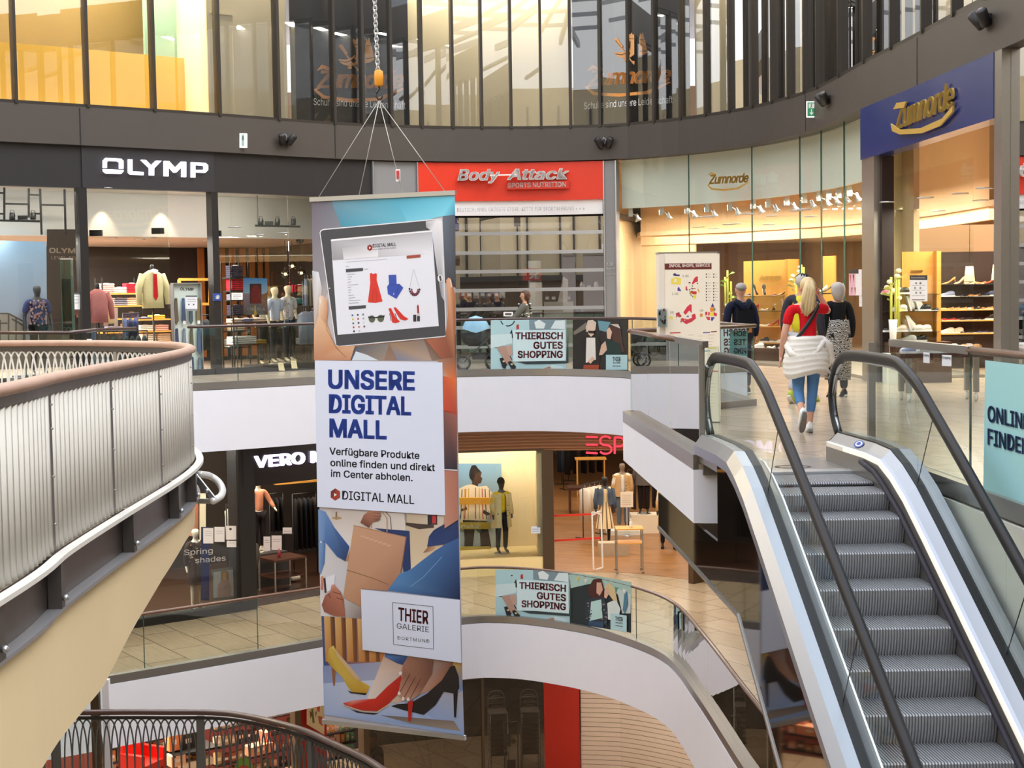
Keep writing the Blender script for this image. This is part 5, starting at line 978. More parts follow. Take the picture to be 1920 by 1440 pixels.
# back of a poster behind the info pillar (read from behind)
a, c_ = PLAT[0], PLAT[1]; dd = (a-c_).normalized(); nn = V((-dd.y, dd.x)); P_ = Plane(V((a.x, a.y, .5))+V((nn.x, nn.y, 0))*(-.03), (dd.x, dd.y, 0))
pl = P_; pl.crop(1160, 280, 3.4286)
pl.poly([(715, 1165), (828, 1165), (826, 1330), (715, 1318)], '#8ccbd6', 1)
def mtext(pl, t, a, b_, h, col, L):
    pl.mb.use(col); vs, fs = text_mesh(t, .04, 0, 0, 1); x0 = min(v.x for v in vs); x1 = max(v.x for v in vs)
    pl.mb.add([pl.at(b_[0]+(a[0]-b_[0])*(v.x-x0)/(x1-x0), a[1]-h*v.y/.73, L*.0012) for v in vs], [f[::-1] for f in fs])
mtext(pl, 'SCH', (740, 1200), (818, 1200), 30, '#2e4a66', 2); mtext(pl, 'TES', (740, 1256), (818, 1256), 34, '#2e4a66', 2); mtext(pl, 'PING', (740, 1312), (820, 1312), 34, '#2e4a66', 2)
tag(pl.mb.build('glass_poster', PAINT), 'blue poster seen from behind with mirrored capitals on the short rear balustrade', 'poster')
# pale blue poster on the right balustrade
RP = [p-n_*.02 for p, n_ in zip(RE, normals(RE))]
pl = Curved(RP, .02).crop(1700, 640, 4.236)
pl.poly([(628, 150), (1100, 205), (1100, 1400), (612, 1225)], '#a6dbdf', 1, step=30)
for k in range(11): pl.line([(626, 215+k*95), (1100, 262+k*103)], 2.5, '#86b8bc', 2)
pl.text('ONLINE', (655, 632), (985, 705), 120, '#1d3a6c', 3, .03); pl.text('FINDEN', (655, 815), (985, 905), 122, '#1d3a6c', 3, .03)
tag(pl.mb.build('glass_poster', PAINT), 'pale turquoise poster with dark blue capitals on the right balustrade', 'poster')
for k, (x0_, y0_, x1_, y1_, t, lb) in enumerate(((1732, 660, 1744, 680, 'Ausgang', 'left of the two paper tags hanging from the steel rail'), (1767, 665, 1785, 686, 'Eingang', 'right of the two paper tags hanging from the steel rail'))):
    pl = Curved(RP, .03); pl.poly([(x0_, y0_), (x1_, y0_+1), (x1_, y1_+1), (x0_, y1_)], '#eef0f4', 1); pl.text(t, (x0_+1, y0_+7), (x1_-1, y0_+8), 4, '#3a3a40', 2); tag(pl.mb.build('paper_tag', PAINT), lb, 'paper sign')
# ================================================================ FIGURES
def limb_mesh(mb, J, Ed, smooth_levels=2):
    """skin a jointed skeleton: J {name: (x, y, z, r[, ry])}, Ed [(a, b)]; the first joint is the root"""
    names = list(J); me = bpy.data.meshes.new('sk'); me.from_pydata([J[k][:3] for k in names], [(names.index(a), names.index(b)) for a, b in Ed], [])
    ob = bpy.data.objects.new('sk', me); COL.objects.link(ob); md = ob.modifiers.new('skin', 'SKIN'); md.use_smooth_shade = True; md.branch_smoothing = .4
    for i, k in enumerate(names):
        sv = me.skin_vertices[0].data[i]; r = J[k][3]; sv.radius = (r, J[k][4] if len(J[k]) > 4 else r); sv.use_root = i == 0
    sb = ob.modifiers.new('sub', 'SUBSURF'); sb.levels = smooth_levels
    dg = bpy.context.evaluated_depsgraph_get(); dg.update(); m2 = bpy.data.meshes.new_from_object(ob.evaluated_get(dg))
    mb.add([v.co.copy() for v in m2.vertices], [tuple(p.vertices) for p in m2.polygons], True)
    bpy.data.objects.remove(ob); bpy.data.meshes.remove(me); bpy.data.meshes.remove(m2); return mb
def skeleton(h, female=False, arms=None, legs=None, head=(0, 0), lean=0):
    """joints of a standing figure facing -Y; arms/legs override joints"""
    k = h/1.75; sw = .175 if female else .195
    J = {'pelvis': (0, 0, .93, .115, .095), 'waist': (0, lean*.3, 1.07, .105 if female else .125, .085), 'chest': (0, lean*.7, 1.27, .135 if female else .155, .10), 'neckbase': (0, lean, 1.44, .065), 'neck': (head[0]*.4, lean+head[1]*.4, 1.51, .05), 'jaw': (head[0]*.8, lean-.015+head[1]*.8, 1.572, .072, .082), 'skull': (head[0], lean+head[1], 1.655, .092, .108), 'crown': (head[0], lean+head[1]+.005, 1.712, .068, .08)}
    for s_, n_ in ((-1, 'l'), (1, 'r')):
        J['shoulder_'+n_] = (s_*sw, lean, 1.40, .052); J['elbow_'+n_] = (s_*(sw+.055), lean+.02, 1.12, .04); J['wrist_'+n_] = (s_*(sw+.065), lean-.05, .88, .026); J['palm_'+n_] = (s_*(sw+.06), lean-.07, .81, .03, .016)
        J['hip_'+n_] = (s_*.085, 0, .88, .085); J['knee_'+n_] = (s_*.095, -.01, .49, .056); J['ankle_'+n_] = (s_*.095, .02, .09, .036); J['toe_'+n_] = (s_*.11, -.13, .035, .036, .025)
    for d in (arms, legs):
        for a, v in (d or {}).items(): J[a] = tuple(v)+J[a][3:] if len(v) == 3 else v
    return {a: tuple(x*k for x in v) for a, v in J.items()}
ED = [('pelvis', 'waist'), ('waist', 'chest'), ('chest', 'neckbase'), ('neckbase', 'neck'), ('neck', 'jaw'), ('jaw', 'skull'), ('skull', 'crown')]
for n_ in 'lr': ED += [('neckbase', 'shoulder_'+n_), ('shoulder_'+n_, 'elbow_'+n_), ('elbow_'+n_, 'wrist_'+n_), ('wrist_'+n_, 'palm_'+n_), ('pelvis', 'hip_'+n_), ('hip_'+n_, 'knee_'+n_), ('knee_'+n_, 'ankle_'+n_), ('ankle_'+n_, 'toe_'+n_)]
def fingers(J, h):
    """five finger chains rooted in each palm"""
    k = h/1.75; ED2 = []; J = dict(J)
    for n_ in 'lr':
        p = V(J['palm_'+n_][:3]); d = (p-V(J['wrist_'+n_][:3])).normalized(); s_ = -1 if n_ == 'l' else 1
        sd = d.cross(V((s_, .3, 0))).normalized(); nn = sd.cross(d).normalized()
        for i, (o, L_) in enumerate(((-.028, .070), (-.010, .082), (.009, .076), (.027, .058), (-.038, .045))):
            a = p+sd*o*k+d*(.03*k if i < 4 else -.02*k); b_ = a+d*L_*.5*k+(sd*-.022*k if i == 4 else V((0, 0, 0))); c_ = b_+d*L_*.45*k+nn*.018*k
            q = 'f%s%d' % (n_, i); J[q+'a'] = (*a, .0095*k); J[q+'b'] = (*b_, .0085*k); J[q+'c'] = (*c_, .007*k); ED2 += [('palm_'+n_, q+'a'), (q+'a', q+'b'), (q+'b', q+'c')]
    return J, ED2
def lerpJ(J, a, b, t):
    A, B = J[a], J[b]; return tuple(x+(y-x)*t for x, y in zip(A[:3], B[:3]))
def garment(par, nm, J, h, keys, col, grow=.018, sleeve=1.0, leg=1.0, m=None, **kw):
    """cloth grown over part of the skeleton; sleeve / leg = how far along the limb it runs"""
    k = h/1.75; K = {}; E_ = []
    def put(n_, p, r): K[n_] = (*p, *[x+grow*k for x in r])
    R = lambda n_: J[n_][3:] if len(J[n_]) > 4 else (J[n_][3], J[n_][3])
    if 'torso' in keys:
        put('pelvis', J['pelvis'][:3], R('pelvis')); put('waist', J['waist'][:3], R('waist')); put('chest', J['chest'][:3], R('chest')); put('neckbase', lerpJ(J, 'chest', 'neckbase', .85), (.06*k, .05*k)); E_ += [('pelvis', 'waist'), ('waist', 'chest'), ('chest', 'neckbase')]
        for n_ in 'lr':
            put('shoulder_'+n_, J['shoulder_'+n_][:3], R('shoulder_'+n_)); E_.append(('neckbase', 'shoulder_'+n_))
            if sleeve <= .5:
                if sleeve > 0: put('cuff_'+n_, lerpJ(J, 'shoulder_'+n_, 'elbow_'+n_, sleeve*2), tuple(x+.008*k for x in R('elbow_'+n_))); E_.append(('shoulder_'+n_, 'cuff_'+n_))
            else:
                put('elbow_'+n_, J['elbow_'+n_][:3], R('elbow_'+n_)); put('cuff_'+n_, lerpJ(J, 'elbow_'+n_, 'wrist_'+n_, (sleeve-.5)*2), R('wrist_'+n_)); E_ += [('shoulder_'+n_, 'elbow_'+n_), ('elbow_'+n_, 'cuff_'+n_)]
    if 'legs' in keys:
        put('pelvis', J['pelvis'][:3], R('pelvis'))
        for n_ in 'lr':
            put('hip_'+n_, J['hip_'+n_][:3], R('hip_'+n_)); put('knee_'+n_, J['knee_'+n_][:3], R('knee_'+n_)); put('hem_'+n_, lerpJ(J, 'knee_'+n_, 'ankle_'+n_, leg), tuple(x+.006*k for x in R('ankle_'+n_))); E_ += [('pelvis', 'hip_'+n_), ('hip_'+n_, 'knee_'+n_), ('knee_'+n_, 'hem_'+n_)]
    b = MB(); b.use(col); limb_mesh(b, K, E_, 1); return b.build(nm, m or CLOTH, par, **kw)
def figure(label, cat, loc, rz, h, J, skin, person=False, name=None):
    t = thing(name or ('person' if person else 'mannequin'), label, cat, loc, rz); b = MB(); b.use(skin); E_ = ED
    if person: J, e2 = fingers(J, h); E_ = ED+e2
    limb_mesh(b, J, E_, 2 if person else 1); b.build('body', SKIN if person else mat('mannequin_shell', attr=True, rough=.4, noise=.02), t)
    if person:
        k = h/1.75; s_ = V(J['skull'][:3]); b = MB(); b.use('#f0ece4')
        for x in (-.03, .03): b.use('#f0ece4'); b.ball(s_+V((x*k, -.082*k, -.025*k)), .012*k, 8, 6); b.use('#3a2a20'); b.ball(s_+V((x*k, -.091*k, -.025*k)), .006*k, 6, 4)
        b.build('eyes', GLOSS, t); b = MB(); b.use(skin); b.tube([s_+V((0, -.085*k, -.02*k)), s_+V((0, -.108*k, -.055*k)), s_+V((0, -.09*k, -.062*k))], [.009*k, .014*k, .01*k], 8)
        for x in (-.076, .076): b.ball(s_+V((x*k, .0, -.03*k)), (.012*k, .02*k, .032*k), 8, 6)
        b.build('nose_and_ears', SKIN, t); b = MB(); b.use('#b06a60'); b.ball(s_+V((0, -.082*k, -.088*k)), (.022*k, .008*k, .007*k), 10, 6); b.build('mouth', SKIN, t)
    return t
def shoe_pair(t, J, col, sole='#f2f2f0', h=1.75):
    k = h/1.75
    for n_ in 'lr':
        a, o = V(J['ankle_'+n_][:3]), V(J['toe_'+n_][:3]); d = (o-a); d = (d-V((0, 0, d.z))*0).normalized(); up = V((0, 0, 1)); sd = d.cross(up).normalized(); u = sd.cross(d).normalized()
        heel = a-d*.05*k-u*.03*k; R = []
        for f, w_, hh in ((-.02, .026, .05), (.02, .036, .085), (.07, .038, .085), (.13, .042, .06), (.2, .044, .042), (.25, .03, .03), (.265, .012, .02)):
            c_ = heel+d*f*k; R.append([c_+sd*w_*k*math.cos(q)+u*(max(math.sin(q), -.35)*hh*k-.02*k) for q in (6.2832*i/10 for i in range(10))])
        b = MB(); b.use(col); b.rings(R); s = b.build('shoe', CLOTH, t); b = MB(); b.use(sole); R2 = [[p-u*.012*k for p in (r[6], r[9], r[9]-u*.022*k, r[6]-u*.022*k)] for r in R]; b.rings(R2, smooth=False); b.build('sole', GLOSS, s)
def hair_cap(t, J, h, col, back=.10, vol=.012):
    k = h/1.75; s_ = V(J['skull'][:3]); b = MB(); b.use(col); R = []; rn = random.Random(int(h*1000))
    for i in range(11):
        f = i/10; z = .088-f*(.088+back); w_ = .078+vol; g = math.sqrt(max(.03, 1-max(z, 0)**2/.0079)); tp = 1-.55*max(0, (f-.5)/.5)**2; y0 = .012+.014*f
        R.append([s_+V((w_*g*tp*math.cos(q)*k*rn.uniform(.96, 1.05), (y0+(w_+.016)*g*tp*math.sin(q)*(1 if math.sin(q) > 0 else (.9 if z > .03 else .25)))*k*rn.uniform(.97, 1.04), z*k+.008+rn.uniform(-.006, .006)*(i > 0))) for q in (6.2832*j/18 for j in range(18))])
    b.rings(R[::-1]); return b.build('hair', mat('hair', attr=True, rough=.55, noise=.15, nscale=60, stretch=(1, 1, .15)), t)
# ---------------------------------------------------------------- woman in red
H = 1.68; k_ = 1.75/H
wl = {a: tuple(x*k_ for x in v) for a, v in {'shoulder_l': (-.185, .01, 1.345), 'elbow_l': (-.265, -.02, 1.06), 'wrist_l': (-.285, .05, .86), 'palm_l': (-.285, .07, .80), 'shoulder_r': (.165, .01, 1.345), 'elbow_r': (.255, .16, 1.305), 'wrist_r': (.145, .14, 1.505), 'palm_r': (.115, .11, 1.555)}.items()}
ll = {a: tuple(x*k_ for x in v) for a, v in {'hip_l': (-.10, 0, .84), 'knee_l': (-.105, .03, .46), 'ankle_l': (-.115, -.24, .235), 'toe_l': (-.12, -.16, .10), 'hip_r': (.07, 0, .84), 'knee_r': (.055, .05, .46), 'ankle_r': (.01, .0, .085), 'toe_r': (.01, .15, .035)}.items()}
J = skeleton(H, True, wl, ll, head=(.0, .02))
J['skull'] = J['skull'][:3]+(.084, .098); J['jaw'] = (J['jaw'][0], .03, J['jaw'][2], .066, .075); J['pelvis'] = (-.02, 0, .90, .135, .11); J['hip_l'] = J['hip_l'][:3]+(.09,); J['hip_r'] = J['hip_r'][:3]+(.09,)
def mirror_face(t):
    for c in t.children:
        if c.name.split('.')[0] in ('eyes', 'nose_and_ears', 'mouth'):
            for v in c.data.vertices: v.co.y = -v.co.y+2*.02
wp = V((3.22, 16.2, 0))
t = figure('woman in a red T-shirt and blue jeans walking away, white jacket tied round her waist', 'person', wp, 0, H, J, '#d9a58c', True); mirror_face(t)
garment(t, 'shirt', J, H, ['torso'], '#d51a26', .016, .34); garment(t, 'jeans', J, H, ['legs'], '#5a86b8', .012, leg=.72); shoe_pair(t, J, '#f0f0ee', '#7a7672', H)
b = MB(); b.use('#f0ebe2'); R = []
rn = random.Random(5)
for i in range(23):
    z = 1.05-i*.0195; wv = .010*(i % 3 != 0); f = .17 if i == 0 else .2+.0035*min(i, 12)-(.02 if i > 20 else 0); R.append([(-.02+(f+wv)*math.cos(q)*(1+.03*math.sin(3*q+i*.3)), -.01+(f-.035+wv)*math.sin(q), z-.035*math.sin(2*q+.6)*(i/22)) for q in (6.2832*j/28 for j in range(28))])
b.rings(R); b.tube([(-.19, .05, 1.02), (-.225, -.04, .94), (-.2, -.12, .86), (-.08, -.175, .82), (.05, -.17, .88), (.14, -.14, .99)], [.03, .045, .045, .04, .04, .03], 10); b.tube([(.12, -.12, 1.0), (.2, -.05, .94), (.235, 0, .78), (.225, -.02, .60)], [.05, .06, .055, .035], 10); b.build('tied_jacket', mat('white_quilted_nylon', attr=True, rough=.5, noise=.05, nscale=14, bump=.6), t, label='white quilted jacket tied around the waist')
s_ = V(J['skull'][:3]); b = MB(); b.use('#d8bd8c'); b.ball(s_+V((0, -.005, .012)), (.083, .098, .088), 16, 12); b.ball(s_+V((0, -.10, .04)), (.035, .03, .03)); HAIR = mat('hair', attr=True, rough=.55, noise=.15, nscale=60, stretch=(1, 1, .15))
for o in (-.035, -.015, .01, .03): b.tube([s_+V((o*.3, -.11, .05)), s_+V((o*1.0-.005, -.15, -.03)), s_+V((o*1.5-.02, -.16, -.14)), s_+V((o*1.4-.03, -.155, -.25)), s_+V((o*.8-.045, -.15, -.34+abs(o)*1.2))], [.03, .036, .036, .028, .008], 8)
b.build('hair', HAIR, t, label='long blonde ponytail')
b = MB(); b.use('#1c1a1c'); b.tube(crom([(.10, .02, 1.40), (.09, -.10, 1.37), (.0, -.128, 1.22), (-.10, -.125, 1.08), (-.17, -.09, .98), (-.2, 0, .9)], 4), .012, 6, fl=2); b.box(-.235, -.15, -.02, .12, .68, .90); b.build('shoulder_bag', GLOSS, t, label='black cross-body bag')
# ---------------------------------------------------------------- man in navy hoodie, man with cap, grey-haired woman, woman with pushchair
def walker(label, loc, rz, h, female, top, bottom, hair, skin='#d2a184', shoes='#2a2a2c', arms=None, legs=None, sleeve=.98, leg=.95, vol=.012, back=.10):
    J = skeleton(h, female, arms, legs); t = figure(label, 'person', loc, rz, h, J, skin, True); garment(t, 'top', J, h, ['torso'], top, .03, sleeve); garment(t, 'trousers', J, h, ['legs'], bottom, .022, leg=leg); shoe_pair(t, J, shoes, '#e8e8e0', h); hair_cap(t, J, h, hair, back, vol); return t, J
STEP_L = {'knee_l': (-.09, -.14, .52), 'ankle_l': (-.09, -.2, .1), 'toe_l': (-.1, -.34, .05), 'knee_r': (.09, .02, .49), 'ankle_r': (.09, .22, .14), 'toe_r': (.09, .1, .045)}
t, J = walker('man with grey hair in a dark navy hoodie facing the orange shoe display', (3.46, 22.5, 0), math.pi+.25, 1.68, False, '#1d2236', '#23252e', '#9a948e', back=.05)
b = MB(); b.use('#1b2032'); b.tube(crom([(-.11, .06, 1.40), (-.06, .13, 1.36), (0, .15, 1.28), (.06, .13, 1.36), (.11, .06, 1.40)], 3), .045, 8); b.build('hood', CLOTH, t); b = MB(); b.use('#15171c'); b.box(-.13, .13, .13, .2, 1.0, 1.27); b.build('small_backpack', CLOTH, t)
t, J = walker('man in a yellow quilted vest, navy cap and lime shoes, behind the red shirt', (4.02, 20.6, 0), math.pi-.5, 1.78, False, '#3a3a44', '#c9c8cc', '#c4bdb8', shoes='#c8d860', legs=STEP_L)
garment(t, 'vest', J, 1.78, ['torso'], '#dcd01e', .05, 0, m=mat('yellow_quilted', attr=True, rough=.5, noise=.05, nscale=14, bump=.6)); s_ = V(J['skull'][:3]); b = MB(); b.use('#1e2434'); b.loft([(s_.x, s_.y, s_.z+.02, .095, .105), (s_.x, s_.y, s_.z+.06, .09, .10), (s_.x, s_.y, s_.z+.095, .05, .06), (s_.x, s_.y, s_.z+.1, .01, .01)], 14); b.box(s_.x-.06, s_.x+.06, s_.y-.19, s_.y-.07, s_.z+.02, s_.z+.035); b.build('cap', CLOTH, t)
t, J = walker('grey-haired woman in a black top and patterned skirt beside the shop column', (4.72, 21.6, 0), math.pi+.2, 1.66, True, '#1a1a1d', '#2a2a2c', '#b3aaa4', vol=.03, back=.20)
b = MB(); ZEB = mat('zebra_print', attr=True, rough=.8, noise=.02); N_ = ZEB.node_tree.nodes; L_ = ZEB.node_tree.links; tc = N_.new('ShaderNodeTexCoord'); wv = N_.new('ShaderNodeTexWave'); wv.inputs['Scale'].default_value = 14; wv.inputs['Distortion'].default_value = 14; wv.inputs['Detail Scale'].default_value = 1.2; wv.bands_direction = 'Z'; rp = N_.new('ShaderNodeValToRGB'); rp.color_ramp.elements[0].position = .45; rp.color_ramp.elements[1].position = .55; rp.color_ramp.elements[0].color = C('#1b1a1c'); rp.color_ramp.elements[1].color = C('#c8c4bc'); L_.new(tc.outputs['Object'], wv.inputs[0]); L_.new(wv.outputs[0], rp.inputs[0]); L_.new(rp.outputs[0], N_['Principled BSDF'].inputs['Base Color'])
b.loft([(0, 0, 1.12, .17, .13), (0, 0, .98, .185, .145), (0, 0, .8, .2, .16), (0, 0, .45, .2, .17), (0, 0, .25, .19, .17)], 20); b.build('skirt', ZEB, t)
t, J = walker('woman with brown hair in a camouflage jacket pushing the pushchair', (.30, 31.9, 0), -math.pi/2-.15, 1.66, True, '#6a6a64', '#2a2c34', '#5a3c2a', arms={'elbow_l': (-.2, -.2, 1.14), 'wrist_l': (-.16, -.42, 1.02), 'palm_l': (-.15, -.49, 1.02), 'elbow_r': (.2, -.2, 1.14), 'wrist_r': (.16, -.42, 1.02), 'palm_r': (.15, -.49, 1.02)}, vol=.02, back=.15)
b = MB()
for k in range(60): q = random.uniform(0, 6.28); z = random.uniform(.95, 1.38); b.use(random.choice(['#2c2e2a', '#d8d6cc', '#8c8c80'])); b.ball((.165*math.cos(q), .128*math.sin(q)+.0, z), (.03, .03, .018), 6, 4)
b.build('camouflage_patches', CLOTH, t)
pc = thing('pushchair', 'pushchair with pale blue hood behind the upper gallery balustrade', 'pushchair', (-.72, 31.5, 0))
b = MB(); b.use('#9fc8e8'); R = []
for i in range(7): a = math.radians(15+i*25); R.append([(-.02-.34*math.cos(a)*math.sin(p)*.9, .22*math.cos(p), .78+.36*math.sin(a)*math.sin(p)) for p in (math.pi*j/8 for j in range(9))])
n_ = 9; b.add([p for r in R for p in r], [(i*n_+j, i*n_+j+1, (i+1)*n_+j+1, (i+1)*n_+j) for i in range(6) for j in range(8)], True); b.build('hood', CLOTH, pc)
b = MB(); b.use('#2b2c30'); b.loft([(.02, 0, .50, .2, .16), (.0, 0, .58, .30, .2), (0, 0, .78, .36, .22)], 14); b.build('carrycot', CLOTH, pc)
b = MB(); b.use('#2b2c30')
for y in (-.2, .2): b.tube([(.62, y, 1.02), (.38, y, .80), (-.02, y, .42), (-.3, y, .16)], .014, 6); b.tube([(.2, y, .6), (.32, y, .2)], .014, 6)
b.tube([(.62, -.2, 1.02), (.62, .2, 1.02)], .018, 6); b.build('frame', GLOSS, pc)
for x, r in ((-.3, .14), (.34, .17)):
    for y in (-.24, .24):
        b = MB(); b.use('#1c1c1e'); b.tube([(x+r*math.cos(q), y, r+.01+r*math.sin(q)) for q in (6.2832*i/16 for i in range(16))], .022, 6, closed=True, cap=False, up=(0, 1, 0)); b.use('#8a8c90')
        for i in range(3): q = 3.1416*i/3; b.bar((x-r*math.cos(q), y, r+.01-r*math.sin(q)), (x+r*math.cos(q), y, r+.01+r*math.sin(q)), .012, .012, (0, 1, 0))
        b.build('wheel', GLOSS, pc)
b = MB(); b.use('#202124'); b.loft([(.1, 0, .22, .2, .15), (.1, 0, .36, .24, .17)], 10); b.build('basket', CLOTH, pc)
# ================================================================ GOODS
SHOES = {}
def shoe_mesh(kind, col, sole):
    key = (kind, col, sole)
    if key in SHOES: return SHOES[key]
    b = MB(); R = []
    if kind == 'sneaker':
        for x, w_, hh in ((-.12, .03, .075), (-.08, .037, .10), (-.03, .039, .10), (.03, .04, .075), (.08, .045, .055), (.12, .036, .045), (.14, .012, .03)): R.append([(x, w_*math.cos(q), .02+max(0, math.sin(q))*hh) for q in (6.2832*i/10 for i in range(10))])
        b.use(col).rings(R); b.use(sole); b.rings([[(x, -w_*1.05, 0), (x, w_*1.05, 0), (x, w_*1.05, .03), (x, -w_*1.05, .03)] for x, w_ in ((-.13, .03), (-.08, .038), (.03, .042), (.09, .046), (.13, .036), (.148, .012))], smooth=False)
        b.use('#fafafa')
        for x in (-.01, .015, .04): b.box(x, x+.012, -.022, .022, .098-abs(x)*.6, .106-abs(x)*.6)
    elif kind == 'pump':
        for x, w_, z, hh in ((-.115, .024, .10, .055), (-.07, .031, .085, .045), (-.02, .027, .05, .035), (.03, .03, .018, .035), (.08, .036, .006, .035), (.12, .024, .005, .022), (.145, .006, .006, .01)): R.append([(x, w_*math.cos(q), z+max(0, math.sin(q))*hh) for q in (6.2832*i/10 for i in range(10))])
        b.use(col).rings(R); b.tube([(-.10, 0, .10), (-.112, 0, .05), (-.105, 0, 0)], [.016, .009, .007], 6)
    else:
        for x, w_, hh in ((-.12, .026, .05), (-.06, .034, .03), (0, .032, .02), (.06, .042, .035), (.11, .036, .03), (.135, .014, .015)): R.append([(x, w_*math.cos(q), .008+max(0, math.sin(q))*hh) for q in (6.2832*i/10 for i in range(10))])
        b.use(col).rings(R); b.use(sole); b.box(-.12, .12, -.036, .036, 0, .01)
    o = b.build('shoe', GLOSS); SHOES[key] = o.data; bpy.data.objects.remove(o); return SHOES[key]
def shoe(kind, col, loc, rz=0, label='', group=None, up=False, sole='#f4f2ee', sc=1.0):
    o = bpy.data.objects.new({'sneaker': 'sneaker', 'pump': 'pump_shoe', 'flat': 'flat_shoe'}[kind], shoe_mesh(kind, col, sole)); COL.objects.link(o); o.location = loc; o.scale = (sc,)*3
    o.rotation_euler = (0, -1.25, rz) if up else (0, 0, rz)
    if up: o.location.z += .125*sc
    return tag(o, label, 'shoe', group)
CN = {'#1c1a1a': 'black', '#f0eee8': 'white', '#c02c24': 'red', '#dcae8c': 'nude', '#c88a4c': 'tan', '#8a94b8': 'grey blue', '#e8d8c8': 'cream', '#d87888': 'pink', '#3a4a78': 'navy', '#e0a860': 'honey brown', '#a84a28': 'rust'}
BK, WH, RD, NU, TN, GB, CR, PK, NV, HB, RS = CN
def shoe_row(P, Q, items, place, group, rz=math.pi):
    n_ = len(items)
    for i, it in enumerate(items):
        kind, col = it[0], it[1]; p = V(P).lerp(V(Q), (i+.5)/n_)
        kw = {'sneaker': 'sneaker', 'pump': 'high-heeled pump', 'flat': 'flat shoe'}[kind]
        shoe(kind, col, p, rz+random.uniform(-.5, .5), '%s %s, %s from left on %s' % (CN[col], kw, ORD[i], place), group, up=len(it) > 2)
OR = mat('orange_veneer', '#e0a04a', .45, noise=.06, nscale=3, stretch=(1, 1, .2)); GSH = glass('glass_shelf', (.85, .92, .9), .08)
def frame_at(P, right):
    r = V(right); r.z = 0; r.normalize(); n_ = V((r.y, -r.x, 0)); return V(P), r, n_
def obox(b, P, r, n_, x0, x1, d0, d1, z0, z1):
    f = lambda x, d, z: P+r*x+n_*d+V((0, 0, z)); return b.hexa([f(x0, d1, z0), f(x1, d1, z0), f(x1, d0, z0), f(x0, d0, z0), f(x0, d1, z1), f(x1, d1, z1), f(x1, d0, z1), f(x0, d0, z1)])
# --- orange display in the curved window
uq = fu(1446, 580, -1.25)[0]; d_ = fp(uq+.1)-fp(uq-.1); P0_, r_, n0 = frame_at(fp(uq, -1.35, 0), d_)
PW = Plane(P0_, r_); xw = lambda x: (PW.at(x, 600)-P0_).dot(r_); zw = lambda y, x=1446: PW.at(x, y).z
xa, xb = xw(1395), xw(1497)
t = thing('shoe_display', 'orange wooden shoe display with raised gold lettering in the curved window', 'display', P0_)
def loc_(mb, t): q = V(t.location); mb.v = [tuple(V(p)-q) for p in mb.v]; return mb
b = MB(); obox(b, P0_, r_, n0, xa, xb, -.08, 0, .05, zw(488)); obox(b, P0_, r_, n0, xb-.09, xb, -.08, .3, .05, zw(488)); loc_(b, t).build('back_panel', OR, t)
b = MB(); obox(b, P0_, r_, n0, xa-.1, xb+1.2, -.1, .5, .05, .32); loc_(b, t).build('base', mat('dark_walnut', '#4a2a1c', .35, noise=.15), t)
pz = Plane(P0_+n0*.03, r_); zum_art(pz, 1421, 1466, 526, 15, '#8a6020', .28, .04, 1, -2); loc_(pz.mb, t).build('lettering', GOLDM, t)
SHZ = [zw(554, 1440), zw(582, 1440), zw(611, 1440), zw(641, 1440), .32]
for z in SHZ[:-1]: b = MB(); obox(b, P0_, r_, n0, xa, xb-.09, 0, .30, z-.02, z-.005); loc_(b, t).build('shelf', GSH if z > SHZ[2] else OR, t)
pos = lambda x, z, d=.16: P0_+r_*x+n0*d+V((0, 0, z))
rows = [([('flat', BK), ('flat', BK, 1), ('flat', BK, 1), ('flat', RS), ('pump', TN)], 'the top shelf of the orange display'), ([('pump', BK), ('pump', RD), ('flat', NU), ('pump', NU), ('flat', NU, 1)], 'the second shelf of the orange display'), ([('pump', NU), ('flat', BK, 1), ('flat', CR), ('pump', RD), ('flat', RD)], 'the third shelf of the orange display'), ([('sneaker', CR), ('pump', NU), ('sneaker', BK), ('flat', WH), ('sneaker', WH)], 'the lowest shelf of the orange display')]
rz0 = math.atan2(r_.y, r_.x)
for (it, pl_), z in zip(rows, SHZ): shoe_row(pos(xa+.08, z), pos(xb-.14, z), it, pl_, 'shoes on the orange window display', rz0+math.pi)
shoe_row(pos(xa-.1, .32, .36), pos(xb+.5, .32, .36), [('sneaker', WH), ('sneaker', CR), ('sneaker', WH), ('flat', WH), ('sneaker', NV), ('sneaker', WH)], 'the dark base of the orange display', 'shoes on the dark display base', rz0+math.pi)
t = thing('orange_partition', 'plain orange panel beside the pale column of the curved window', 'display', fw(1552, 560, -1.7)); p_ = V(t.location); b = MB(); obox(b, V((p_.x, p_.y, 0)), r_, n0, -.14, .2, -.05, 0, .1, zw(484)); loc_(b, t).build('panel', OR, t)
shoe_row(fw(1537, 548, -1.4), fw(1556, 548, -1.4), [('pump', WH), ('pump', BK)], 'the ledge before the plain orange panel', None)
b = MB(); p_ = fw(1547, 549, -1.4); obox(b, p_, r_, n0, -.25, .25, -.12, .12, -.03, -.004); tag(b.build('glass_ledge', GSH), 'small glass ledge in front of the plain orange panel', 'shelf')
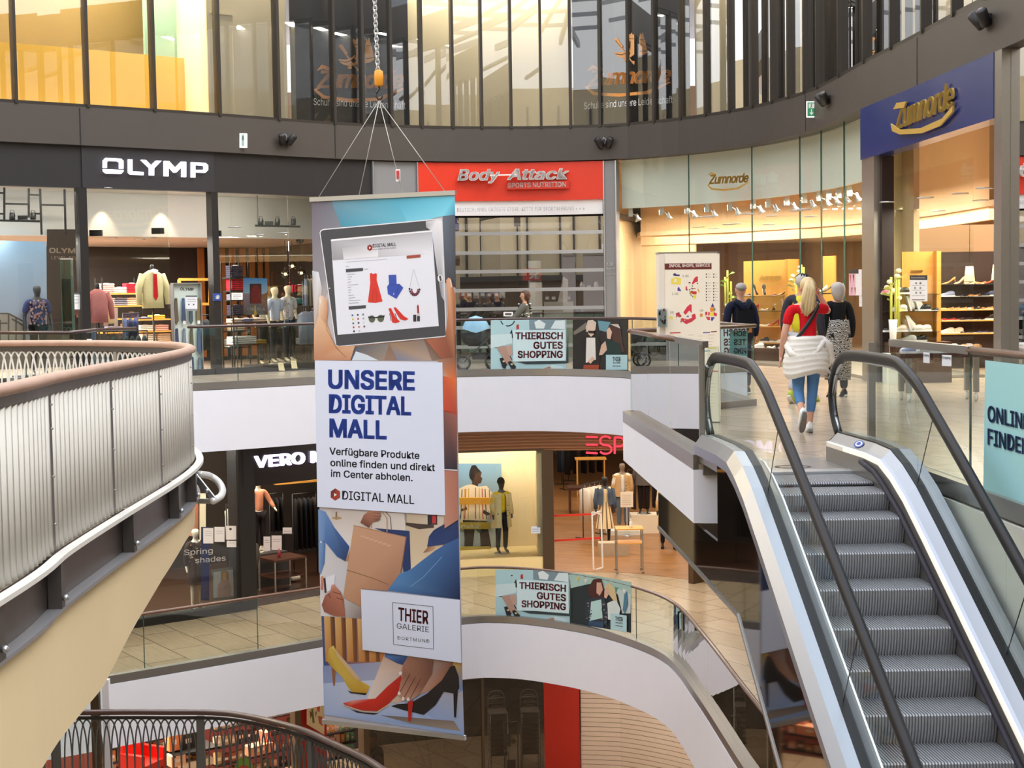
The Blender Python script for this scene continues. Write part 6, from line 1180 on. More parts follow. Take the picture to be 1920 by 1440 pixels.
def vase(label, P, hv, stems, leaf, col='#ece6d8', flower=None):
    t = thing('vase_with_stems', label, 'plant', P); b = MB(); b.use(col); b.lathe([(.05, 0), (.06, .02), (.055, hv*.5), (.075, hv), (.06, hv), (.05, hv*.9)], seg=12); b.build('vase', GLOSS, t)
    b = MB(); b.use('#c8cc58')
    for x, y, hh in stems: b.tube([(x, y, hv*.8), (x, y, hv+hh)], .022, 7)
    b.build('stems', PAINT, t); b = MB(); b.use(leaf)
    for i in range(7): a = i*.9; z = hv+.1+.09*i; b.add([(0, 0, z), (.12*math.cos(a)-.03*math.sin(a), .12*math.sin(a)+.03*math.cos(a), z+.08), (.22*math.cos(a), .22*math.sin(a), z+.05), (.12*math.cos(a)+.03*math.sin(a), .12*math.sin(a)-.03*math.cos(a), z+.03)], [(0, 1, 2, 3)])
    b.build('leaves', PAINT, t)
    if flower:
        b = MB(); b.use(flower)
        for i in range(6): b.ball((.1*math.cos(i*1.3), .1*math.sin(i*1.3), hv+.35+.09*i), (.05, .03, .04), 8, 5)
        b.build('blossoms', PAINT, t)
    return t
p_ = fw(1365, 588, -1.0); vase('white vase with thick green and yellow stems behind the info pillar', p_, .22, [(-.06, 0, .6), (0, .02, .75), (.07, 0, .5)], '#8ab850')
p_ = fw(1492, 560, -.9); vase('tall stems with cream orchid blossoms at the right edge of the orange display', V((p_.x, p_.y, 1.0)), .25, [(0, 0, .6), (.12, 0, .85), (.17, 0, .8)], '#b8b868', '#8a5a3a', '#efe8c0')
b = MB(); b.lathe([(.11, .05), (.09, .08), (.08, .97), (.12, 1.0)], (p_.x, p_.y, 0), 12); tag(b.build('pedestal', OFFW), 'slim white pedestal under the orchid', 'pedestal')
b = MB(); q_ = fw(1365, 588, -1.0); b.lathe([(.12, .05), (.10, .08), (.09, q_.z-.03), (.13, q_.z)], (q_.x, q_.y, 0), 12); tag(b.build('pedestal', OFFW), 'white pedestal under the vase behind the info pillar', 'pedestal')
for x0_, y0_, x1_, y1_, lb, art in ((1592, 505, 1616, 554, 'pink, red and white notice on the curved glass beside the entrance', 1), (1611, 538, 1622, 575, 'narrow white paper overlapping the pink notice on the glass', 0)):
    pl = fplane((x0_+x1_)/2, (y0_+y1_)/2, -.085); pl.rect(x0_, y0_, x1_, y1_, '#f2eef2', 1)
    if art: pl.rect(x0_, y0_, x1_-6, y0_+8, '#2a2a2e', 2); pl.rect(x0_, y0_+8, x0_+12, y1_, '#e8b8c8', 2); [pl.poly([(x0_+1+k*3, y0_+10+k % 2*24), (x0_+4+k*3, y0_+10+k % 2*24), (x0_+3+k*3, y0_+26+k % 2*22)], ('#c83a48', '#3a7a5a', '#2a2a2a', '#c83a48')[k], 3) for k in range(4)]
    else: [pl.line([(x0_+2, y0_+5+k*4), (x1_-2, y0_+5+k*4)], .8, '#b0b0b4', 2) for k in range(7)]
    tag(pl.mb.build('paper_notice', PAINT), lb, 'notice')
# --- spotlights under the white strip
SPX = [(1182, 372), (1240, 368), (1288, 365), (1325, 361), (1368, 358), (1412, 352), (1440, 347), (1475, 342), (1508, 338), (1536, 334), (1553, 331), (1572, 327), (1592, 322)]
sp0 = None
for i, (x, y) in enumerate(SPX):
    u_ = fu(x, y, -.6)[0]; lb = '%s silver spotlight from the left under the white strip of the curved window' % ORD[i]
    if sp0 is None:
        sp0 = thing('spotlight', lb, 'spotlight', fp(u_, -.6, 3.5), 0, 'silver spotlights over the curved window'); b = MB(); b.box(-.05, .05, -.04, .04, -.16, .02); b.build('gear_box', ALU, sp0)
        b = MB(); b.tube([(.05, 0, -.1), (.12, -.02, -.14)], .012, 6); b.build('arm', ALU, sp0); b = MB(); b.X = Matrix.Translation((.16, -.04, -.2)) @ Matrix.Rotation(-.35, 4, 'Y'); b.lathe([(.03, .1), (.035, .03), (.04, .0), (.085, -.07), (.08, -.07), (.02, -.02)], seg=12); b.build('reflector', ALU, sp0)
        b = MB(); b.ball((.18, -.04, -.235), .03, 8, 5); b.build('bulb', LAMPE, sp0)
    else: dup(sp0, fp(u_, -.6, 3.5), 0, lb)
# --- ceiling downlights: a shared proto
cl0 = None; CLN = 0
def downlight(P, label, r=.1, group='ceiling downlights'):
    global cl0
    if cl0 is None:
        cl0 = thing('ceiling_light', label, 'ceiling light', P, 0, group); b = MB(); b.lathe([(.1, -.012), (.1, 0), (.125, 0), (.125, -.012)], seg=16); b.build('rim', ALU, cl0); b = MB(); b.lathe([(.1, -.01), (.1, -.004)], seg=16); b.build('lens', LAMPE, cl0); return cl0
    return dup(cl0, P, 0, label, group)
def lights_px(L_, off, z, where):
    for i, (x, y) in enumerate(L_):
        d = ray(x, y); k = (z-EYE)/d.z; p = EYEP+d*k; downlight((p.x, p.y, z-.001), '%s glowing downlight from the left %s' % (ORD[i], where), group='downlights '+where)
# shoe shop ceiling and rear walls
b = MB(); P = [fp(uG+(FS[-1]-2-uG)*i/30, -2.2, 2.95) for i in range(31)]+[V((18, 6, 2.95)), V((18, 52, 2.95)), V((3.0, 52, 2.95))]; b.slab(P[::-1], (0, 0, .1)); S(b.build('ceiling_shoe_shop', mat('warm_ceiling', '#e8cda8', .7, noise=.02)))
inner('wall_display_back_low', uG, uG+.75, -2.3, 0, 4.6, BEI); b = MB(); strip(b, uG, uH-.1, 2.72, 4.6, -2.35, -2.25); S(b.build('wall_display_back_high', mat('peach_wall', '#e8c49a', .7, noise=.02)))
part_wall('wall_display_right', uH-.75, -.95, -.3, 0, 4.6, mat('pale_yellow_wall', '#e6dcb0', .6, noise=.02)); inner('wall_display_corner', uH-.75, uH-.02, -.9, 0, 4.6, BEI)
b = MB(); b.box(2.9, 18, 43, 43.2, 0, 4.6); b.box(2.85, 2.95, 36.7, 43, 0, 4.6); S(b.build('wall_shoe_shop_rear', mat('brown_shop_wall', '#8a6a4c', .7, noise=.1, nscale=.6)))
b = MB(); b.box(9, 18, 31.0, 31.2, 0, 1.9); S(b.build('wall_shoe_shop_dark', mat('dark_shop_wall', '#2c1a14', .6, noise=.1))); b = MB(); b.box(7.6, 18, 31.05, 31.25, 1.9, 4.6); S(b.build('wall_shoe_shop_tan', TAN))
lights_px([(1322, 406), (1330, 405), (1310, 425), (1338, 428), (1366, 420), (1378, 419), (1404, 400), (1448, 404), (1441, 420), (1424, 437), (1494, 394), (1508, 392), (1520, 405)], 0, 2.95, 'in the shoe shop ceiling behind the curved window')
lights_px([(1664, 378), (1690, 393), (1735, 370), (1760, 395), (1800, 362), (1838, 375), (1846, 352)], 0, 2.95, 'in the shoe shop ceiling behind the entrance')
# --- entrance display
P1_, r1, n1 = frame_at((6.75, 25.0, 0), (1, 0, 0)); PW1 = Plane(P1_, r1); zx = lambda y: PW1.at(1720, y).z; xx = lambda x: (PW1.at(x, 560)-P1_).dot(r1)
t = thing('shoe_display', 'orange shoe display with glass shelves just inside the shop entrance', 'display', P1_)
b = MB(); obox(b, P1_, r1, n1, xx(1691), xx(1758), -.06, 0, 0, zx(472)); obox(b, P1_, r1, n1, xx(1750), xx(1758), -.06, .2, 0, zx(472)); loc_(b, t).build('back_panel', OR, t)
pz = Plane(P1_+n1*.03, r1); zum_art(pz, 1706, 1730, 512, 9, '#8a6020', .28, .04, 1, -1); loc_(pz.mb, t).build('lettering', GOLDM, t)
Z1 = [zx(551), zx(583), zx(621), zx(640)]
for z in Z1[:3]: b = MB(); obox(b, P1_, r1, n1, xx(1652), xx(1752), .0, .32, z-.012, z-.002); loc_(b, t).build('shelf', GSH, t)
b = MB(); obox(b, P1_, r1, n1, xx(1655), xx(1770), -.05, .45, 0, Z1[3]); loc_(b, t).build('base', MATS['dark_walnut'], t)
q1 = lambda x, z, d=.16: P1_+r1*xx(x)+n1*d+V((0, 0, z))
for it, (xa_, xb_), z, nm in (([('sneaker', PK), ('sneaker', WH), ('sneaker', BK), ('sneaker', WH)], (1655, 1705), Z1[0], 'top glass'), ([('sneaker', WH), ('sneaker', WH, 1), ('sneaker', WH, 1), ('sneaker', BK), ('flat', BK)], (1675, 1748), Z1[1], 'middle glass'), ([('sneaker', BK), ('sneaker', CR), ('sneaker', WH, 1), ('sneaker', WH), ('sneaker', WH)], (1660, 1735), Z1[2], 'lowest glass'), ([('sneaker', WH), ('sneaker', BK)], (1690, 1728), Z1[3], 'dark base')): shoe_row(q1(xa_, z), q1(xb_, z), it, 'the %s %sof the entrance display' % (nm, '' if 'base' in nm else 'shelf '), 'shoes on the entrance display', math.pi)
vase('white vase with bamboo canes and cream blossom left of the entrance display', q1(1664, .5, .36), .55, [(-.03, 0, .7), (.05, 0, .72), (.09, 0, .66)], '#b8c060', '#e8e4da', '#ece4b4'); b = MB(); b.box(-.14, .14, -.14, .14, 0, .5); o = tag(b.build('pedestal', OFFW), 'square white pedestal under the bamboo vase', 'pedestal'); o.location = (q1(1664, 0, .36).x, q1(1664, 0, .36).y, 0)
def glass_note(x0_, y0_, x1_, y1_, lb, parts, off=-.27, cat='notice', nm='paper_notice', base='#f2f2f2'):
    pl = fplane((x0_+x1_)/2, (y0_+y1_)/2, off); pl.rect(x0_, y0_, x1_, y1_, base, 1)
    for p in parts:
        if p[0] == 'r': pl.rect(*p[1:5], p[5], 2)
        elif p[0] == 't': pl.text(p[1], (p[2], p[3]), (p[4], p[3]), p[5], p[6], 3, .02)
        elif p[0] == 'l': pl.line([(p[1], p[2]), (p[3], p[2])], 1, p[4], 3)
        else: pl.circ(p[1], p[2], p[3], p[3], p[4], 2, 10)
    return tag(pl.mb.build(nm, PAINT), lb, cat)
glass_note(1706, 516, 1739, 565, 'white rule notice with dark heading on the entrance glass', [('r', 1706, 516, 1739, 525, '#2c2c34'), ('t', 'Schutzmaßnahmen', 1709, 522, 1735, 3, '#f0f0f0'), ('c', 1718, 531, 2, '#8a8a90'), ('c', 1726, 531, 2, '#5a5a60'), ('c', 1716, 540, 2, '#8a8a90'), ('c', 1726, 540, 2, '#8a8a90'), ('c', 1718, 549, 2, '#8a8a90'), ('c', 1726, 549, 2, '#8a8a90'), ('l', 1710, 535, 1735, '#c0c0c4'), ('l', 1710, 544, 1735, '#c0c0c4'), ('l', 1710, 554, 1735, '#c0c0c4'), ('r', 1710, 561, 1734, 563, '#8a7a7a')])
glass_note(1656, 607, 1676, 642, 'small white, red and grey brand card at the foot of the entrance glass', [('r', 1656, 630, 1676, 635, '#c03a3c'), ('r', 1656, 635, 1676, 642, '#6a6a6e'), ('t', 'Gabor', 1658, 640.5, 1675, 4, '#fafafa'), ('r', 1656, 607, 1664, 611, '#8a7a9a'), ('l', 1658, 618, 1674, '#6a6a6a'), ('l', 1659, 621, 1673, '#4a4a4a'), ('l', 1659, 624, 1673, '#4a4a4a')], cat='sign', nm='brand_card')
# dark wall shelf deep in the shop
P2_, r2, n2 = frame_at((9.2, 29.0, 0), (1, .0, 0)); PW2 = Plane(P2_, r2); x2 = lambda x: (PW2.at(x, 560)-P2_).dot(r2); z2 = lambda y: PW2.at(1810, y).z
t = thing('wall_shelf_unit', 'dark wall shelves full of shoes deep inside the shoe shop', 'shelf', P2_); b = MB(); obox(b, P2_, r2, n2, x2(1755), x2(1885), -.06, 0, 0, z2(472)); loc_(b, t).build('back_panel', MATS['dark_shop_wall'], t)
ZZ = [z2(533), z2(556), z2(580), z2(600), z2(624)]
for i, z in enumerate(ZZ): b = MB(); obox(b, P2_, r2, n2, x2(1758), x2(1880), 0, .34, z-.02, z-.002); loc_(b, t).build('shelf', OR if i > 1 else GSH, t)
for z, nm, it in zip(ZZ, ('top', 'second', 'third', 'fourth', 'lowest'), ([('pump', TN), ('pump', NU), ('flat', NU), ('flat', TN), ('pump', RS)], [('sneaker', GB), ('flat', BK), ('flat', BK), ('flat', TN), ('flat', BK), ('sneaker', NV)], [('flat', HB), ('flat', TN), ('flat', HB), ('flat', TN), ('flat', CR), ('flat', BK), ('flat', TN), ('flat', CR)], [('flat', RD), ('flat', RS), ('flat', BK), ('flat', BK), ('flat', BK), ('sneaker', BK)], [('sneaker', WH), ('sneaker', CR), ('flat', BK), ('flat', BK), ('flat', NV), ('flat', BK)])): shoe_row(P2_+r2*x2(1765)+n2*.18+V((0, 0, z)), P2_+r2*x2(1862)+n2*.18+V((0, 0, z)), it, 'the %s shelf of the dark wall unit' % nm, 'shoes on the dark wall shelves', math.pi)
for x, y, lb in ((1800, 513, 'left pale lampshade hanging before the dark shoe shelves'), (1850, 510, 'right pale lampshade hanging before the dark shoe shelves')):
    p_ = PW2.at(x, y)+V((0, -.6, 0)); t = thing('pendant_lamp', lb, 'lamp', p_); b = MB(); b.lathe([(.10, -.16), (.07, .13), (.06, .13)], seg=14); b.build('lamp_shade', mat('lit_shade', '#e8cc90', .6, emit=1.2, noise=.05), t); b = MB(); b.tube([(0, 0, .12), (0, 0, 2.94-p_.z)], .006, 5); b.build('cord', BLACK, t)
# sneaker table on castors outside the entrance
tb = thing('shoe_table', 'low dark table on castors with a row of sneakers outside the entrance', 'table', (5.85, 20.6, 0)); b = MB(); b.box(-.55, .65, -.25, .25, .60, .66); b.build('tabletop', MATS['dark_walnut'], tb)
for x, y in ((-.42, -.2), (.5, -.2), (-.42, .2), (.5, .2)):
    b = MB(); b.box(x-.035, x+.035, y-.035, y+.035, .12, .60); lg = b.build('leg', STEEL, tb); b = MB(); b.use('#e8e6e2'); b.tube([(x-.015, y, .055), (x+.015, y, .055)], .055, 12); b.build('castor', GLOSS, lg)
shoe_row((5.42, 20.5, .661), (6.42, 20.5, .661), [('sneaker', GB), ('sneaker', WH), ('sneaker', WH), ('sneaker', CR), ('sneaker', HB), ('sneaker', HB)], 'the low table outside the entrance', 'sneakers on the low table', math.pi)
shoe_row((5.45, 20.75, .661), (6.4, 20.75, .661), [('sneaker', WH), ('sneaker', WH), ('sneaker', PK), ('sneaker', WH), ('sneaker', CR)], 'the rear row of the low table outside the entrance', 'sneakers on the low table', math.pi)
# ================================================================ FITTINGS ON THE DARK BAND
def cctv(P, rz, label):
    t = thing('floodlight_pair', label, 'floodlight', P, rz); b = MB(); b.box(-.1, .1, -.02, .03, -.03, .03); b.build('bracket', BLACK, t)
    for s in (-1, 1): b = MB(); b.X = Matrix.Translation((s*.12, -.10, -.02)) @ Matrix.Rotation(s*.5, 4, 'Y') @ Matrix.Rotation(.5, 4, 'X'); b.lathe([(.06, -.13), (.075, -.12), (.075, .10), (.05, .12)], seg=12); b.build('lamp_head', BLACK, t)
    b = MB(); b.use('#e8e8ec'); b.tube([(-.05, -.03, .04), (-.02, -.06, .09), (.03, -.06, .05), (.0, -.05, -.06)], .01, 5); b.build('cable', PAINT, t)
for x, y, lb in ((533, 260, 'pair of black floodlights on the dark band left of the hoist chain'), (1134, 266, 'pair of black floodlights on the dark band over the grey column'), (1552, 183, 'pair of black floodlights on the dark band beside the green exit sign'), (1852, 32, 'large pair of black floodlights on the dark band at upper right')):
    p_ = fw(x, y, .04); n_ = fnrm(fu(x, y, .04)[0]); cctv(p_, math.atan2(n_.x, -n_.y), lb)
for x0_, y0_, x1_, y1_, lb, cols in ((449, 250, 462, 277, 'small white sign seen edge-on on the dark band over the menswear shop', 0), (1512, 190, 1535, 220, 'green and white emergency exit sign with a down arrow on the dark band', 1)):
    xm, ym = (x0_+x1_)/2, (y0_+y1_)/2; u_, z_ = fu(xm, ym, .05); p_ = fp(u_, .1, z_); pl = Plane(p_, (1, -.15, 0)); b = MB(); P4 = [pl.at(x0_, y1_), pl.at(x1_, y1_), pl.at(x1_, y0_), pl.at(x0_, y0_)]; b.slab(P4, -pl.n*.06); o = tag(b.build('exit_sign', mat('sign_white', '#f2f4f4', .5, emit=.5, noise=.01)), lb, 'exit sign')
    if cols:
        pl.rect(x0_+2, y0_+2, x0_+17, y1_-2, '#2f9a6a', 2); pl.rect(x0_+4, y0_+4, x0_+15, y0_+13, '#eef4f0', 3); pl.line([(x0_+8, y0_+6), (x0_+10, y0_+9), (x0_+7, y0_+12)], 1.6, '#2f9a6a', 4); pl.circ(x0_+10, y0_+5.5, 1.2, 1.2, '#2f9a6a', 4, 8); pl.line([(x0_+9.5, y0_+15), (x0_+9.5, y0_+23)], 2, '#f4f8f4', 3); pl.poly([(x0_+5.5, y0_+21), (x0_+13.5, y0_+21), (x0_+9.5, y0_+26)], '#f4f8f4', 3)
    else: pl.rect(x0_+4, y0_+2, x0_+9, y1_-3, '#a8c8c0', 2); pl.rect(x0_+5, y0_+5, x0_+8, y0_+13, '#5a7a78', 3)
    pl.mb.build('pictogram', PAINT, o)
for x, lb in ((1003, 'left of two black slots in the lower white fascia'), (1142, 'right of two black slots in the lower white fascia')):
    for i in range(len(E0)-1):
        n_ = normals(E0)[i]; p_ = E0[i]; k_2 = 960+FPX*((V((p_.x, p_.y, -5.6))-EYEP).dot(_R)/(V((p_.x, p_.y, -5.6))-EYEP).dot(_F))
        if k_2 > x: break
    a = math.atan2(n_.x, -n_.y); o = thing('vent_slot', lb, 'vent', (p_.x+n_.x*-.05, p_.y+n_.y*-.05, -5.62), a); b = MB(); b.box(-.09, .09, -.035, .03, -.045, .045); b.build('slot', BLACK, o); b = MB(); b.box(-.105, .105, -.03, .03, -.06, .06); b.build('frame', WHITE, o)
# ================================================================ MENSWEAR SHOP
def mann(label, P, rz=0, h=1.8, skin='#d8c6ac', top=None, bottom=None, sleeve=.5, leg=.95, arms=None, legs=None, female=False, extra=None, base=True, headless=False):
    A = dict(arms or {}); J = skeleton(h, female, A, legs); t = figure(label, 'mannequin', P, rz, h, J, skin)
    if top: garment(t, 'shirt', J, h, ['torso'], top, .02, sleeve)
    if bottom: garment(t, 'trousers', J, h, ['legs'], bottom, .014, leg=leg)
    if base: b = MB(); b.lathe([(.19, 0), (.19, .012), (.01, .014)], seg=18); b.build('base_plate', STEEL, t)
    return t, J
def spots(t, J, h, cols, n_=70, r=(.165, .13), z0=.95, z1=1.42, s_=.022):
    k = h/1.75; b = MB()
    for i in range(n_): q = random.uniform(0, 6.28); z = random.uniform(z0, z1); f = 1.0 if z > 1.15 else .9; b.use(random.choice(cols)); b.ball((r[0]*k*math.cos(q)*f, r[1]*k*math.sin(q)*f, z*k), (s_, s_, s_*1.2), 5, 4)
    b.build('shirt_pattern', CLOTH, t)
def plinth(nm, label, P, sx, sy, h, m=OFFW): b = MB(); b.box(-sx/2, sx/2, -sy/2, sy/2, 0, h); o = b.build(nm, m); o.location = P; return tag(o, label, 'plinth')
nw = lambda u_: math.atan2(fnrm(u_).x, -fnrm(u_).y)
DARKP = mat('dark_plinth', '#3a3432', .5, noise=.05)
def standing(px, py, off, z=0): u_, _ = fu(px, py, off); return fp(u_, off, z), nw(u_)
# left window
pl = fplane(20, 560, -.75, 66); pl.grad([(-60, 450), (87, 453), (88, 640), (-60, 650)], ['#9cc4ea', '#a8cdf0', '#e4e6f4', '#d4dcf2'], 1); pl.poly([(-60, 600), (15, 588), (48, 610), (48, 650), (-60, 660)], '#c8bcb0', 2)
for a, c_ in (((-60, 588), (16, 588)), ((16, 588), (50, 606)), ((16, 588), (16, 640)), ((0, 600), (0, 650)), ((-60, 606), (14, 606)), ((22, 598), (50, 614)), ((30, 594), (30, 640)), ((44, 604), (44, 640))): pl.line([a, c_], 3, '#7a6e66', 3)
tag(pl.mb.build('window_poster', PAINT), 'large light blue window poster with a wooden pier, behind the patterned-shirt mannequin', 'poster')
P, rz = standing(70, 570, -.42, .15); u_ = fu(70, 570, -.42)[0]; plinth('display_plinth', 'dark plinth under the patterned-shirt mannequin in the left window', P-V((0, 0, .15)), .9, .6, .15, DARKP)
t, J = mann('dark grey mannequin in a blue and pink patterned short-sleeved shirt', P, rz, 1.78, '#55555c', '#5a6296', '#23242c', .42); spots(t, J, 1.78, ['#e8b8b8', '#f0d0c8', '#8a94c0', '#e0a8b0'], 150)
b = MB(); p_ = fw(127, 560, 1.0); gp = thing('glass_pillar', 'green-edged upright glass pillar on the gallery before the left window', 'pillar', (p_.x, p_.y, 0)); zt2 = fw(127, 487, 1.0).z; b.box(-.10, .10, -.07, .07, .02, zt2); b.build('glass_body', glass('pillar_glass', (.62, .78, .74), .08), gp); b = MB()
for x in (-.10, .09): b.box(x, x+.012, -.075, .075, .02, zt2)
b.build('edge_strip', GEDGE, gp); b = MB(); b.box(-.1, .1, -.075, .075, zt2, zt2+.03); b.box(-.12, .12, -.09, .09, 0, .02); b.build('cap', ALU, gp)
hg = thing('hanging_grid', 'black hanging metal grid shelf in the top of the left window', 'shelf', fw(60, 400, -.9)); pl = fplane(60, 400, -.9); b = MB()
for a, c_ in (((8, 348), (8, 412)), ((54, 352), (54, 408)), ((75, 350), (78, 440)), ((121, 353), (123, 440)), ((-30, 346), (122, 353)), ((8, 382), (54, 383)), ((54, 365), (77, 366)), ((78, 384), (121, 385)), ((-30, 361), (8, 362)), ((-30, 400), (8, 401)), ((58, 400), (77, 401))): b.bar(pl.at(*a), pl.at(*c_), .035, .035, pl.n)
loc_(b, hg).build('bars', BLACK, hg)
def track(label, x0_, x1_, y_, xs, off, cordx=None):
    pl = fplane((x0_+x1_)/2, y_, off); t = thing('track_light', label, 'track light', pl.O); b = MB(); b.bar(pl.at(x0_, y_), pl.at(x1_, y_+2), .06, .04); loc_(b, t).build('track', BLACK, t)
    for x in xs: b = MB(); p = pl.at(x, y_-1); b.lathe([(.05, .0), (.06, .02), (.045, .13), (.03, .14)], (p.x, p.y, p.z), 10); b.tube([p+V((-.05, 0, .1)), p+V((-.02, 0, .19)), p+V((.04, 0, .17)), p+V((.06, 0, .06))], .006, 4); loc_(b, t).build('lamp_head', BLACK, t)
    for x, w_ in ((xs[0]+ (xs[1]-xs[0])*.5, .09),): b = MB(); p = pl.at(x, y_-3); b.box(p.x-w_, p.x+w_, p.y-.03, p.y+.03, p.z-.02, p.z+.06); loc_(b, t).build('driver_box', BLACK, t)
    if cordx: b = MB(); p = pl.at(cordx, y_); b.tube([p, (p.x, p.y, 3.81)], .006, 4); loc_(b, t).build('cord', BLACK, t)
track('black track with two spotlights before the grid shelf', -25, 74, 413, (23, 62), -.7); track('black track with three spotlights hanging at the top of the right window', 479, 562, 423, (489, 520, 550), -.6, 484)
pl = fplane(120, 475, -1.45); b_ = pl.mb; pl.text('OLYMP', (92, 474), (153, 475), 9, '#c0a890', 1, .03); pl.text('LEVEL FIVE', (96, 486), (151, 487), 6, '#b09880', 1, .02, 0, 1.1); pl.poly([(88, 430), (158, 430), (158, 640), (88, 640)], '#35271f', -1); tag(pl.mb.build('wall_panel', PAINT), 'brown wall panel with tan lettering in the left window', 'panel')
glass_note(138, 549, 150, 580, 'white notice on the glass beside the green glass pillar', [('l', 140, 556, 148, '#a8a8b0'), ('l', 140, 562, 148, '#a8a8b0'), ('l', 140, 568, 148, '#a8a8b0'), ('r', 138, 549, 150, 552, '#6a6a72')], -.17)
# folded goods: one mesh per colour
FOLD = {}
def folded(col, P, rz, label, group):
    if col not in FOLD:
        b = MB(); b.use(col); R = []
        for x, w_ in ((-.15, .2), (-.15, 1), (.15, 1), (.15, .2)): R.append([(x if w_ == 1 else x*1.06, y, z*w_) for y, z in ((-.12, .012), (-.12, .03), (-.09, .04), (.12, .04), (.12, .0), (-.09, 0))])
        b.rings(R, smooth=False); b.use('#f2eee8'); b.rings([[(x, -.1+.0*x, .041), (x, -.03, .052), (x, .0, .041)] for x in (-.05, 0, .05)], smooth=False); o = b.build('folded_shirt', CLOTH); FOLD[col] = o.data; bpy.data.objects.remove(o)
    o = bpy.data.objects.new('folded_shirt', FOLD[col]); COL.objects.link(o); o.location = P; o.rotation_euler = (0, 0, rz); return tag(o, label, 'folded shirt', group)
FN_ = {'#e8b8b0': 'pink', '#f0ece8': 'white', '#c8283a': 'red', '#4a4458': 'dark blue', '#e8d0b8': 'cream', '#8a8aa0': 'grey', '#d8704a': 'orange', '#5ab0a8': 'turquoise', '#3a5a9a': 'blue', '#e0b048': 'mustard'}
PI_, WT_, RE_, DB_, CE_, GY_, OG_, TQ_, BL_, MU_ = FN_
def stack(P, rz, n_, col, where, group='folded shirts in the menswear shop', dz=.045):
    for i in range(n_): folded(col, V(P)+V((0, 0, i*dz)), rz+random.uniform(-.06, .06), '%s shirt, %s from bottom, %s' % (FN_[col], ORD[i], where), group)
def shelf_unit(label, px0, px1, ys, off, rows, depth=.42, nm='shirt_shelf', m=None, prm=OR, posts=True):
    """upright shop shelf: boards at photo heights ys, rows of (fraction, n, colour, words)"""
    xm = (px0+px1)/2; pl = fplane(xm, ys[0], off); u_ = fu(xm, ys[0], off)[0]; P, r, n_ = frame_at(fp(u_, off, 0), pl.ux); xs = lambda x: (pl.at(x, ys[0])-V((P.x, P.y, 0))).dot(r)
    t = thing(nm, label, 'shelf', P); xa_, xb_ = xs(px0), xs(px1); zs = [pl.at(xm, y).z for y in ys]
    for z in zs: b = MB(); obox(b, P, r, n_, xa_, xb_, -depth/2, depth/2, z-.03, z); loc_(b, t).build('board', prm, t)
    if posts:
        for x in (xa_-.02, xb_):
            for e in (-depth/2, depth/2-.025): b = MB(); obox(b, P, r, n_, x, x+.025, e, e+.025, 0, zs[0]+.35); loc_(b, t).build('side_post', BLACK, t)
    rz = math.atan2(r.y, r.x)
    for z, row in zip(zs, rows):
        for f, n2, c_, wd in row: stack(P+r*(xa_+(xb_-xa_)*f)+V((0, 0, z+.001)), rz, n2, c_, wd)
    return P, r, n_, zs
shelf_unit('wooden shirt shelves in the middle bay of the menswear shop', 186, 258, (550, 573, 597, 622, 646), -3.6, ([(.17, 5, PI_, 'left stack on the top board of the middle bay'), (.5, 3, WT_, 'middle stack on the top board of the middle bay'), (.83, 5, RE_, 'right stack on the top board of the middle bay')], [(.17, 4, WT_, 'left stack on the second board of the middle bay'), (.5, 4, GY_, 'middle stack on the second board of the middle bay'), (.83, 4, CE_, 'right stack on the second board of the middle bay')], [(.2, 3, WT_, 'left stack on the third board of the middle bay'), (.8, 3, DB_, 'right stack on the third board of the middle bay')], [(.3, 3, GY_, 'left stack on the fourth board of the middle bay'), (.75, 4, CE_, 'right stack on the fourth board of the middle bay')], []))
shelf_unit('low wooden shelves right of the red-tie shirt', 255, 318, (598, 620, 640), -3.2, ([(.2, 1, DB_, 'left on the upper low board by the red tie'), (.6, 2, MU_, 'right on the upper low board by the red tie')], [(.25, 3, WT_, 'left stack on the middle low board by the red tie'), (.7, 3, PI_, 'right stack on the middle low board by the red tie')], [(.3, 4, WT_, 'left stack on the bottom low board by the red tie'), (.75, 4, CE_, 'right stack on the bottom low board by the red tie')]), posts=False)
shelf_unit('dark shelves with folded shirts behind the notice in the right bay', 424, 456, (520, 545, 562, 590, 620, 650), -2.4, ([(.5, 6, DB_, 'top board behind the right-bay notice')], [(.5, 6, RE_, 'second board behind the right-bay notice')], [(.5, 3, GY_, 'third board behind the right-bay notice')], [(.5, 5, DB_, 'fourth board behind the right-bay notice')], [(.5, 4, CE_, 'fifth board behind the right-bay notice')], [(.3, 4, WT_, 'lowest board behind the right-bay notice')]), prm=BLACK)
shelf_unit('table with folded shirts in front of the right-bay shelves', 428, 492, (604, 645), -1.7, ([(.2, 2, CE_, 'left on the right-bay table'), (.5, 2, GY_, 'middle of the right-bay table'), (.82, 2, CE_, 'right on the right-bay table')], [(.2, 4, WT_, 'left under the right-bay table'), (.55, 4, WT_, 'middle under the right-bay table'), (.85, 2, MU_, 'right under the right-bay table')]), .5, 'shirt_table', prm=MATS['dark_walnut'])
shelf_unit('dark shelf with turquoise and red shirts behind the two cream mannequins', 545, 586, (548, 570, 645), -2.2, ([(.4, 4, RE_, 'top board behind the cream mannequins')], [(.25, 3, TQ_, 'left on the second board behind the cream mannequins'), (.75, 3, TQ_, 'right on the second board behind the cream mannequins')], [(.2, 3, WT_, 'left on the lowest board behind the cream mannequins'), (.7, 3, GY_, 'right on the lowest board behind the cream mannequins')]), prm=BLACK)
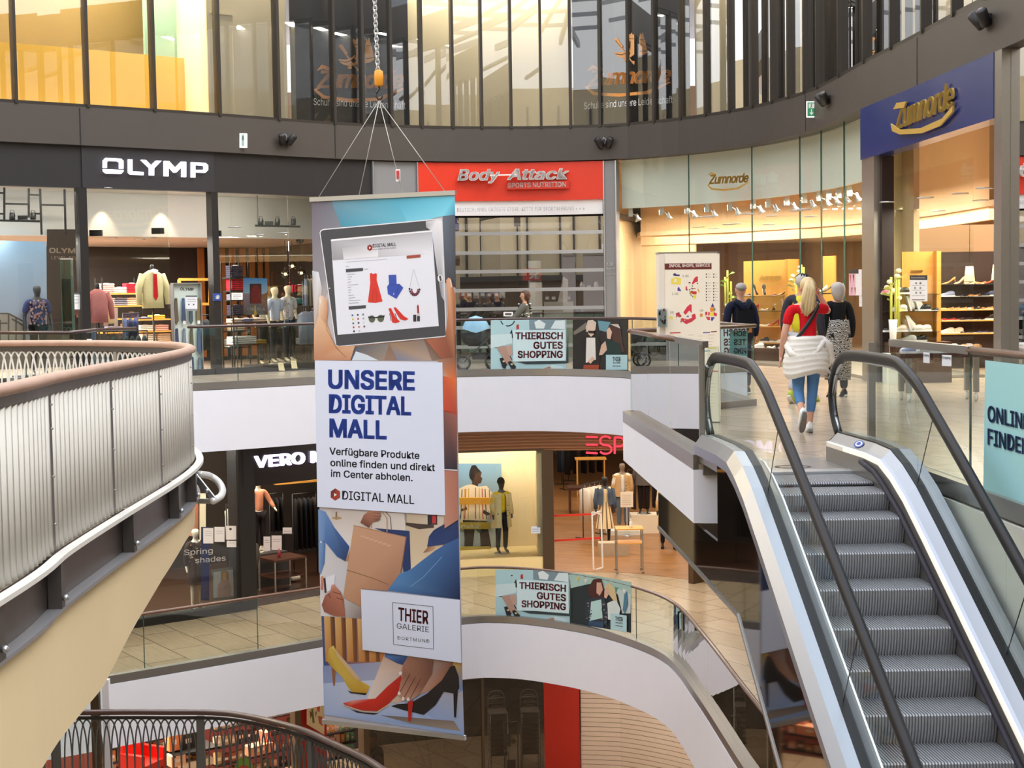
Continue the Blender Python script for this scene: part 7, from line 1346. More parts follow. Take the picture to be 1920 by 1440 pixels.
# busts and hanging clothes
def bust(label, px, ytop, ybot, off, col, tie=None, stand=True, sl=.9):
    u_ = fu(px, ytop, off)[0]; p_ = fp(u_, off, 0); z1 = fw(px, ytop, off).z; z0 = fw(px, ybot, off).z; t = thing('dressed_bust', label, 'bust', p_, nw(u_)); h = z1-z0; k = h/.78
    b = MB(); b.use(col); b.loft([(0, 0, z0, .23*k, .13*k), (0, 0, z0+h*.35, .22*k, .13*k), (0, 0, z0+h*.7, .235*k, .13*k), (0, 0, z0+h*.88, .2*k, .1*k), (0, 0, z1-.02, .07*k, .06*k)], 16)
    for s in (-1, 1): b.tube([(s*.19*k, 0, z0+h*.86), (s*.29*k, 0, z0+h*.55), (s*.31*k, -.03, z0+h*(1-sl))], [.085*k, .075*k, .055*k], 9)
    b.build('shirt', CLOTH, t)
    if tie: b = MB(); b.use(tie); b.slab([(-.035, -.14*k, z1-.1), (.035, -.14*k, z1-.1), (.05, -.145*k, z0+h*.3), (0, -.145*k, z0+h*.2), (-.05, -.145*k, z0+h*.3)], (0, -.012, 0)); b.use('#f0ece4'); b.slab([(-.09, -.10*k, z1-.02), (0, -.13*k, z1-.1), (.09, -.10*k, z1-.02), (0, -.06*k, z1+.01)], (0, -.02, 0)); b.build('tie', CLOTH, t)
    b = MB(); b.lathe([(.045, z1-.05), (.04, z1+.08), (.02, z1+.1)], seg=10); b.build('neck_cap', BLACK, t)
    if stand: b = MB(); b.lathe([(.16, 0), (.16, .02), (.018, .03), (.018, z0+.02)], seg=12); b.build('stand', BLACK, t)
bust('cream floral shirt with a red tie on a black bust in the middle bay', 285, 505, 578, -1.6, '#cfc49a', '#b81a22'); bust('pink shirt on a bust just behind the left black mullion', 183, 540, 605, -1.2, '#d08484'); bust('salmon jacket on a bust left of the black mullion', 156, 546, 595, -1.2, '#c87868')
HG = {}
def hanging(col, P, rz, label, group, L=.72):
    if (col, L) not in HG:
        b = MB(); b.use(col); b.rings([[(x*w_, y*d_, z) for x, y in ((-.2, 0), (-.1, -.03), (.1, -.03), (.2, 0), (.1, .03), (-.1, .03))] for z, w_, d_ in ((-L, 1.0, 1), (-.2, .95, 1), (-.08, 1.05, .9), (-.02, .5, .7), (0, .2, .4))]); b.tube([(0, 0, 0), (0, 0, .05), (.02, 0, .08), (.0, 0, .1)], .006, 4); o = b.build('hanging_shirt', CLOTH); HG[(col, L)] = o.data; bpy.data.objects.remove(o)
    o = bpy.data.objects.new('hanging_shirt', HG[(col, L)]); COL.objects.link(o); o.location = P; o.rotation_euler = (0, 0, rz); return tag(o, label, 'hanging garment', group)
def rack(label, px0, px1, y_, off, cols, where, L=.72, turn=1.45):
    pl = fplane((px0+px1)/2, y_, off); a, c_ = pl.at(px0, y_), pl.at(px1, y_); a.z = c_.z = (a.z+c_.z)/2; t = thing('clothes_rail', label, 'clothes rail', (a+c_)/2); q = V(t.location); b = MB(); b.tube([a-q, c_-q], .015, 6); b.build('rail', BLACK, t)
    for e in (a, c_): b = MB(); b.tube([e-q, V((e.x, e.y, 0 if a.z > 0 else -4.95))-q], .014, 6); b.build('post', BLACK, t)
    rz = math.atan2((c_-a).y, (c_-a).x)
    for i, (co, cn) in enumerate(cols): hanging(co, a.lerp(c_, (i+.5)/len(cols))-V((0, 0, .1)), rz+turn, '%s garment, %s from left on rail %s' % (cn, ORD[i], where), 'garments on the rail '+where, L)
rack('short rail with red and cream shirts behind the green glass pillar', 93, 118, 541, -2.2, (('#c8a898', 'cream'), ('#c82a30', 'red'), ('#e8ddd0', 'white'), ('#38302e', 'dark')), 'behind the glass pillar'); rack('low rail with navy jackets under the shirt shelves', 230, 258, 588, -2.6, (('#3a4468', 'navy'), ('#2c3858', 'dark navy'), ('#33406a', 'blue navy')), 'under the shirt shelves', .6); rack('long rail of dark trousers low in the middle bay', 196, 276, 621, -1.0, [('#2c3438', 'charcoal'), ('#30454a', 'petrol'), ('#2a2c30', 'black'), ('#38484c', 'teal grey'), ('#2a3034', 'dark grey'), ('#26302f', 'green black'), ('#313a40', 'slate')], 'low in the middle bay', .8)
rack('rail with striped shirts at the right edge of the menswear shop', 568, 592, 514, -1.5, (('#7a8498', 'grey blue'), ('#c8b8a0', 'beige'), ('#d8ccb8', 'cream'), ('#8a8e9a', 'grey')), 'at the right edge', .65); rack('rail with a grey sweater at the right edge of the menswear shop', 566, 592, 575, -1.0, (('#a8aec0', 'light grey'), ('#9aa0b4', 'mid grey')), 'above the right plinth', .75, .1)
rack('dark rail with a green scarf low behind the tie case', 372, 412, 590, -2.6, (('#23292c', 'black'), ('#2a3034', 'charcoal'), ('#6a8a84', 'green grey'), ('#2c2c30', 'dark')), 'behind the tie case', .7)
pl = fplane(207, 592, -1.4); pl.rect(194, 577, 221, 611, '#e0c0b4', 1); pl.poly([(202, 608), (203, 592), (208, 588), (214, 592), (215, 608)], '#d8c890', 2); pl.circ(208, 582, 3, 4, '#6a4030', 2); pl.rect(203, 606, 214, 611, '#2a2420', 2); tag(pl.mb.build('counter_card', PAINT), 'framed picture card of a man in a yellow shirt below the shirt shelves', 'picture')
# the tie case
pl = fplane(350, 620, -.4); u_ = fu(350, 620, -.4)[0]; P, r, n_ = frame_at(fp(u_, -.4, 0), pl.ux); xs = lambda x: (pl.at(x, 620)-P).dot(r); tc_ = thing('tie_case', 'tall pale case of hanging ties with a notice on its front', 'display case', P); b = MB(); zt3 = pl.at(350, 532).z
obox(b, P, r, n_, xs(325), xs(378), -.08, -.04, .0, zt3); loc_(b, tc_).build('back_panel', mat('pale_green_panel', '#d3dfd8', .5, noise=.02), tc_); b = MB()
for x in (325, 377): obox(b, P, r, n_, xs(x)-.01, xs(x)+.01, -.08, .06, 0, zt3)
obox(b, P, r, n_, xs(325), xs(378), -.08, .06, zt3, zt3+.02); obox(b, P, r, n_, xs(325), xs(378), -.08, .06, 0, .03); loc_(b, tc_).build('frame', ALU, tc_)
q2 = Plane(P-n_*.035, r); q2.text('OLYMP', (338, 544), (363, 545), 5, '#4a4a48', 1, .02); loc_(q2.mb, tc_).build('lettering', PAINT, tc_)
TIEC = [('#6a6250', 'olive'), ('#8a7a58', 'gold brown'), ('#4a4e66', 'blue grey'), ('#5a6a8a', 'slate blue'), ('#3e4a58', 'dark blue'), ('#7a8694', 'light grey'), ('#566a72', 'petrol'), ('#a84a50', 'wine red')]
for rw, (z, n2, nm) in enumerate(((zt3-.32, 4, 'top'), (zt3-.95, 4, 'middle'), (zt3-1.55, 4, 'bottom'))):
    for i in range(n2):
        co, cn = TIEC[(i*3+rw*2) % 8]; x = xs(331)+(xs(372)-xs(331))*i/(n2-1); p_ = P+r*x+n_*.0+V((0, 0, z)); b = MB(); b.use(co); b.slab([(-.025, 0, 0), (.025, 0, 0), (.045, 0, -.45), (0, 0, -.52), (-.045, 0, -.45)], (0, -.025, 0)); b.ball((0, -.012, .0), (.035, .022, .03), 8, 5)
        if (i+rw) % 2: b.use('#f4f2ec'); b.box(-.03, .03, -.03, -.026, -.52, -.45)
        o = b.build('tie', CLOTH); o.location = p_; o.rotation_euler = (0, 0, math.atan2(r.y, r.x)); tag(o, '%s tie, %s from the left in the %s row of the tie case' % (cn, ORD[i], nm), 'tie', 'ties in the tie case')
glass_note(348, 554, 370, 583, 'grey framed notice on the front of the tie case', [('r', 348, 554, 370, 557, '#6a6e72'), ('r', 348, 579, 370, 583, '#8a8e92'), ('c', 354, 571, 1.6, '#5a5a60'), ('c', 363, 571, 1.6, '#5a5a60'), ('l', 351, 561, 367, '#b0b0b8'), ('l', 351, 565, 367, '#b0b0b8')], -.17, base='#dfe2ea')
glass_note(399, 550, 414, 564, 'small blue and white sticker on the glass before the second mullion', [('r', 399, 550, 414, 564, '#2a4a9a'), ('c', 408, 557, 4, '#f4f6fa'), ('r', 402, 559, 411, 562, '#f4f6fa')], -.06); glass_note(434, 549, 455, 562, 'white text notice on the glass of the right bay', [('l', 437, 553, 452, '#9a9aa4'), ('l', 437, 556, 452, '#9a9aa4'), ('l', 437, 559, 448, '#9a9aa4')], -.17)
# right bay poster and mannequins
pl = fplane(478, 556, -.3); pl.grad([(456, 521), (501, 522), (501, 552), (456, 552)], ['#3f8fd8', '#4a9be0', '#b8d4ec', '#a8cce8'], 1); pl.grad([(456, 550), (501, 551), (502, 590), (457, 590)], ['#a890a8', '#b88a68', '#5a4a48', '#6a5a58'], 2); pl.poly([(474, 565), (482, 565), (496, 590), (462, 590)], '#7a7478', 3); pl.poly([(477, 572), (479, 572), (481, 590), (476, 590)], '#e0b83a', 4); pl.poly([(486, 556), (501, 548), (501, 566)], '#9a6a4a', 3); pl.rect(468, 532, 490, 569, '#3a1014', 5); pl.poly([(470, 569), (470, 545), (476, 535), (483, 535), (488, 545), (489, 569)], '#8a1420', 6); pl.text('A TRIP TO L.A.', (463, 582), (497, 582), 5, '#f4ece4', 5, .02); tag(pl.mb.build('window_poster', PAINT), 'road and blue sky poster with a dark red shirt inset in the right bay', 'poster')
for px, off, h, lb, cols, pat in ((516, -.55, 1.72, 'cream mannequin in a plain pale blue shirt, left of the pair', '#c4cde2', None), (541, -.75, 1.76, 'cream mannequin in a speckled pale shirt, right of the pair', '#d8d2d4', ['#8a86a0', '#b8a0a8', '#e8e0e0'])):
    P, rz = standing(px, 600, off, .14); t, J = mann(lb, P, rz+.3, h, '#e2cfae', cols, '#22242c', .42)
    if pat: spots(t, J, h, pat, 90, s_=.012)
P, rz = standing(497, 600, -2.6, 0); t, J = mann('cream mannequin in a green and white top at the back of the right bay', P, rz, 1.95, '#e8c89a', '#d8d8c0', '#2a2c30', .5)
P, rz = standing(530, 680, -.65, 0); u_ = fu(530, 680, -.65)[0]; b = MB(); b.box(-.75, .75, -.4, .4, 0, .14); o = tag(b.build('display_plinth', DARKP), 'dark plinth under the pair of cream mannequins', 'plinth'); o.location = P; o.rotation_euler = (0, 0, rz)
for x, y, lb in ((527, 688, 'left of two cream cards leaning at the foot of the right window'), (551, 684, 'right of two cream cards leaning at the foot of the right window')):
    pl = fplane(x, y, .05); pl.poly([(x-6, y-8), (x+4, y-8), (x+7, y+7), (x-4, y+7)], '#e8d8b0', 1); pl.line([(x-3, y-4), (x+2, y-4)], 1, '#b09a70', 2); tag(pl.mb.build('price_card', PAINT), lb, 'card')
for x, y, lb in ((548, 499, 'upper glowing glass bulb pendant at the right edge of the menswear shop'), (535, 514, 'lower left glowing glass bulb pendant in the menswear shop'), (565, 512, 'lower right glowing glass bulb pendant in the menswear shop')):
    p_ = fw(x, y, -2.0); t = thing('bulb_pendant', lb, 'pendant lamp', p_); b = MB(); b.ball((0, 0, 0), .10, 14, 10); b.build('globe', glass('amber_globe', (1, .86, .62), .04), t); b = MB(); b.ball((0, 0, -.0), .03, 8, 6); b.build('filament', mat('filament_glow', '#ffd08a', .5, emit=14, noise=.01), t); b = MB(); b.tube([(0, 0, .09), (0, 0, 2.91-p_.z)], .008, 5); b.lathe([(.03, .08), (.03, .16)], seg=8); b.build('cord', BLACK, t)
pl = fplane(254, 435, -1.9); b = MB(); b.slab([pl.at(241, 442), pl.at(267, 443), pl.at(267, 429), pl.at(241, 428)], pl.n*.05); tag(b.build('lit_box', mat('sign_white', '#f2f4f4')), 'small white emergency light box under the menswear ceiling', 'emergency light')
for x, y, lb in ((180, 437, 'left black door closer at the top of the middle bay'), (296, 433, 'middle black door closer at the top of the middle bay'), (404, 438, 'right black door closer at the top of the middle bay')): p_ = fw(x, y, -.28); b = MB(); b.box(-.12, .12, -.05, .05, -.06, .06); o = tag(b.build('door_closer', BLACK), lb, 'door closer'); o.location = p_
lights_px([(200, 352), (314, 356)], 0, 3.82, 'over the white bulkhead')
for x, y in ((196, 390), (308, 390)): p_ = fw(x, y, -1.3); lamp((p_.x, p_.y, 3.7), .03, 45, (1, .8, .55), (p_.x, p_.y+.06, 0), 'SPOT', spot=1.25)
lights_px([(281, 445), (388, 451), (440, 425), (488, 440), (532, 436), (210, 446), (262, 448)], 0, 2.92, 'in the menswear ceiling')
b = MB(); p_ = fw(562, 433, -1.7); b.ball((0, 0, -.03), (.09, .09, .08)); o = tag(b.build('camera_dome', BLACK), 'black camera dome under the ceiling at the right of the menswear shop', 'camera dome'); o.location = (p_.x, p_.y, 2.92)
b = MB(); uu = fu(490, 500, -6.6)[0]
for k in range(9): strip(b, uu-.9+k*.15, uu-.82+k*.15, .1, 2.9, -6.9, -6.8)
tag(b.build('timber_screen', mat('orange_brown_timber', '#9a5a26', .5, noise=.15)), 'upright timber slat screen at the rear of the right bay', 'screen')
for x0_, x1_, y0_, y1_, lb in ((336, 394, 524, 570, 'empty wooden frame on the dark rear wall behind the tie case'), (512, 542, 512, 534, 'small wooden frame behind the pendant bulbs')):
    pl = fplane((x0_+x1_)/2, (y0_+y1_)/2, -4.5); b = MB(); q = [(x0_, y0_), (x1_, y0_), (x1_, y1_), (x0_, y1_)]
    for a, c_ in zip(q, q[1:]+q[:1]): b.bar(pl.at(*a), pl.at(*c_), .06, .06, pl.n)
    tag(b.build('picture_frame', MATS['dark_walnut'] if x0_ > 400 else OR), lb, 'frame')
# ================================================================ SPORTS SHOP
pl = fplane(1003, 515, -2.24); pl.rect(980, 503, 1014, 526, '#c8261e', 1); pl.text('%', (992, 522), (1012, 523), 13, '#f0e8e8', 2, .04, .2); tag(pl.mb.build('sale_sign', PAINT), 'red percent sign hanging in the dark sports shop', 'sign')
p_ = fw(1003, 560, -2.4); b = MB(); b.lathe([(.16, 0), (.16, 2.4)], (p_.x, p_.y, 0), 14); S(b.build('pillar_grey', GREYM))
for k, (x0_, x1_, yt, lb) in enumerate(((862, 950, 560, 'left dark counter behind the shutter'), (1020, 1075, 566, 'middle pale counter behind the shutter'), (1085, 1130, 545, 'right dark shelf behind the shutter'))):
    u1, z1 = fu(x0_, yt, -2.6); u2, _ = fu(x1_, yt, -2.6); b = MB(); strip(b, u1, u2, 0, z1, -3.0, -2.5); tag(b.build('shop_counter', (DARKP, OFFW, DARKP)[k]), lb, 'counter')
for k in range(14):
    x = (868, 880, 893, 905, 918, 931, 942, 1026, 1038, 1052, 1066, 1092, 1104, 1118)[k]; yb = 560 if k < 7 else 566 if k < 11 else 545; u_, z = fu(x, yb, -2.72); p_ = fp(u_, -2.72, z); b = MB(); cc = random.choice(['#d8d8dc', '#b82a24', '#3a5a7a', '#e8e8e8', '#2a2a2e', '#5a8a9a']); b.use(cc)
    if k % 2: b.lathe([(.055, 0), (.06, .02), (.06, .16), (.04, .18), (.045, .2), (.045, .22)], seg=12)
    else: b.box(-.07, .07, -.05, .05, 0, .2)
    b.use('#f2f2f2'); b.box(-.045, .045, -.063, -.06, .06, .13); o = b.build('supplement_tub' if k % 2 else 'supplement_box', GLOSS); o.location = p_; tag(o, '%s item from the left among the tubs and boxes on the sports shop counters' % ORD[k], 'tub' if k % 2 else 'box', 'tubs and boxes behind the shutter')
b = MB(); p_ = fw(1055, 566, -2.6); b.use('#e8e4dc'); b.slab([(-.12, 0, 0), (.12, 0, 0), (.14, 0, .55), (.02, 0, .62)], (0, -.03, 0)); o = b.build('standing_card', PAINT); o.location = p_; tag(o, 'white standing card behind the right half of the shutter', 'card')
glass_note(944, 585, 962, 593, 'tiny white sticker low on the shutter', [('r', 947, 587, 959, 591, '#4a4a50')], .0)
pl = fplane(1145, 500, -.04); pl.text('1.00', (1138, 498), (1150, 498), 5, '#e8e8ea', 1); pl.text('Shop 118', (1137, 505), (1153, 505), 3.5, '#e8e8ea', 1); tag(pl.mb.build('unit_number', PAINT), 'small white shop number on the grey column right of the shutter', 'lettering')
# ================================================================ LOWER GALLERY: LADIES' FASHION (RIGHT)
ZF0 = -4.944
def at0(px, py): p = fl(px, py, ZF0); return V((p.x, p.y, ZF0))
pl = fplane(880, 960, -1.6, 62); pl.grad([(820, 869), (940, 869), (941, 1063), (820, 1063)], ['#6f97b8', '#7d9fb8', '#b8c0c0', '#98acb8'], 1); pl.grad([(820, 1048), (941, 1048), (941, 1063), (820, 1063)], ['#c8c0b0', '#d8ccb8', '#c0b8a8', '#b8b0a0'], 2)
pl.crop(840, 800, 3.6); SK = '#4a2e22'
for P_, c_, L_ in (([(142, 320), (150, 290), (165, 262), (190, 268), (205, 290), (228, 310), (220, 335), (232, 350), (222, 382), (195, 386), (160, 370)], SK, 3), ([(142, 330), (146, 296), (160, 262), (185, 258), (205, 285), (222, 300), (190, 315), (170, 360), (150, 355)], '#1c1412', 4), ([(165, 365), (205, 380), (200, 410), (160, 400)], SK, 3), ([(70, 420), (120, 395), (165, 390), (205, 405), (260, 398), (300, 450), (318, 540), (290, 590), (268, 560), (276, 510), (262, 640), (80, 645), (84, 600), (60, 580)], '#ecdcc0', 5), ([(240, 560), (290, 590), (262, 600), (236, 584)], SK, 6), ([(88, 556), (125, 540), (130, 560), (92, 572)], SK, 6), ([(100, 628), (262, 634), (290, 800), (300, 880), (225, 880), (215, 720), (180, 690), (160, 880), (105, 878), (112, 760)], '#2c2422', 5)): pl.poly(P_, c_, L_)
for x, c_ in ((95, '#3a4a6a'), (120, '#b8443a'), (140, '#d8a838'), (230, '#b8443a'), (250, '#3a4a6a'), (210, '#d8a838'), (278, '#b84a3a'), (185, '#a83a34'), (112, '#d8a838')): pl.line([(x, 410+abs(x-180)*.15), (x+ (x-180)*.12, 625)], 6, c_, 6)
for x in (120, 285): pl.poly([(x-14, 880), (x+16, 880), (x+20, 930), (x-8, 935)], '#e8e0d4', 5); [pl.line([(x-12, 890+k*12), (x+18, 890+k*12)], 4, '#2c2422', 6) for k in range(4)]
pl.crop(0, 0, 1); tag(pl.mb.build('window_poster', PAINT), 'big poster of a person in a striped shirt in the cream display window', 'poster')
for (y0_, y1_, c_, t_, lb) in ((933, 946, '#dfa030', '', 'top yellow band across the big poster'), (980, 992, '#a08c30', '#YouRule', 'middle olive band with lettering across the big poster'), (1025, 1039, '#a8923a', '', 'bottom olive band across the big poster')):
    pl = fplane(890, (y0_+y1_)/2, -1.4, 32); b = MB(); b.use(c_); b.slab([pl.at(858, y1_), pl.at(920, y1_), pl.at(920, y0_), pl.at(858, y0_)], -pl.n*.06); o = tag(b.build('display_band', PAINT), lb, 'band')
    if t_: pl.text(t_, (863, 990), (898, 989.5), 6, '#f0e8d0', 2); pl.mb.build('lettering', PAINT, o)
def coat(t, J, h, col, z0, z1, open_=True, sl=True, w_=(.2, .15), m=None):
    k = h/1.75; b = MB(); b.use(col); n_ = 18; a0 = .30 if open_ else 0; R = []
    for z, f in ((z0, 1.25), (z0+(z1-z0)*.35, 1.1), (z0+(z1-z0)*.6, .98), (z0+(z1-z0)*.85, 1.02), (z1-.03, .8), (z1, .45)): R.append([(w_[0]*k*f*math.sin(a0+(6.2832-2*a0)*i/(n_-1)), -w_[1]*k*f*math.cos(a0+(6.2832-2*a0)*i/(n_-1)), z*k) for i in range(n_)])
    b.add([p for r in R for p in r], [(i*n_+j, i*n_+j+1, (i+1)*n_+j+1, (i+1)*n_+j) for i in range(len(R)-1) for j in range(n_-1)], True)
    if sl:
        for n2 in 'lr': a, e, w2 = (V(J[q+n2][:3]) for q in ('shoulder_', 'elbow_', 'wrist_')); b.tube([a, e, e.lerp(w2, .85)], [.075*k, .065*k, .055*k], 10)
    b.use('#3a2c22')
    for z in (.35, .5, .65): b.ball((.09*k, -w_[1]*1.12*k, (z0+(z1-z0)*z)*k), .012, 6, 4)
    return b.build('coat', m or CLOTH, t)
def skirt(t, h, col, z0, z1, w0, w1, stripes=None):
    k = h/1.75; b = MB(); n_ = 32; R = [[(w_*k*math.cos(6.2832*i/n_), w_*.8*k*math.sin(6.2832*i/n_), z*k) for i in range(n_)] for z, w_ in ((z0, w0), (z0+(z1-z0)*.5, (w0+w1)/2), (z1, w1))]
    for i in range(n_): b.use(stripes if stripes and i % 3 == 0 else col); b.add([R[j][q] for j in range(3) for q in (i, (i+1) % n_)], [(0, 1, 3, 2), (2, 3, 5, 4)], True)
    return b.build('skirt', CLOTH, t)
P, rz = standing(942, 1065, -.75, -4.55); P.z = -4.55; t, J = mann('dark mannequin in a beanie, yellow jumper and beige trench coat before the big poster', P, rz+.3, 1.78, '#3c3230', '#e8c428', '#23222a', .9, female=True); coat(t, J, 1.78, '#d9c394', .62, 1.42); s_ = V(J['skull'][:3]); b = MB(); b.use('#26211f'); b.loft([(s_.x, s_.y+.01, s_.z-.01, .09, .105), (s_.x, s_.y+.01, s_.z+.05, .09, .10), (s_.x, s_.y+.01, s_.z+.10, .07, .08), (s_.x, s_.y+.01, s_.z+.13, .03, .03)], 12); b.build('beanie', CLOTH, t)
P, _ = at0(1135, 1021), 0; t, J = mann('black mannequin in a denim jacket and long striped dress on the parquet', P, .1, 1.82, '#1f1a1a', None, None, female=True, base=False); garment(t, 'dress_top', J, 1.82, ['torso'], '#e4d0a8', .016, 0); skirt(t, 1.82, '#e6d2a8', .42, 1.08, .24, .125, '#7a6a54'); coat(t, J, 1.82, '#4a5668', 1.02, 1.44, w_=(.19, .145)); shoe_pair(t, J, '#1c1818', '#1c1818', 1.82)
b = MB(); b.use('#3a3a44'); p_ = V(J['wrist_l'][:3])
P = at0(1168, 1000); plinth('display_plinth', 'low pale plinth under the mannequin in the beige cardigan', P, .9, .7, .12, OFFW); t, J = mann('grey-headed mannequin in a beige cardigan, white top and blue jeans', P+V((0, 0, .12)), 0, 1.84, '#8a7868', '#f0ece2', '#6a7888', .5, female=True); coat(t, J, 1.84, '#c8a070', .86, 1.44, w_=(.195, .14))
P = at0(1208, 997); plinth('display_plinth', 'white box plinth under the grey sweater mannequin', P, .75, .6, .5, mat('matt_white_plinth', '#efe2cc', .6, noise=.01)); t, J = mann('black mannequin in a long grey jumper on the white box plinth', P+V((0, 0, .5)), -.2, 1.78, '#1f1a1a', '#5a5654', '#211c1c', .9, female=True); coat(t, J, 1.78, '#625c58', .78, 1.42, False, w_=(.2, .15))
P = at0(1252, 1028); t, J = mann('black mannequin in a long beige trench coat and dark trousers at right of the parquet', P, -.25, 1.82, '#1f1a1a', '#d8d4cc', '#1e2230', .5, female=True, base=False, legs={'knee_l': (-.11, -.02, .49), 'ankle_l': (-.13, .02, .09), 'knee_r': (.12, -.06, .49), 'ankle_r': (.2, -.12, .09), 'toe_r': (.26, -.24, .035)}); coat(t, J, 1.82, '#cda873', .52, 1.42); skirt(t, 1.82, '#20263a', .33, .6, .15, .16); shoe_pair(t, J, '#1c1818', '#1c1818', 1.82)
P = at0(1150, 1040); plinth('display_plinth', 'flat grey plinth before the striped-dress mannequin', P, .75, .4, .32, mat('stone_plinth', '#b8a890', .6, noise=.05))
# side table on castors
P = at0(1180, 1072); tb = thing('side_table', 'wooden side table on four metal castor legs with a sanitiser bottle', 'table', P); hz2 = 1.05; b = MB(); b.box(-.32, .32, -.26, .26, hz2-.03, hz2); b.build('tabletop', OR, tb); b = MB(); b.box(-.3, .3, -.24, .24, hz2-.36, hz2-.335); b.build('lower_board', OR, tb)
for x, y in ((-.3, -.24), (.3, -.24), (-.3, .24), (.3, .24)): b = MB(); b.box(x-.014, x+.014, y-.014, y+.014, .06, hz2-.03); lg = b.build('leg', STEEL, tb); b = MB(); b.use('#8a8278'); b.ball((x, y, .033), .033, 8, 6); b.build('castor', GLOSS, lg)
b = MB(); b.use('#e8e4dc'); b.lathe([(.035, 0), (.038, .02), (.038, .12), (.02, .14), (.012, .15), (.012, .19)], seg=12); b.box(-.035, .01, -.008, .008, .185, .2); o = b.build('sanitiser_bottle', GLOSS); o.location = P+V((.05, 0, hz2)); tag(o, 'white sanitiser pump bottle on the wooden side table', 'bottle')
P = at0(1176, 1005); st = thing('sign_stand', 'white framed notice on a stand behind the side table', 'sign', P); b = MB(); b.use('#f2e8d8'); b.box(-.17, .17, -.01, .01, .78, 1.2); b.use('#d0c8b8'); [b.box(-.12, .12, -.013, -.011, 1.1-k*.05, 1.115-k*.05) for k in range(6)]; b.build('notice', PAINT, st); b = MB(); b.lathe([(.12, 0), (.12, .015), (.01, .02), (.01, .78)], seg=12); b.build('stand', ALU, st)
P = at0(1112, 1068); br = thing('barrier', 'white wire stand with two red barrier tapes across the lower shop entrance', 'barrier', P); pB = Plane(P+V((0, 0, .5)), (1, .1, 0)); W2 = mat('white_wire', '#f2f0ec', .4, noise=.01)
def kb(mb, nm, m): mb.v = [tuple(V(p)-P) for p in mb.v]; return mb.build(nm, m, br)
b = MB()
for a, c_ in (((1110, 960), (1113, 1070)), ((1127, 964), (1130, 1064)), ((1110, 960), (1127, 964)), ((1113, 1070), (1130, 1064)), ((1110, 966), (1126, 958))): b.bar(pB.at(*a), pB.at(*c_), .035, .035, pB.n)
kb(b, 'wire_frame', W2)
for y0_, y1_ in ((967, 963), (1014, 1008)): b = MB(); b.slab([pB.at(1031, y0_+2.2), pB.at(1128, y1_+2.2), pB.at(1128, y1_-1.5), pB.at(1031, y0_-1.5)], -pB.n*.006); kb(b, 'tape', mat('red_tape', '#e03020', .5, noise=.02))
def floor_rack(label, px, py, cols, where, w_=1.0, hh=1.5, rz=1.2, L=.9):
    P = at0(px, py); t = thing('clothes_rail', label, 'clothes rail', P, rz); b = MB(); b.tube([(-w_/2, 0, hh), (w_/2, 0, hh)], .015, 6); b.build('rail', BLACK, t)
    for s in (-1, 1): b = MB(); b.tube([(s*w_/2, 0, 0), (s*w_/2, 0, hh)], .014, 6); b.tube([(s*w_/2, -.25, .02), (s*w_/2, .25, .02)], .014, 6); b.build('post', BLACK, t)
    for i, (co, cn) in enumerate(cols): p_ = P+Matrix.Rotation(rz, 3, 'Z') @ V((-w_/2+w_*(i+.5)/len(cols), 0, hh-.1)); hanging(co, p_, rz+1.57, '%s garment, %s along rail %s' % (cn, ORD[i], where), 'garments on the rail '+where, L)
floor_rack('rail of white shirts left of the striped-dress mannequin', 1112, 1006, [('#efe8dc', 'white'), ('#e8e0d0', 'off-white'), ('#f0ece4', 'bright white'), ('#dcd4c4', 'pale')], 'of white shirts', .9, 1.45, .9)
floor_rack('rail of dark jackets deep in the lower shop', 1095, 915, [('#1e1a1a', 'black'), ('#2a2424', 'charcoal'), ('#1c1c22', 'blue black'), ('#2c2220', 'brown black'), ('#1a1818', 'deep black')], 'of dark jackets', 1.6, 1.7, .5, 1.1)
floor_rack('rail of grey and wine clothes behind the box plinth', 1228, 985, [('#4a4448', 'grey'), ('#5a3a3a', 'wine'), ('#3a3a44', 'slate'), ('#6a5a5a', 'taupe'), ('#463c42', 'plum')], 'behind the box plinth', 1.6, 1.6, .3, 1.0)
floor_rack('rail of blue and brown clothes at the rear of the lower shop', 1060, 905, [('#26303c', 'navy'), ('#3a2a20', 'brown'), ('#2a2a2e', 'charcoal')], 'at the rear of the lower shop', 1.0, 1.5, 1.3, 1.0)
P = at0(1108, 960); b = MB(); b.box(-.7, .7, -.35, .35, .7, .78); b.box(-.66, -.6, -.3, .3, 0, .7); b.box(.6, .66, -.3, .3, 0, .7); o = tag(b.build('goods_table', MATS['dark_walnut']), 'dark goods table behind the rail of white shirts', 'table'); o.location = P; P = at0(1108, 930); b = MB(); b.box(-.5, .5, -.3, .3, 1.2, 1.24); b.use('#e0b030'); b.box(-.45, -.42, -.3, .3, 0, 1.2); b.box(.42, .45, -.3, .3, 0, 1.2); o = tag(b.build('goods_shelf', OR), 'small raised shelf under the red letters deep in the lower shop', 'shelf'); o.location = P
for k in range(4):
    pl = fplane(893+k*11, 1087, -.06); x = 888+k*11; pl.poly([(x, 1082), (x+9, 1082.5), (x+9, 1090), (x, 1089)], '#f4e4b8', 1); tag(pl.mb.build('cream_card', PAINT), '%s from the left of four small cream cards at the foot of the display window' % ORD[k], 'card', 'cream cards')
glass_note(996, 987, 1013, 1000, 'pale blue sticker at the right edge of the display window', [('r', 1007, 987, 1013, 989, '#6a7aa8'), ('l', 998, 992, 1011, '#8a98c0'), ('l', 998, 996, 1011, '#8a98c0')], -.09, base='#cdd6e8')
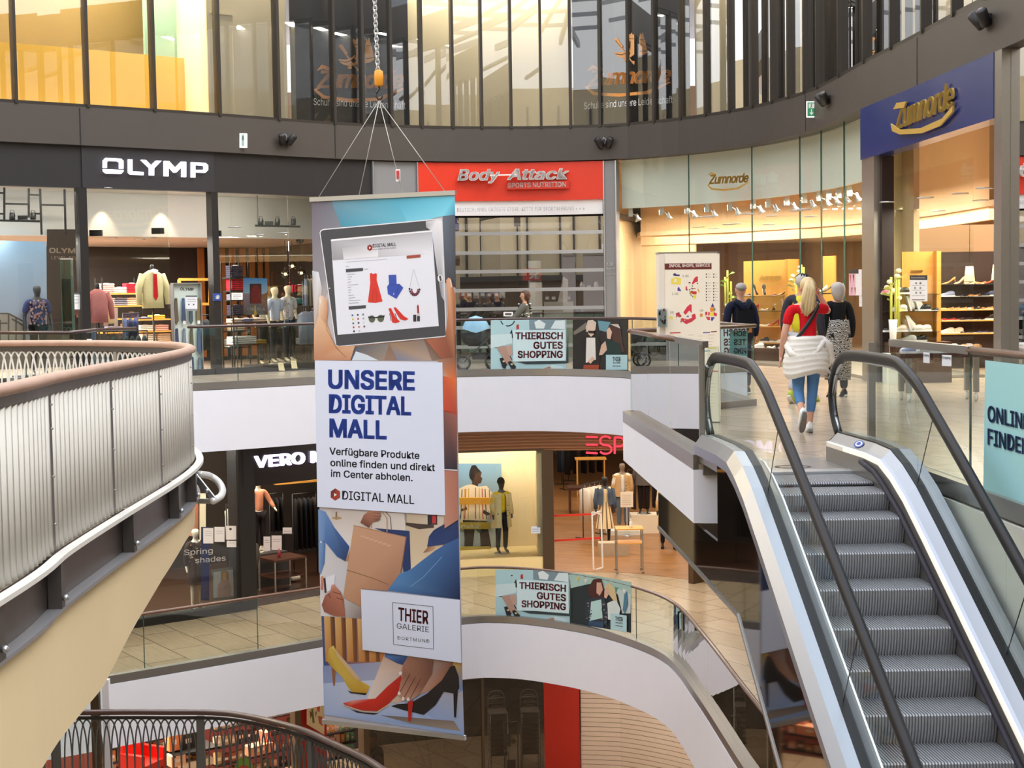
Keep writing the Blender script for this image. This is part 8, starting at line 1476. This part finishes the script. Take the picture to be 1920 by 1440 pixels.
# ================================================================ LOWER GALLERY: BLACK-FRONTED SHOP (LEFT)
def at1(px, off): u_ = fu(px, 1000, vO+off)[0]; return fp(u_, vO+off, ZF+.012), nw(u_)
P, rz = at1(528, -1.3); tb = thing('product_table', 'dark two-tier product table with white cards inside the black-fronted shop', 'table', P, rz); b = MB(); b.box(-.42, .42, -.35, .35, .72, .76); b.build('tabletop', MATS['dark_walnut'], tb); b = MB(); b.box(-.4, .4, -.33, .33, .34, .37); b.build('lower_board', MATS['dark_walnut'], tb)
for x, y in ((-.4, -.33), (.4, -.33), (-.4, .33), (.4, .33)): b = MB(); b.box(x-.015, x+.015, y-.015, y+.015, .03, .72); lg = b.build('leg', STEEL, tb); b = MB(); b.use('#d8d4d0'); b.ball((x, y, .018), .02, 8, 6); b.build('castor', GLOSS, lg)
for x0_, y0_, x1_, y1_, lb in ((494, 1006, 507, 1033, 'left white card on the two-tier product table'), (509, 1004, 528, 1031, 'right white card on the two-tier product table'), (530, 989, 547, 1001, 'small cream card behind the product table')): glass_note(x0_, y0_, x1_, y1_, lb, [('l', x0_+2, y0_+7, x1_-2, '#b8a0a8'), ('l', x0_+2, y0_+11, x1_-2, '#b8a0a8')], vO-1.3, 'card', 'info_card', '#efe6e6')
b = MB(); b.use('#a83a48'); b.lathe([(.035, 0), (.035, .12), (.015, .15), (.015, .19)], seg=10); o = b.build('spray_bottle', GLOSS); o.location = P+V((-.05, -.1, .762)); tag(o, 'small red bottle between the two white cards', 'bottle')
P, rz = at1(486, -2.3); b = MB(); b.box(-.5, .5, -.4, .4, 0, .75); o = tag(b.build('display_plinth', DARKP), 'dark block under the mannequin in the pink blouse', 'plinth'); o.location = P; o.rotation_euler = (0, 0, rz); t, J = mann('headless-looking mannequin in a salmon blouse and dark trousers on a dark block', P+V((0, 0, .75)), rz, 1.7, '#e8d8c0', '#d8906e', '#231e20', .9, female=True, arms={'elbow_r': (.3, -.05, 1.15), 'wrist_r': (.34, -.2, .98), 'palm_r': (.345, -.25, .94)}); shoe_pair(t, J, '#efe6d4', '#efe6d4', 1.7); b = MB(); b.use('#f0e4d0'); b.box(-.3, -.14, -.06, .0, .72, .95); b.build('hand_bag', CLOTH, t)
P, rz = at1(366, -.8); t, J = mann('mannequin in a dark speckled dress and black boots beside the sand-coloured balcony edge', P, rz, 1.75, '#e8dcc4', '#3a2c28', None, .9, female=True); skirt(t, 1.75, '#3c2e2a', .55, 1.1, .22, .13); spots(t, J, 1.75, ['#a87858', '#7a5a48', '#d8b898'], 90, (.16, .125), .6, 1.4, .016); shoe_pair(t, J, '#1a1616', '#1a1616')
def glassp(x0_, y0_, x1_, y1_, lb, parts=(), base='#f0eeec'): return glass_note(x0_, y0_, x1_, y1_, lb, parts, vO-.06, base=base)
ln = lambda x0_, x1_, ys: [('l', x0_+3, y, x1_-3, '#c8c4c4') for y in ys]
glassp(381, 990, 400, 1019, 'first from left of three white papers on the black shop front', ln(381, 400, (996, 1000, 1004))); glassp(402, 988, 421, 1016, 'second from left of three white papers on the black shop front', ln(402, 421, (996, 1000))); glassp(424, 986, 443, 1012, 'white paper with a dark emblem on the black shop front', [('c', 432, 992, 2.5, '#3a3a3a')]); glassp(425, 1014, 443, 1026, 'small white paper below the emblem paper', ln(425, 443, (1018,)))
pl = fplane(372, 1040, vO-.05); pl.mb.use('#f4f4f4'); pl.text('Spring', (345, 1041), (399, 1037), 10, '#f4f4f4', 1, .01); pl.text('shades', (366, 1056), (423, 1051), 10, '#f4f4f4', 1, .01); tag(pl.mb.build('window_lettering', PAINT), 'white two-line lettering on the black shop front glass', 'lettering')
pl = fplane(420, 1092, vO-.35); pl.poly([(396, 1068), (441, 1062), (441, 1123), (396, 1126)], '#8a8a84', 1); pl.poly([(400, 1073), (438, 1068), (438, 1118), (400, 1121)], '#d4d8dc', 2); pl.poly([(408, 1120), (409, 1095), (418, 1086), (428, 1086), (434, 1098), (433, 1118)], '#c8a8a4', 3); pl.circ(421, 1078, 5, 7, '#e0b898', 4); pl.poly([(414, 1090), (414, 1072), (420, 1068), (428, 1072), (429, 1090), (424, 1084), (424, 1074), (418, 1074), (418, 1088)], '#b08a5c', 5); pl.text('39.99', (404, 1109), (433, 1105), 8, '#f8f8f8', 6, .01); tag(pl.mb.build('framed_poster', PAINT), 'grey framed poster of a woman in a pale blouse with a price', 'poster')
pl = fplane(384, 1060, vO-.4); pl.rect(377, 988, 392, 1126, '#25357a', 1); tag(pl.mb.build('wall_strip', PAINT), 'upright blue strip behind the white papers', 'panel')
pl = fplane(365, 960, vO-1.5); pl.grad([(352, 925), (372, 925), (372, 1005), (352, 1005)], ['#e8a878', '#c86a44', '#8a5a4a', '#e0a088'], 1); pl.rect(374, 925, 386, 1100, '#e8d8b8', 1); tag(pl.mb.build('wall_picture', PAINT), 'orange picture with a cream border inside the black-fronted shop', 'picture')
for (a0_, a1_, y_, off, cols, wh, L) in ((424, 446, 945, -1.8, (('#e6dcc4', 'cream'), ('#efe6d0', 'white'), ('#d8ccb4', 'sand')), 'behind the black mullion', .7), (548, 592, 925, -2.6, (('#1d1a1a', 'black'), ('#2a2422', 'dark brown'), ('#22242a', 'navy black'), ('#1a1818', 'deep black'), ('#332a26', 'brown')), 'on the right of the black-fronted shop', 1.2), (505, 530, 925, -3.6, (('#161414', 'black'), ('#221e1e', 'charcoal'), ('#1c1a1c', 'soft black')), 'behind the salmon blouse', .8)): rack('rail of clothes '+wh, a0_, a1_, y_, vO+off, cols, wh, L)
for z_, k_2 in ((-2.75, 0),):
    P, rz = at1(570, -4.2); b = MB(); b.box(-.8, .8, -.25, .25, 2.0, 2.05); o = tag(b.build('wall_board', OR), 'wooden board with folded tops high in the black-fronted shop', 'shelf'); o.location = P; o.rotation_euler = (0, 0, rz)
    for i in range(4): stack(P+Matrix.Rotation(rz, 3, 'Z') @ V((-.55+.36*i, 0, 2.052)), rz, 4, (CE_, WT_, CE_, DB_)[i], '%s stack on the high board, lower left shop' % ORD[i], 'folded tops on the high board')
P, rz = at1(548, -2.0); b = MB(); b.use('#e8dcc8'); b.tube([(-.12, 0, .12), (.0, -.05, .1), (.14, .02, .12)], [.07, .09, .06], 10); o = b.build('cream_bag', CLOTH); o.location = P; tag(o, 'cream bag low behind the product table', 'bag'); P, rz = at1(470, -1.2); b = MB(); b.use('#5a544e'); b.loft([(0, 0, .55, .1, .1), (0, 0, .9, .2, .12), (0, 0, 1.15, .16, .1), (0, 0, 1.22, .05, .05)], 12); b.lathe([(.12, 0), (.12, .02), (.015, .03), (.015, .56)], seg=10); o = b.build('dressed_bust', CLOTH); o.location = P; tag(o, 'grey knit on a low bust beside the product table', 'bust')
# ================================================================ BASEMENT SHOPS
def atb(px, py, off): u_, z = fu(px, py, off); return fp(u_, off, z), nw(u_)
RC = mat('red_lacquer', '#d8281c', .35, noise=.03)
P, rz = atb(268, 1440, -.5); t = thing('armchair', 'red armchair behind the dark arch balustrade', 'chair', V((P.x, P.y, P.z-.3)), rz+.5); b = MB(); b.box(-.35, .35, -.3, .3, .3, .45); b.build('seat', RC, t); b = MB(); b.box(-.35, .35, .22, .34, .3, 1.05); b.build('backrest', RC, t)
for s in (-1, 1): b = MB(); b.box(s*.35-.05, s*.35+.05, -.3, .3, .2, .68); b.build('armrest', RC, t)
for s in (-1, 1):
    for y in (-.25, .28): b = MB(); b.box(s*.3-.02, s*.3+.02, y-.02, y+.02, 0, .3); b.build('leg', BLACK, t)
for i, (x0_, x1_, y0_, y1_, c_, off, lb) in enumerate(((318, 340, 1376, 1410, '#e8935a', -.9, 'orange carton, left of the pair on the dark shelf'), (338, 372, 1372, 1408, '#3a3230', -1.0, 'dark carton beside the orange carton'), (322, 348, 1414, 1440, '#f0c8a8', -.7, 'peach carton low behind the arches'), (345, 400, 1420, 1445, '#f2e8d8', -.7, 'long cream carton low behind the arches'), (362, 390, 1412, 1432, '#c8882a', -.9, 'mustard carton behind the cream one'), (470, 512, 1392, 1420, '#e0a07a', -1.0, 'salmon carton under the handrail'), (498, 508, 1372, 1398, '#d88a70', -1.1, 'narrow salmon carton above the salmon one'), (590, 612, 1420, 1445, '#e8d8d8', -1.2, 'pale carton low under the handrail'))):
    p0, p1 = fw(x0_, y1_, off), fw(x1_, y0_, off); b = MB(); b.use(c_); w_ = (p1-p0); w_.z = 0; r = w_.normalized(); n_ = V((r.y, -r.x, 0)); obox(b, V((p0.x, p0.y, 0)), r, n_, 0, w_.length, -.3, 0, p0.z, p1.z); b.use('#f6f0e4'); obox(b, V((p0.x, p0.y, 0)), r, n_, w_.length*.3, w_.length*.6, 0, .004, p0.z+(p1.z-p0.z)*.4, p0.z+(p1.z-p0.z)*.7); tag(b.build('carton', PAINT), lb, 'box', 'cartons in the basement shop')
u1, z1 = fu(316, 1411, -1.0); u2, _ = fu(400, 1411, -1.0); b = MB(); strip(b, u1, u2, z1-.05, z1, -1.4, -.7); tag(b.build('goods_shelf', BLACK), 'dark shelf under the orange and dark cartons', 'shelf')
pl = fplane(455, 1440, -.5); pl.circ(457, 1440, 17, 20, '#6aa83c', 1, 24); pl.circ(457, 1444, 10, 10, '#c8483a', 2, 20); tag(pl.mb.build('round_sign', PAINT), 'round green sign low behind the arches', 'sign')
pl = fplane(591, 1350, -.25); pl.poly([(575, 1326), (608, 1320), (608, 1378), (575, 1358)], '#e8dcb8', 1); [pl.poly(p, c_, 2) for p, c_ in (([(583, 1330), (587, 1328), (590, 1355), (586, 1356)], '#5a7a4a'), ([(580, 1332), (586, 1338), (582, 1348)], '#8a4a3a'), ([(594, 1322), (600, 1322), (599, 1336), (595, 1332)], '#c8483a'), ([(596, 1342), (604, 1344), (605, 1362), (598, 1356)], '#b86a5a'), ([(590, 1336), (595, 1332), (592, 1346)], '#7a9a6a'))]; tag(pl.mb.build('window_poster', PAINT), 'cream poster with flowers against the red basement wall', 'poster')
b = MB(); u1, u2 = fu(560, 1350, -.35)[0], fu(612, 1350, -.35)[0]; strip(b, u1, u2, -9.9, -6.1, -.45, -.35); S(b.build('wall_basement_red', MATS['red_shop_wall'])); b = MB(); u1 = fu(556, 1350, -.3)[0]; strip(b, u1-.1, u1+.05, -9.9, -6.1, -.4, -.2, 9); S(b.build('trim_30', mat('bronze_trim', '#6b5d4c')))
PC_ = ['#e8b060', '#7ac08a', '#f0c8b8', '#e8e0d0', '#d86a5a', '#f0d8c8', '#c8b898', '#9ac8a0']
def goods_rack(label, px0, px1, ys, off, tilt=0, n_=7, group='small goods in the basement shop', wh=''):
    u1, u2 = fu(px0, ys[0], off)[0], fu(px1, ys[0], off)[0]; t = None
    for r_i, y in enumerate(ys):
        _, z = fu((px0+px1)/2, y, off); b = MB(); strip(b, u1, u2, z-.03, z, off-.3, off)
        if t is None: t = tag(b.build('goods_rack', BLACK), label, 'rack')
        else: b.build('board', BLACK, t)
        for k in range(n_):
            p_ = fp(u1+(u2-u1)*(k+.5)/n_, off-.14, z+.001); b = MB(); c_ = random.choice(PC_ if wh else ['#8a3a30', '#c8a878', '#4a3a34', '#d8c8b0', '#b86a4a', '#6a7a5a', '#e0d0b8']); b.use(c_); w_ = abs(u2-u1)/n_*.4; hh = random.uniform(.14, .26); b.box(-w_, w_, -.05, .05, 0, hh); b.use('#f4ece0'); b.box(-w_*.6, w_*.6, -.054, -.05, hh*.3, hh*.6); o = b.build('boxed_item', PAINT); o.location = p_; o.rotation_euler = (0, 0, nw(u1)); tag(o, 'boxed item %s from left on the %s board of the %s' % (ORD[k], ORD[r_i], label.split(' with ')[0]), 'box', group)
goods_rack('left basement rack with small boxes', 192, 316, (1395, 1422, 1448), -1.6, n_=9); goods_rack('middle basement rack with small boxes', 405, 560, (1352, 1385, 1418, 1448), -1.5, n_=10); goods_rack('bright basement rack with pastel boxes', 614, 668, (1372, 1394, 1420), -.8, n_=6, wh='y')
for x, y, c_, lb in ((693, 1385, '#b85a48', 'upper black backpack with a red round pocket'), (704, 1420, '#a89a88', 'lower black backpack with a grey round pocket')):
    p_ = fw(x, y, -.5); t = thing('backpack', lb+' hanging in the basement shop', 'backpack', p_, nw(fu(x, y, -.5)[0])); b = MB(); b.use('#20222a'); b.rings([[(w_*math.cos(q)*.2, -.02+d_*math.sin(q)*.12, z) for q in (6.2832*k/14 for k in range(14))] for z, w_, d_ in ((-.26, .8, .8), (-.2, 1, 1), (.1, 1, 1), (.22, .8, .8), (.28, .3, .4))]); b.build('body', CLOTH, t); b = MB(); b.use(c_); b.ball((0, -.13, -.06), (.13, .04, .13), 12, 8); b.build('pocket', CLOTH, t); b = MB(); b.use('#c8ccd0'); b.tube([(-.14, -.12, -.15), (-.16, -.12, .1), (0, -.1, .24), (.16, -.12, .1), (.14, -.12, -.15)], .008, 5); b.build('piping', CLOTH, t); b = MB(); b.use('#20222a'); b.tube([(-.04, 0, .26), (0, 0, .34), (.04, 0, .26)], .012, 5); b.build('handle', CLOTH, t)
b = MB(); p_ = fw(700, 1400, -.7); b.box(-.03, .03, -.03, .03, -9.9, p_.z+.6); b.bar((-.02, 0, p_.z+.4), (-.02, -.3, p_.z+.4), .02, .02); b.bar((.02, 0, p_.z-.1), (.02, -.3, p_.z-.1), .02, .02); o = tag(b.build('bag_stand', BLACK), 'black bag stand carrying the two backpacks', 'stand'); o.location = (p_.x, p_.y, 0)
# stacked chairs and door behind the dark glass
CH = mat('grey_chair_shell', '#8a8076', .4, .3, noise=.05); c0 = None
for j, (px, nm) in enumerate(((935, 'left'), (995, 'right'))):
    P, rz = atb(px, 1440, -.9); 
    for i in range(9):
        loc = (P.x, P.y, -9.86+i*.125-.0)
        lb = 'grey chair, %s from the bottom of the %s stack behind the dark glass' % (ORD[i], nm)
        if c0 is None:
            c0 = thing('stacking_chair', lb, 'chair', loc, rz, 'stacked chairs behind the dark glass'); b = MB(); b.rings([[(-.22, y, z), (.22, y, z), (.22, y, z+.02), (-.22, y, z+.02)] for y, z in ((-.24, .45), (.1, .44), (.2, .46))], smooth=False); b.build('seat', CH, c0); b = MB(); b.tube(crom([(-.21, .2, .48), (-.2, .27, .75), (-.12, .3, .86), (0, .31, .88), (.12, .3, .86), (.2, .27, .75), (.21, .2, .48)], 3), .014, 6); b.tube([(-.2, .28, .7), (.2, .28, .7)], .03, 6); b.build('backrest', CH, c0)
            for sx in (-.2, .2):
                for sy in (-.22, .2): b = MB(); b.tube([(sx, sy, .45), (sx*1.1, sy*1.15, 0)], .011, 6); b.build('leg', ALU, c0)
        else: dup(c0, loc, rz, lb)
P, rz = atb(958, 1400, -.3); t = thing('glass_door', 'narrow door frame with pasted papers between the chair stacks', 'door', V((P.x, P.y, -9.9)), rz); b = MB(); zt4 = fw(958, 1353, -.3).z+9.9
for x in (-.17, .15): b.box(x, x+.025, -.02, .02, 0, zt4)
b.box(-.17, .175, -.02, .02, zt4-.03, zt4); b.build('door_frame', mat('pale_frame', '#b8b0a4', .4, .4), t); b = MB(); b.use('#e8e4e0'); b.box(-.18, .0, -.03, -.022, zt4-.58, zt4-.28); b.box(-.1, .1, -.03, -.022, zt4-1.2, zt4-.9); b.use('#c8a070'); b.ball((.06, -.03, zt4-.46), (.06, .008, .06)); b.build('paper', PAINT, t)
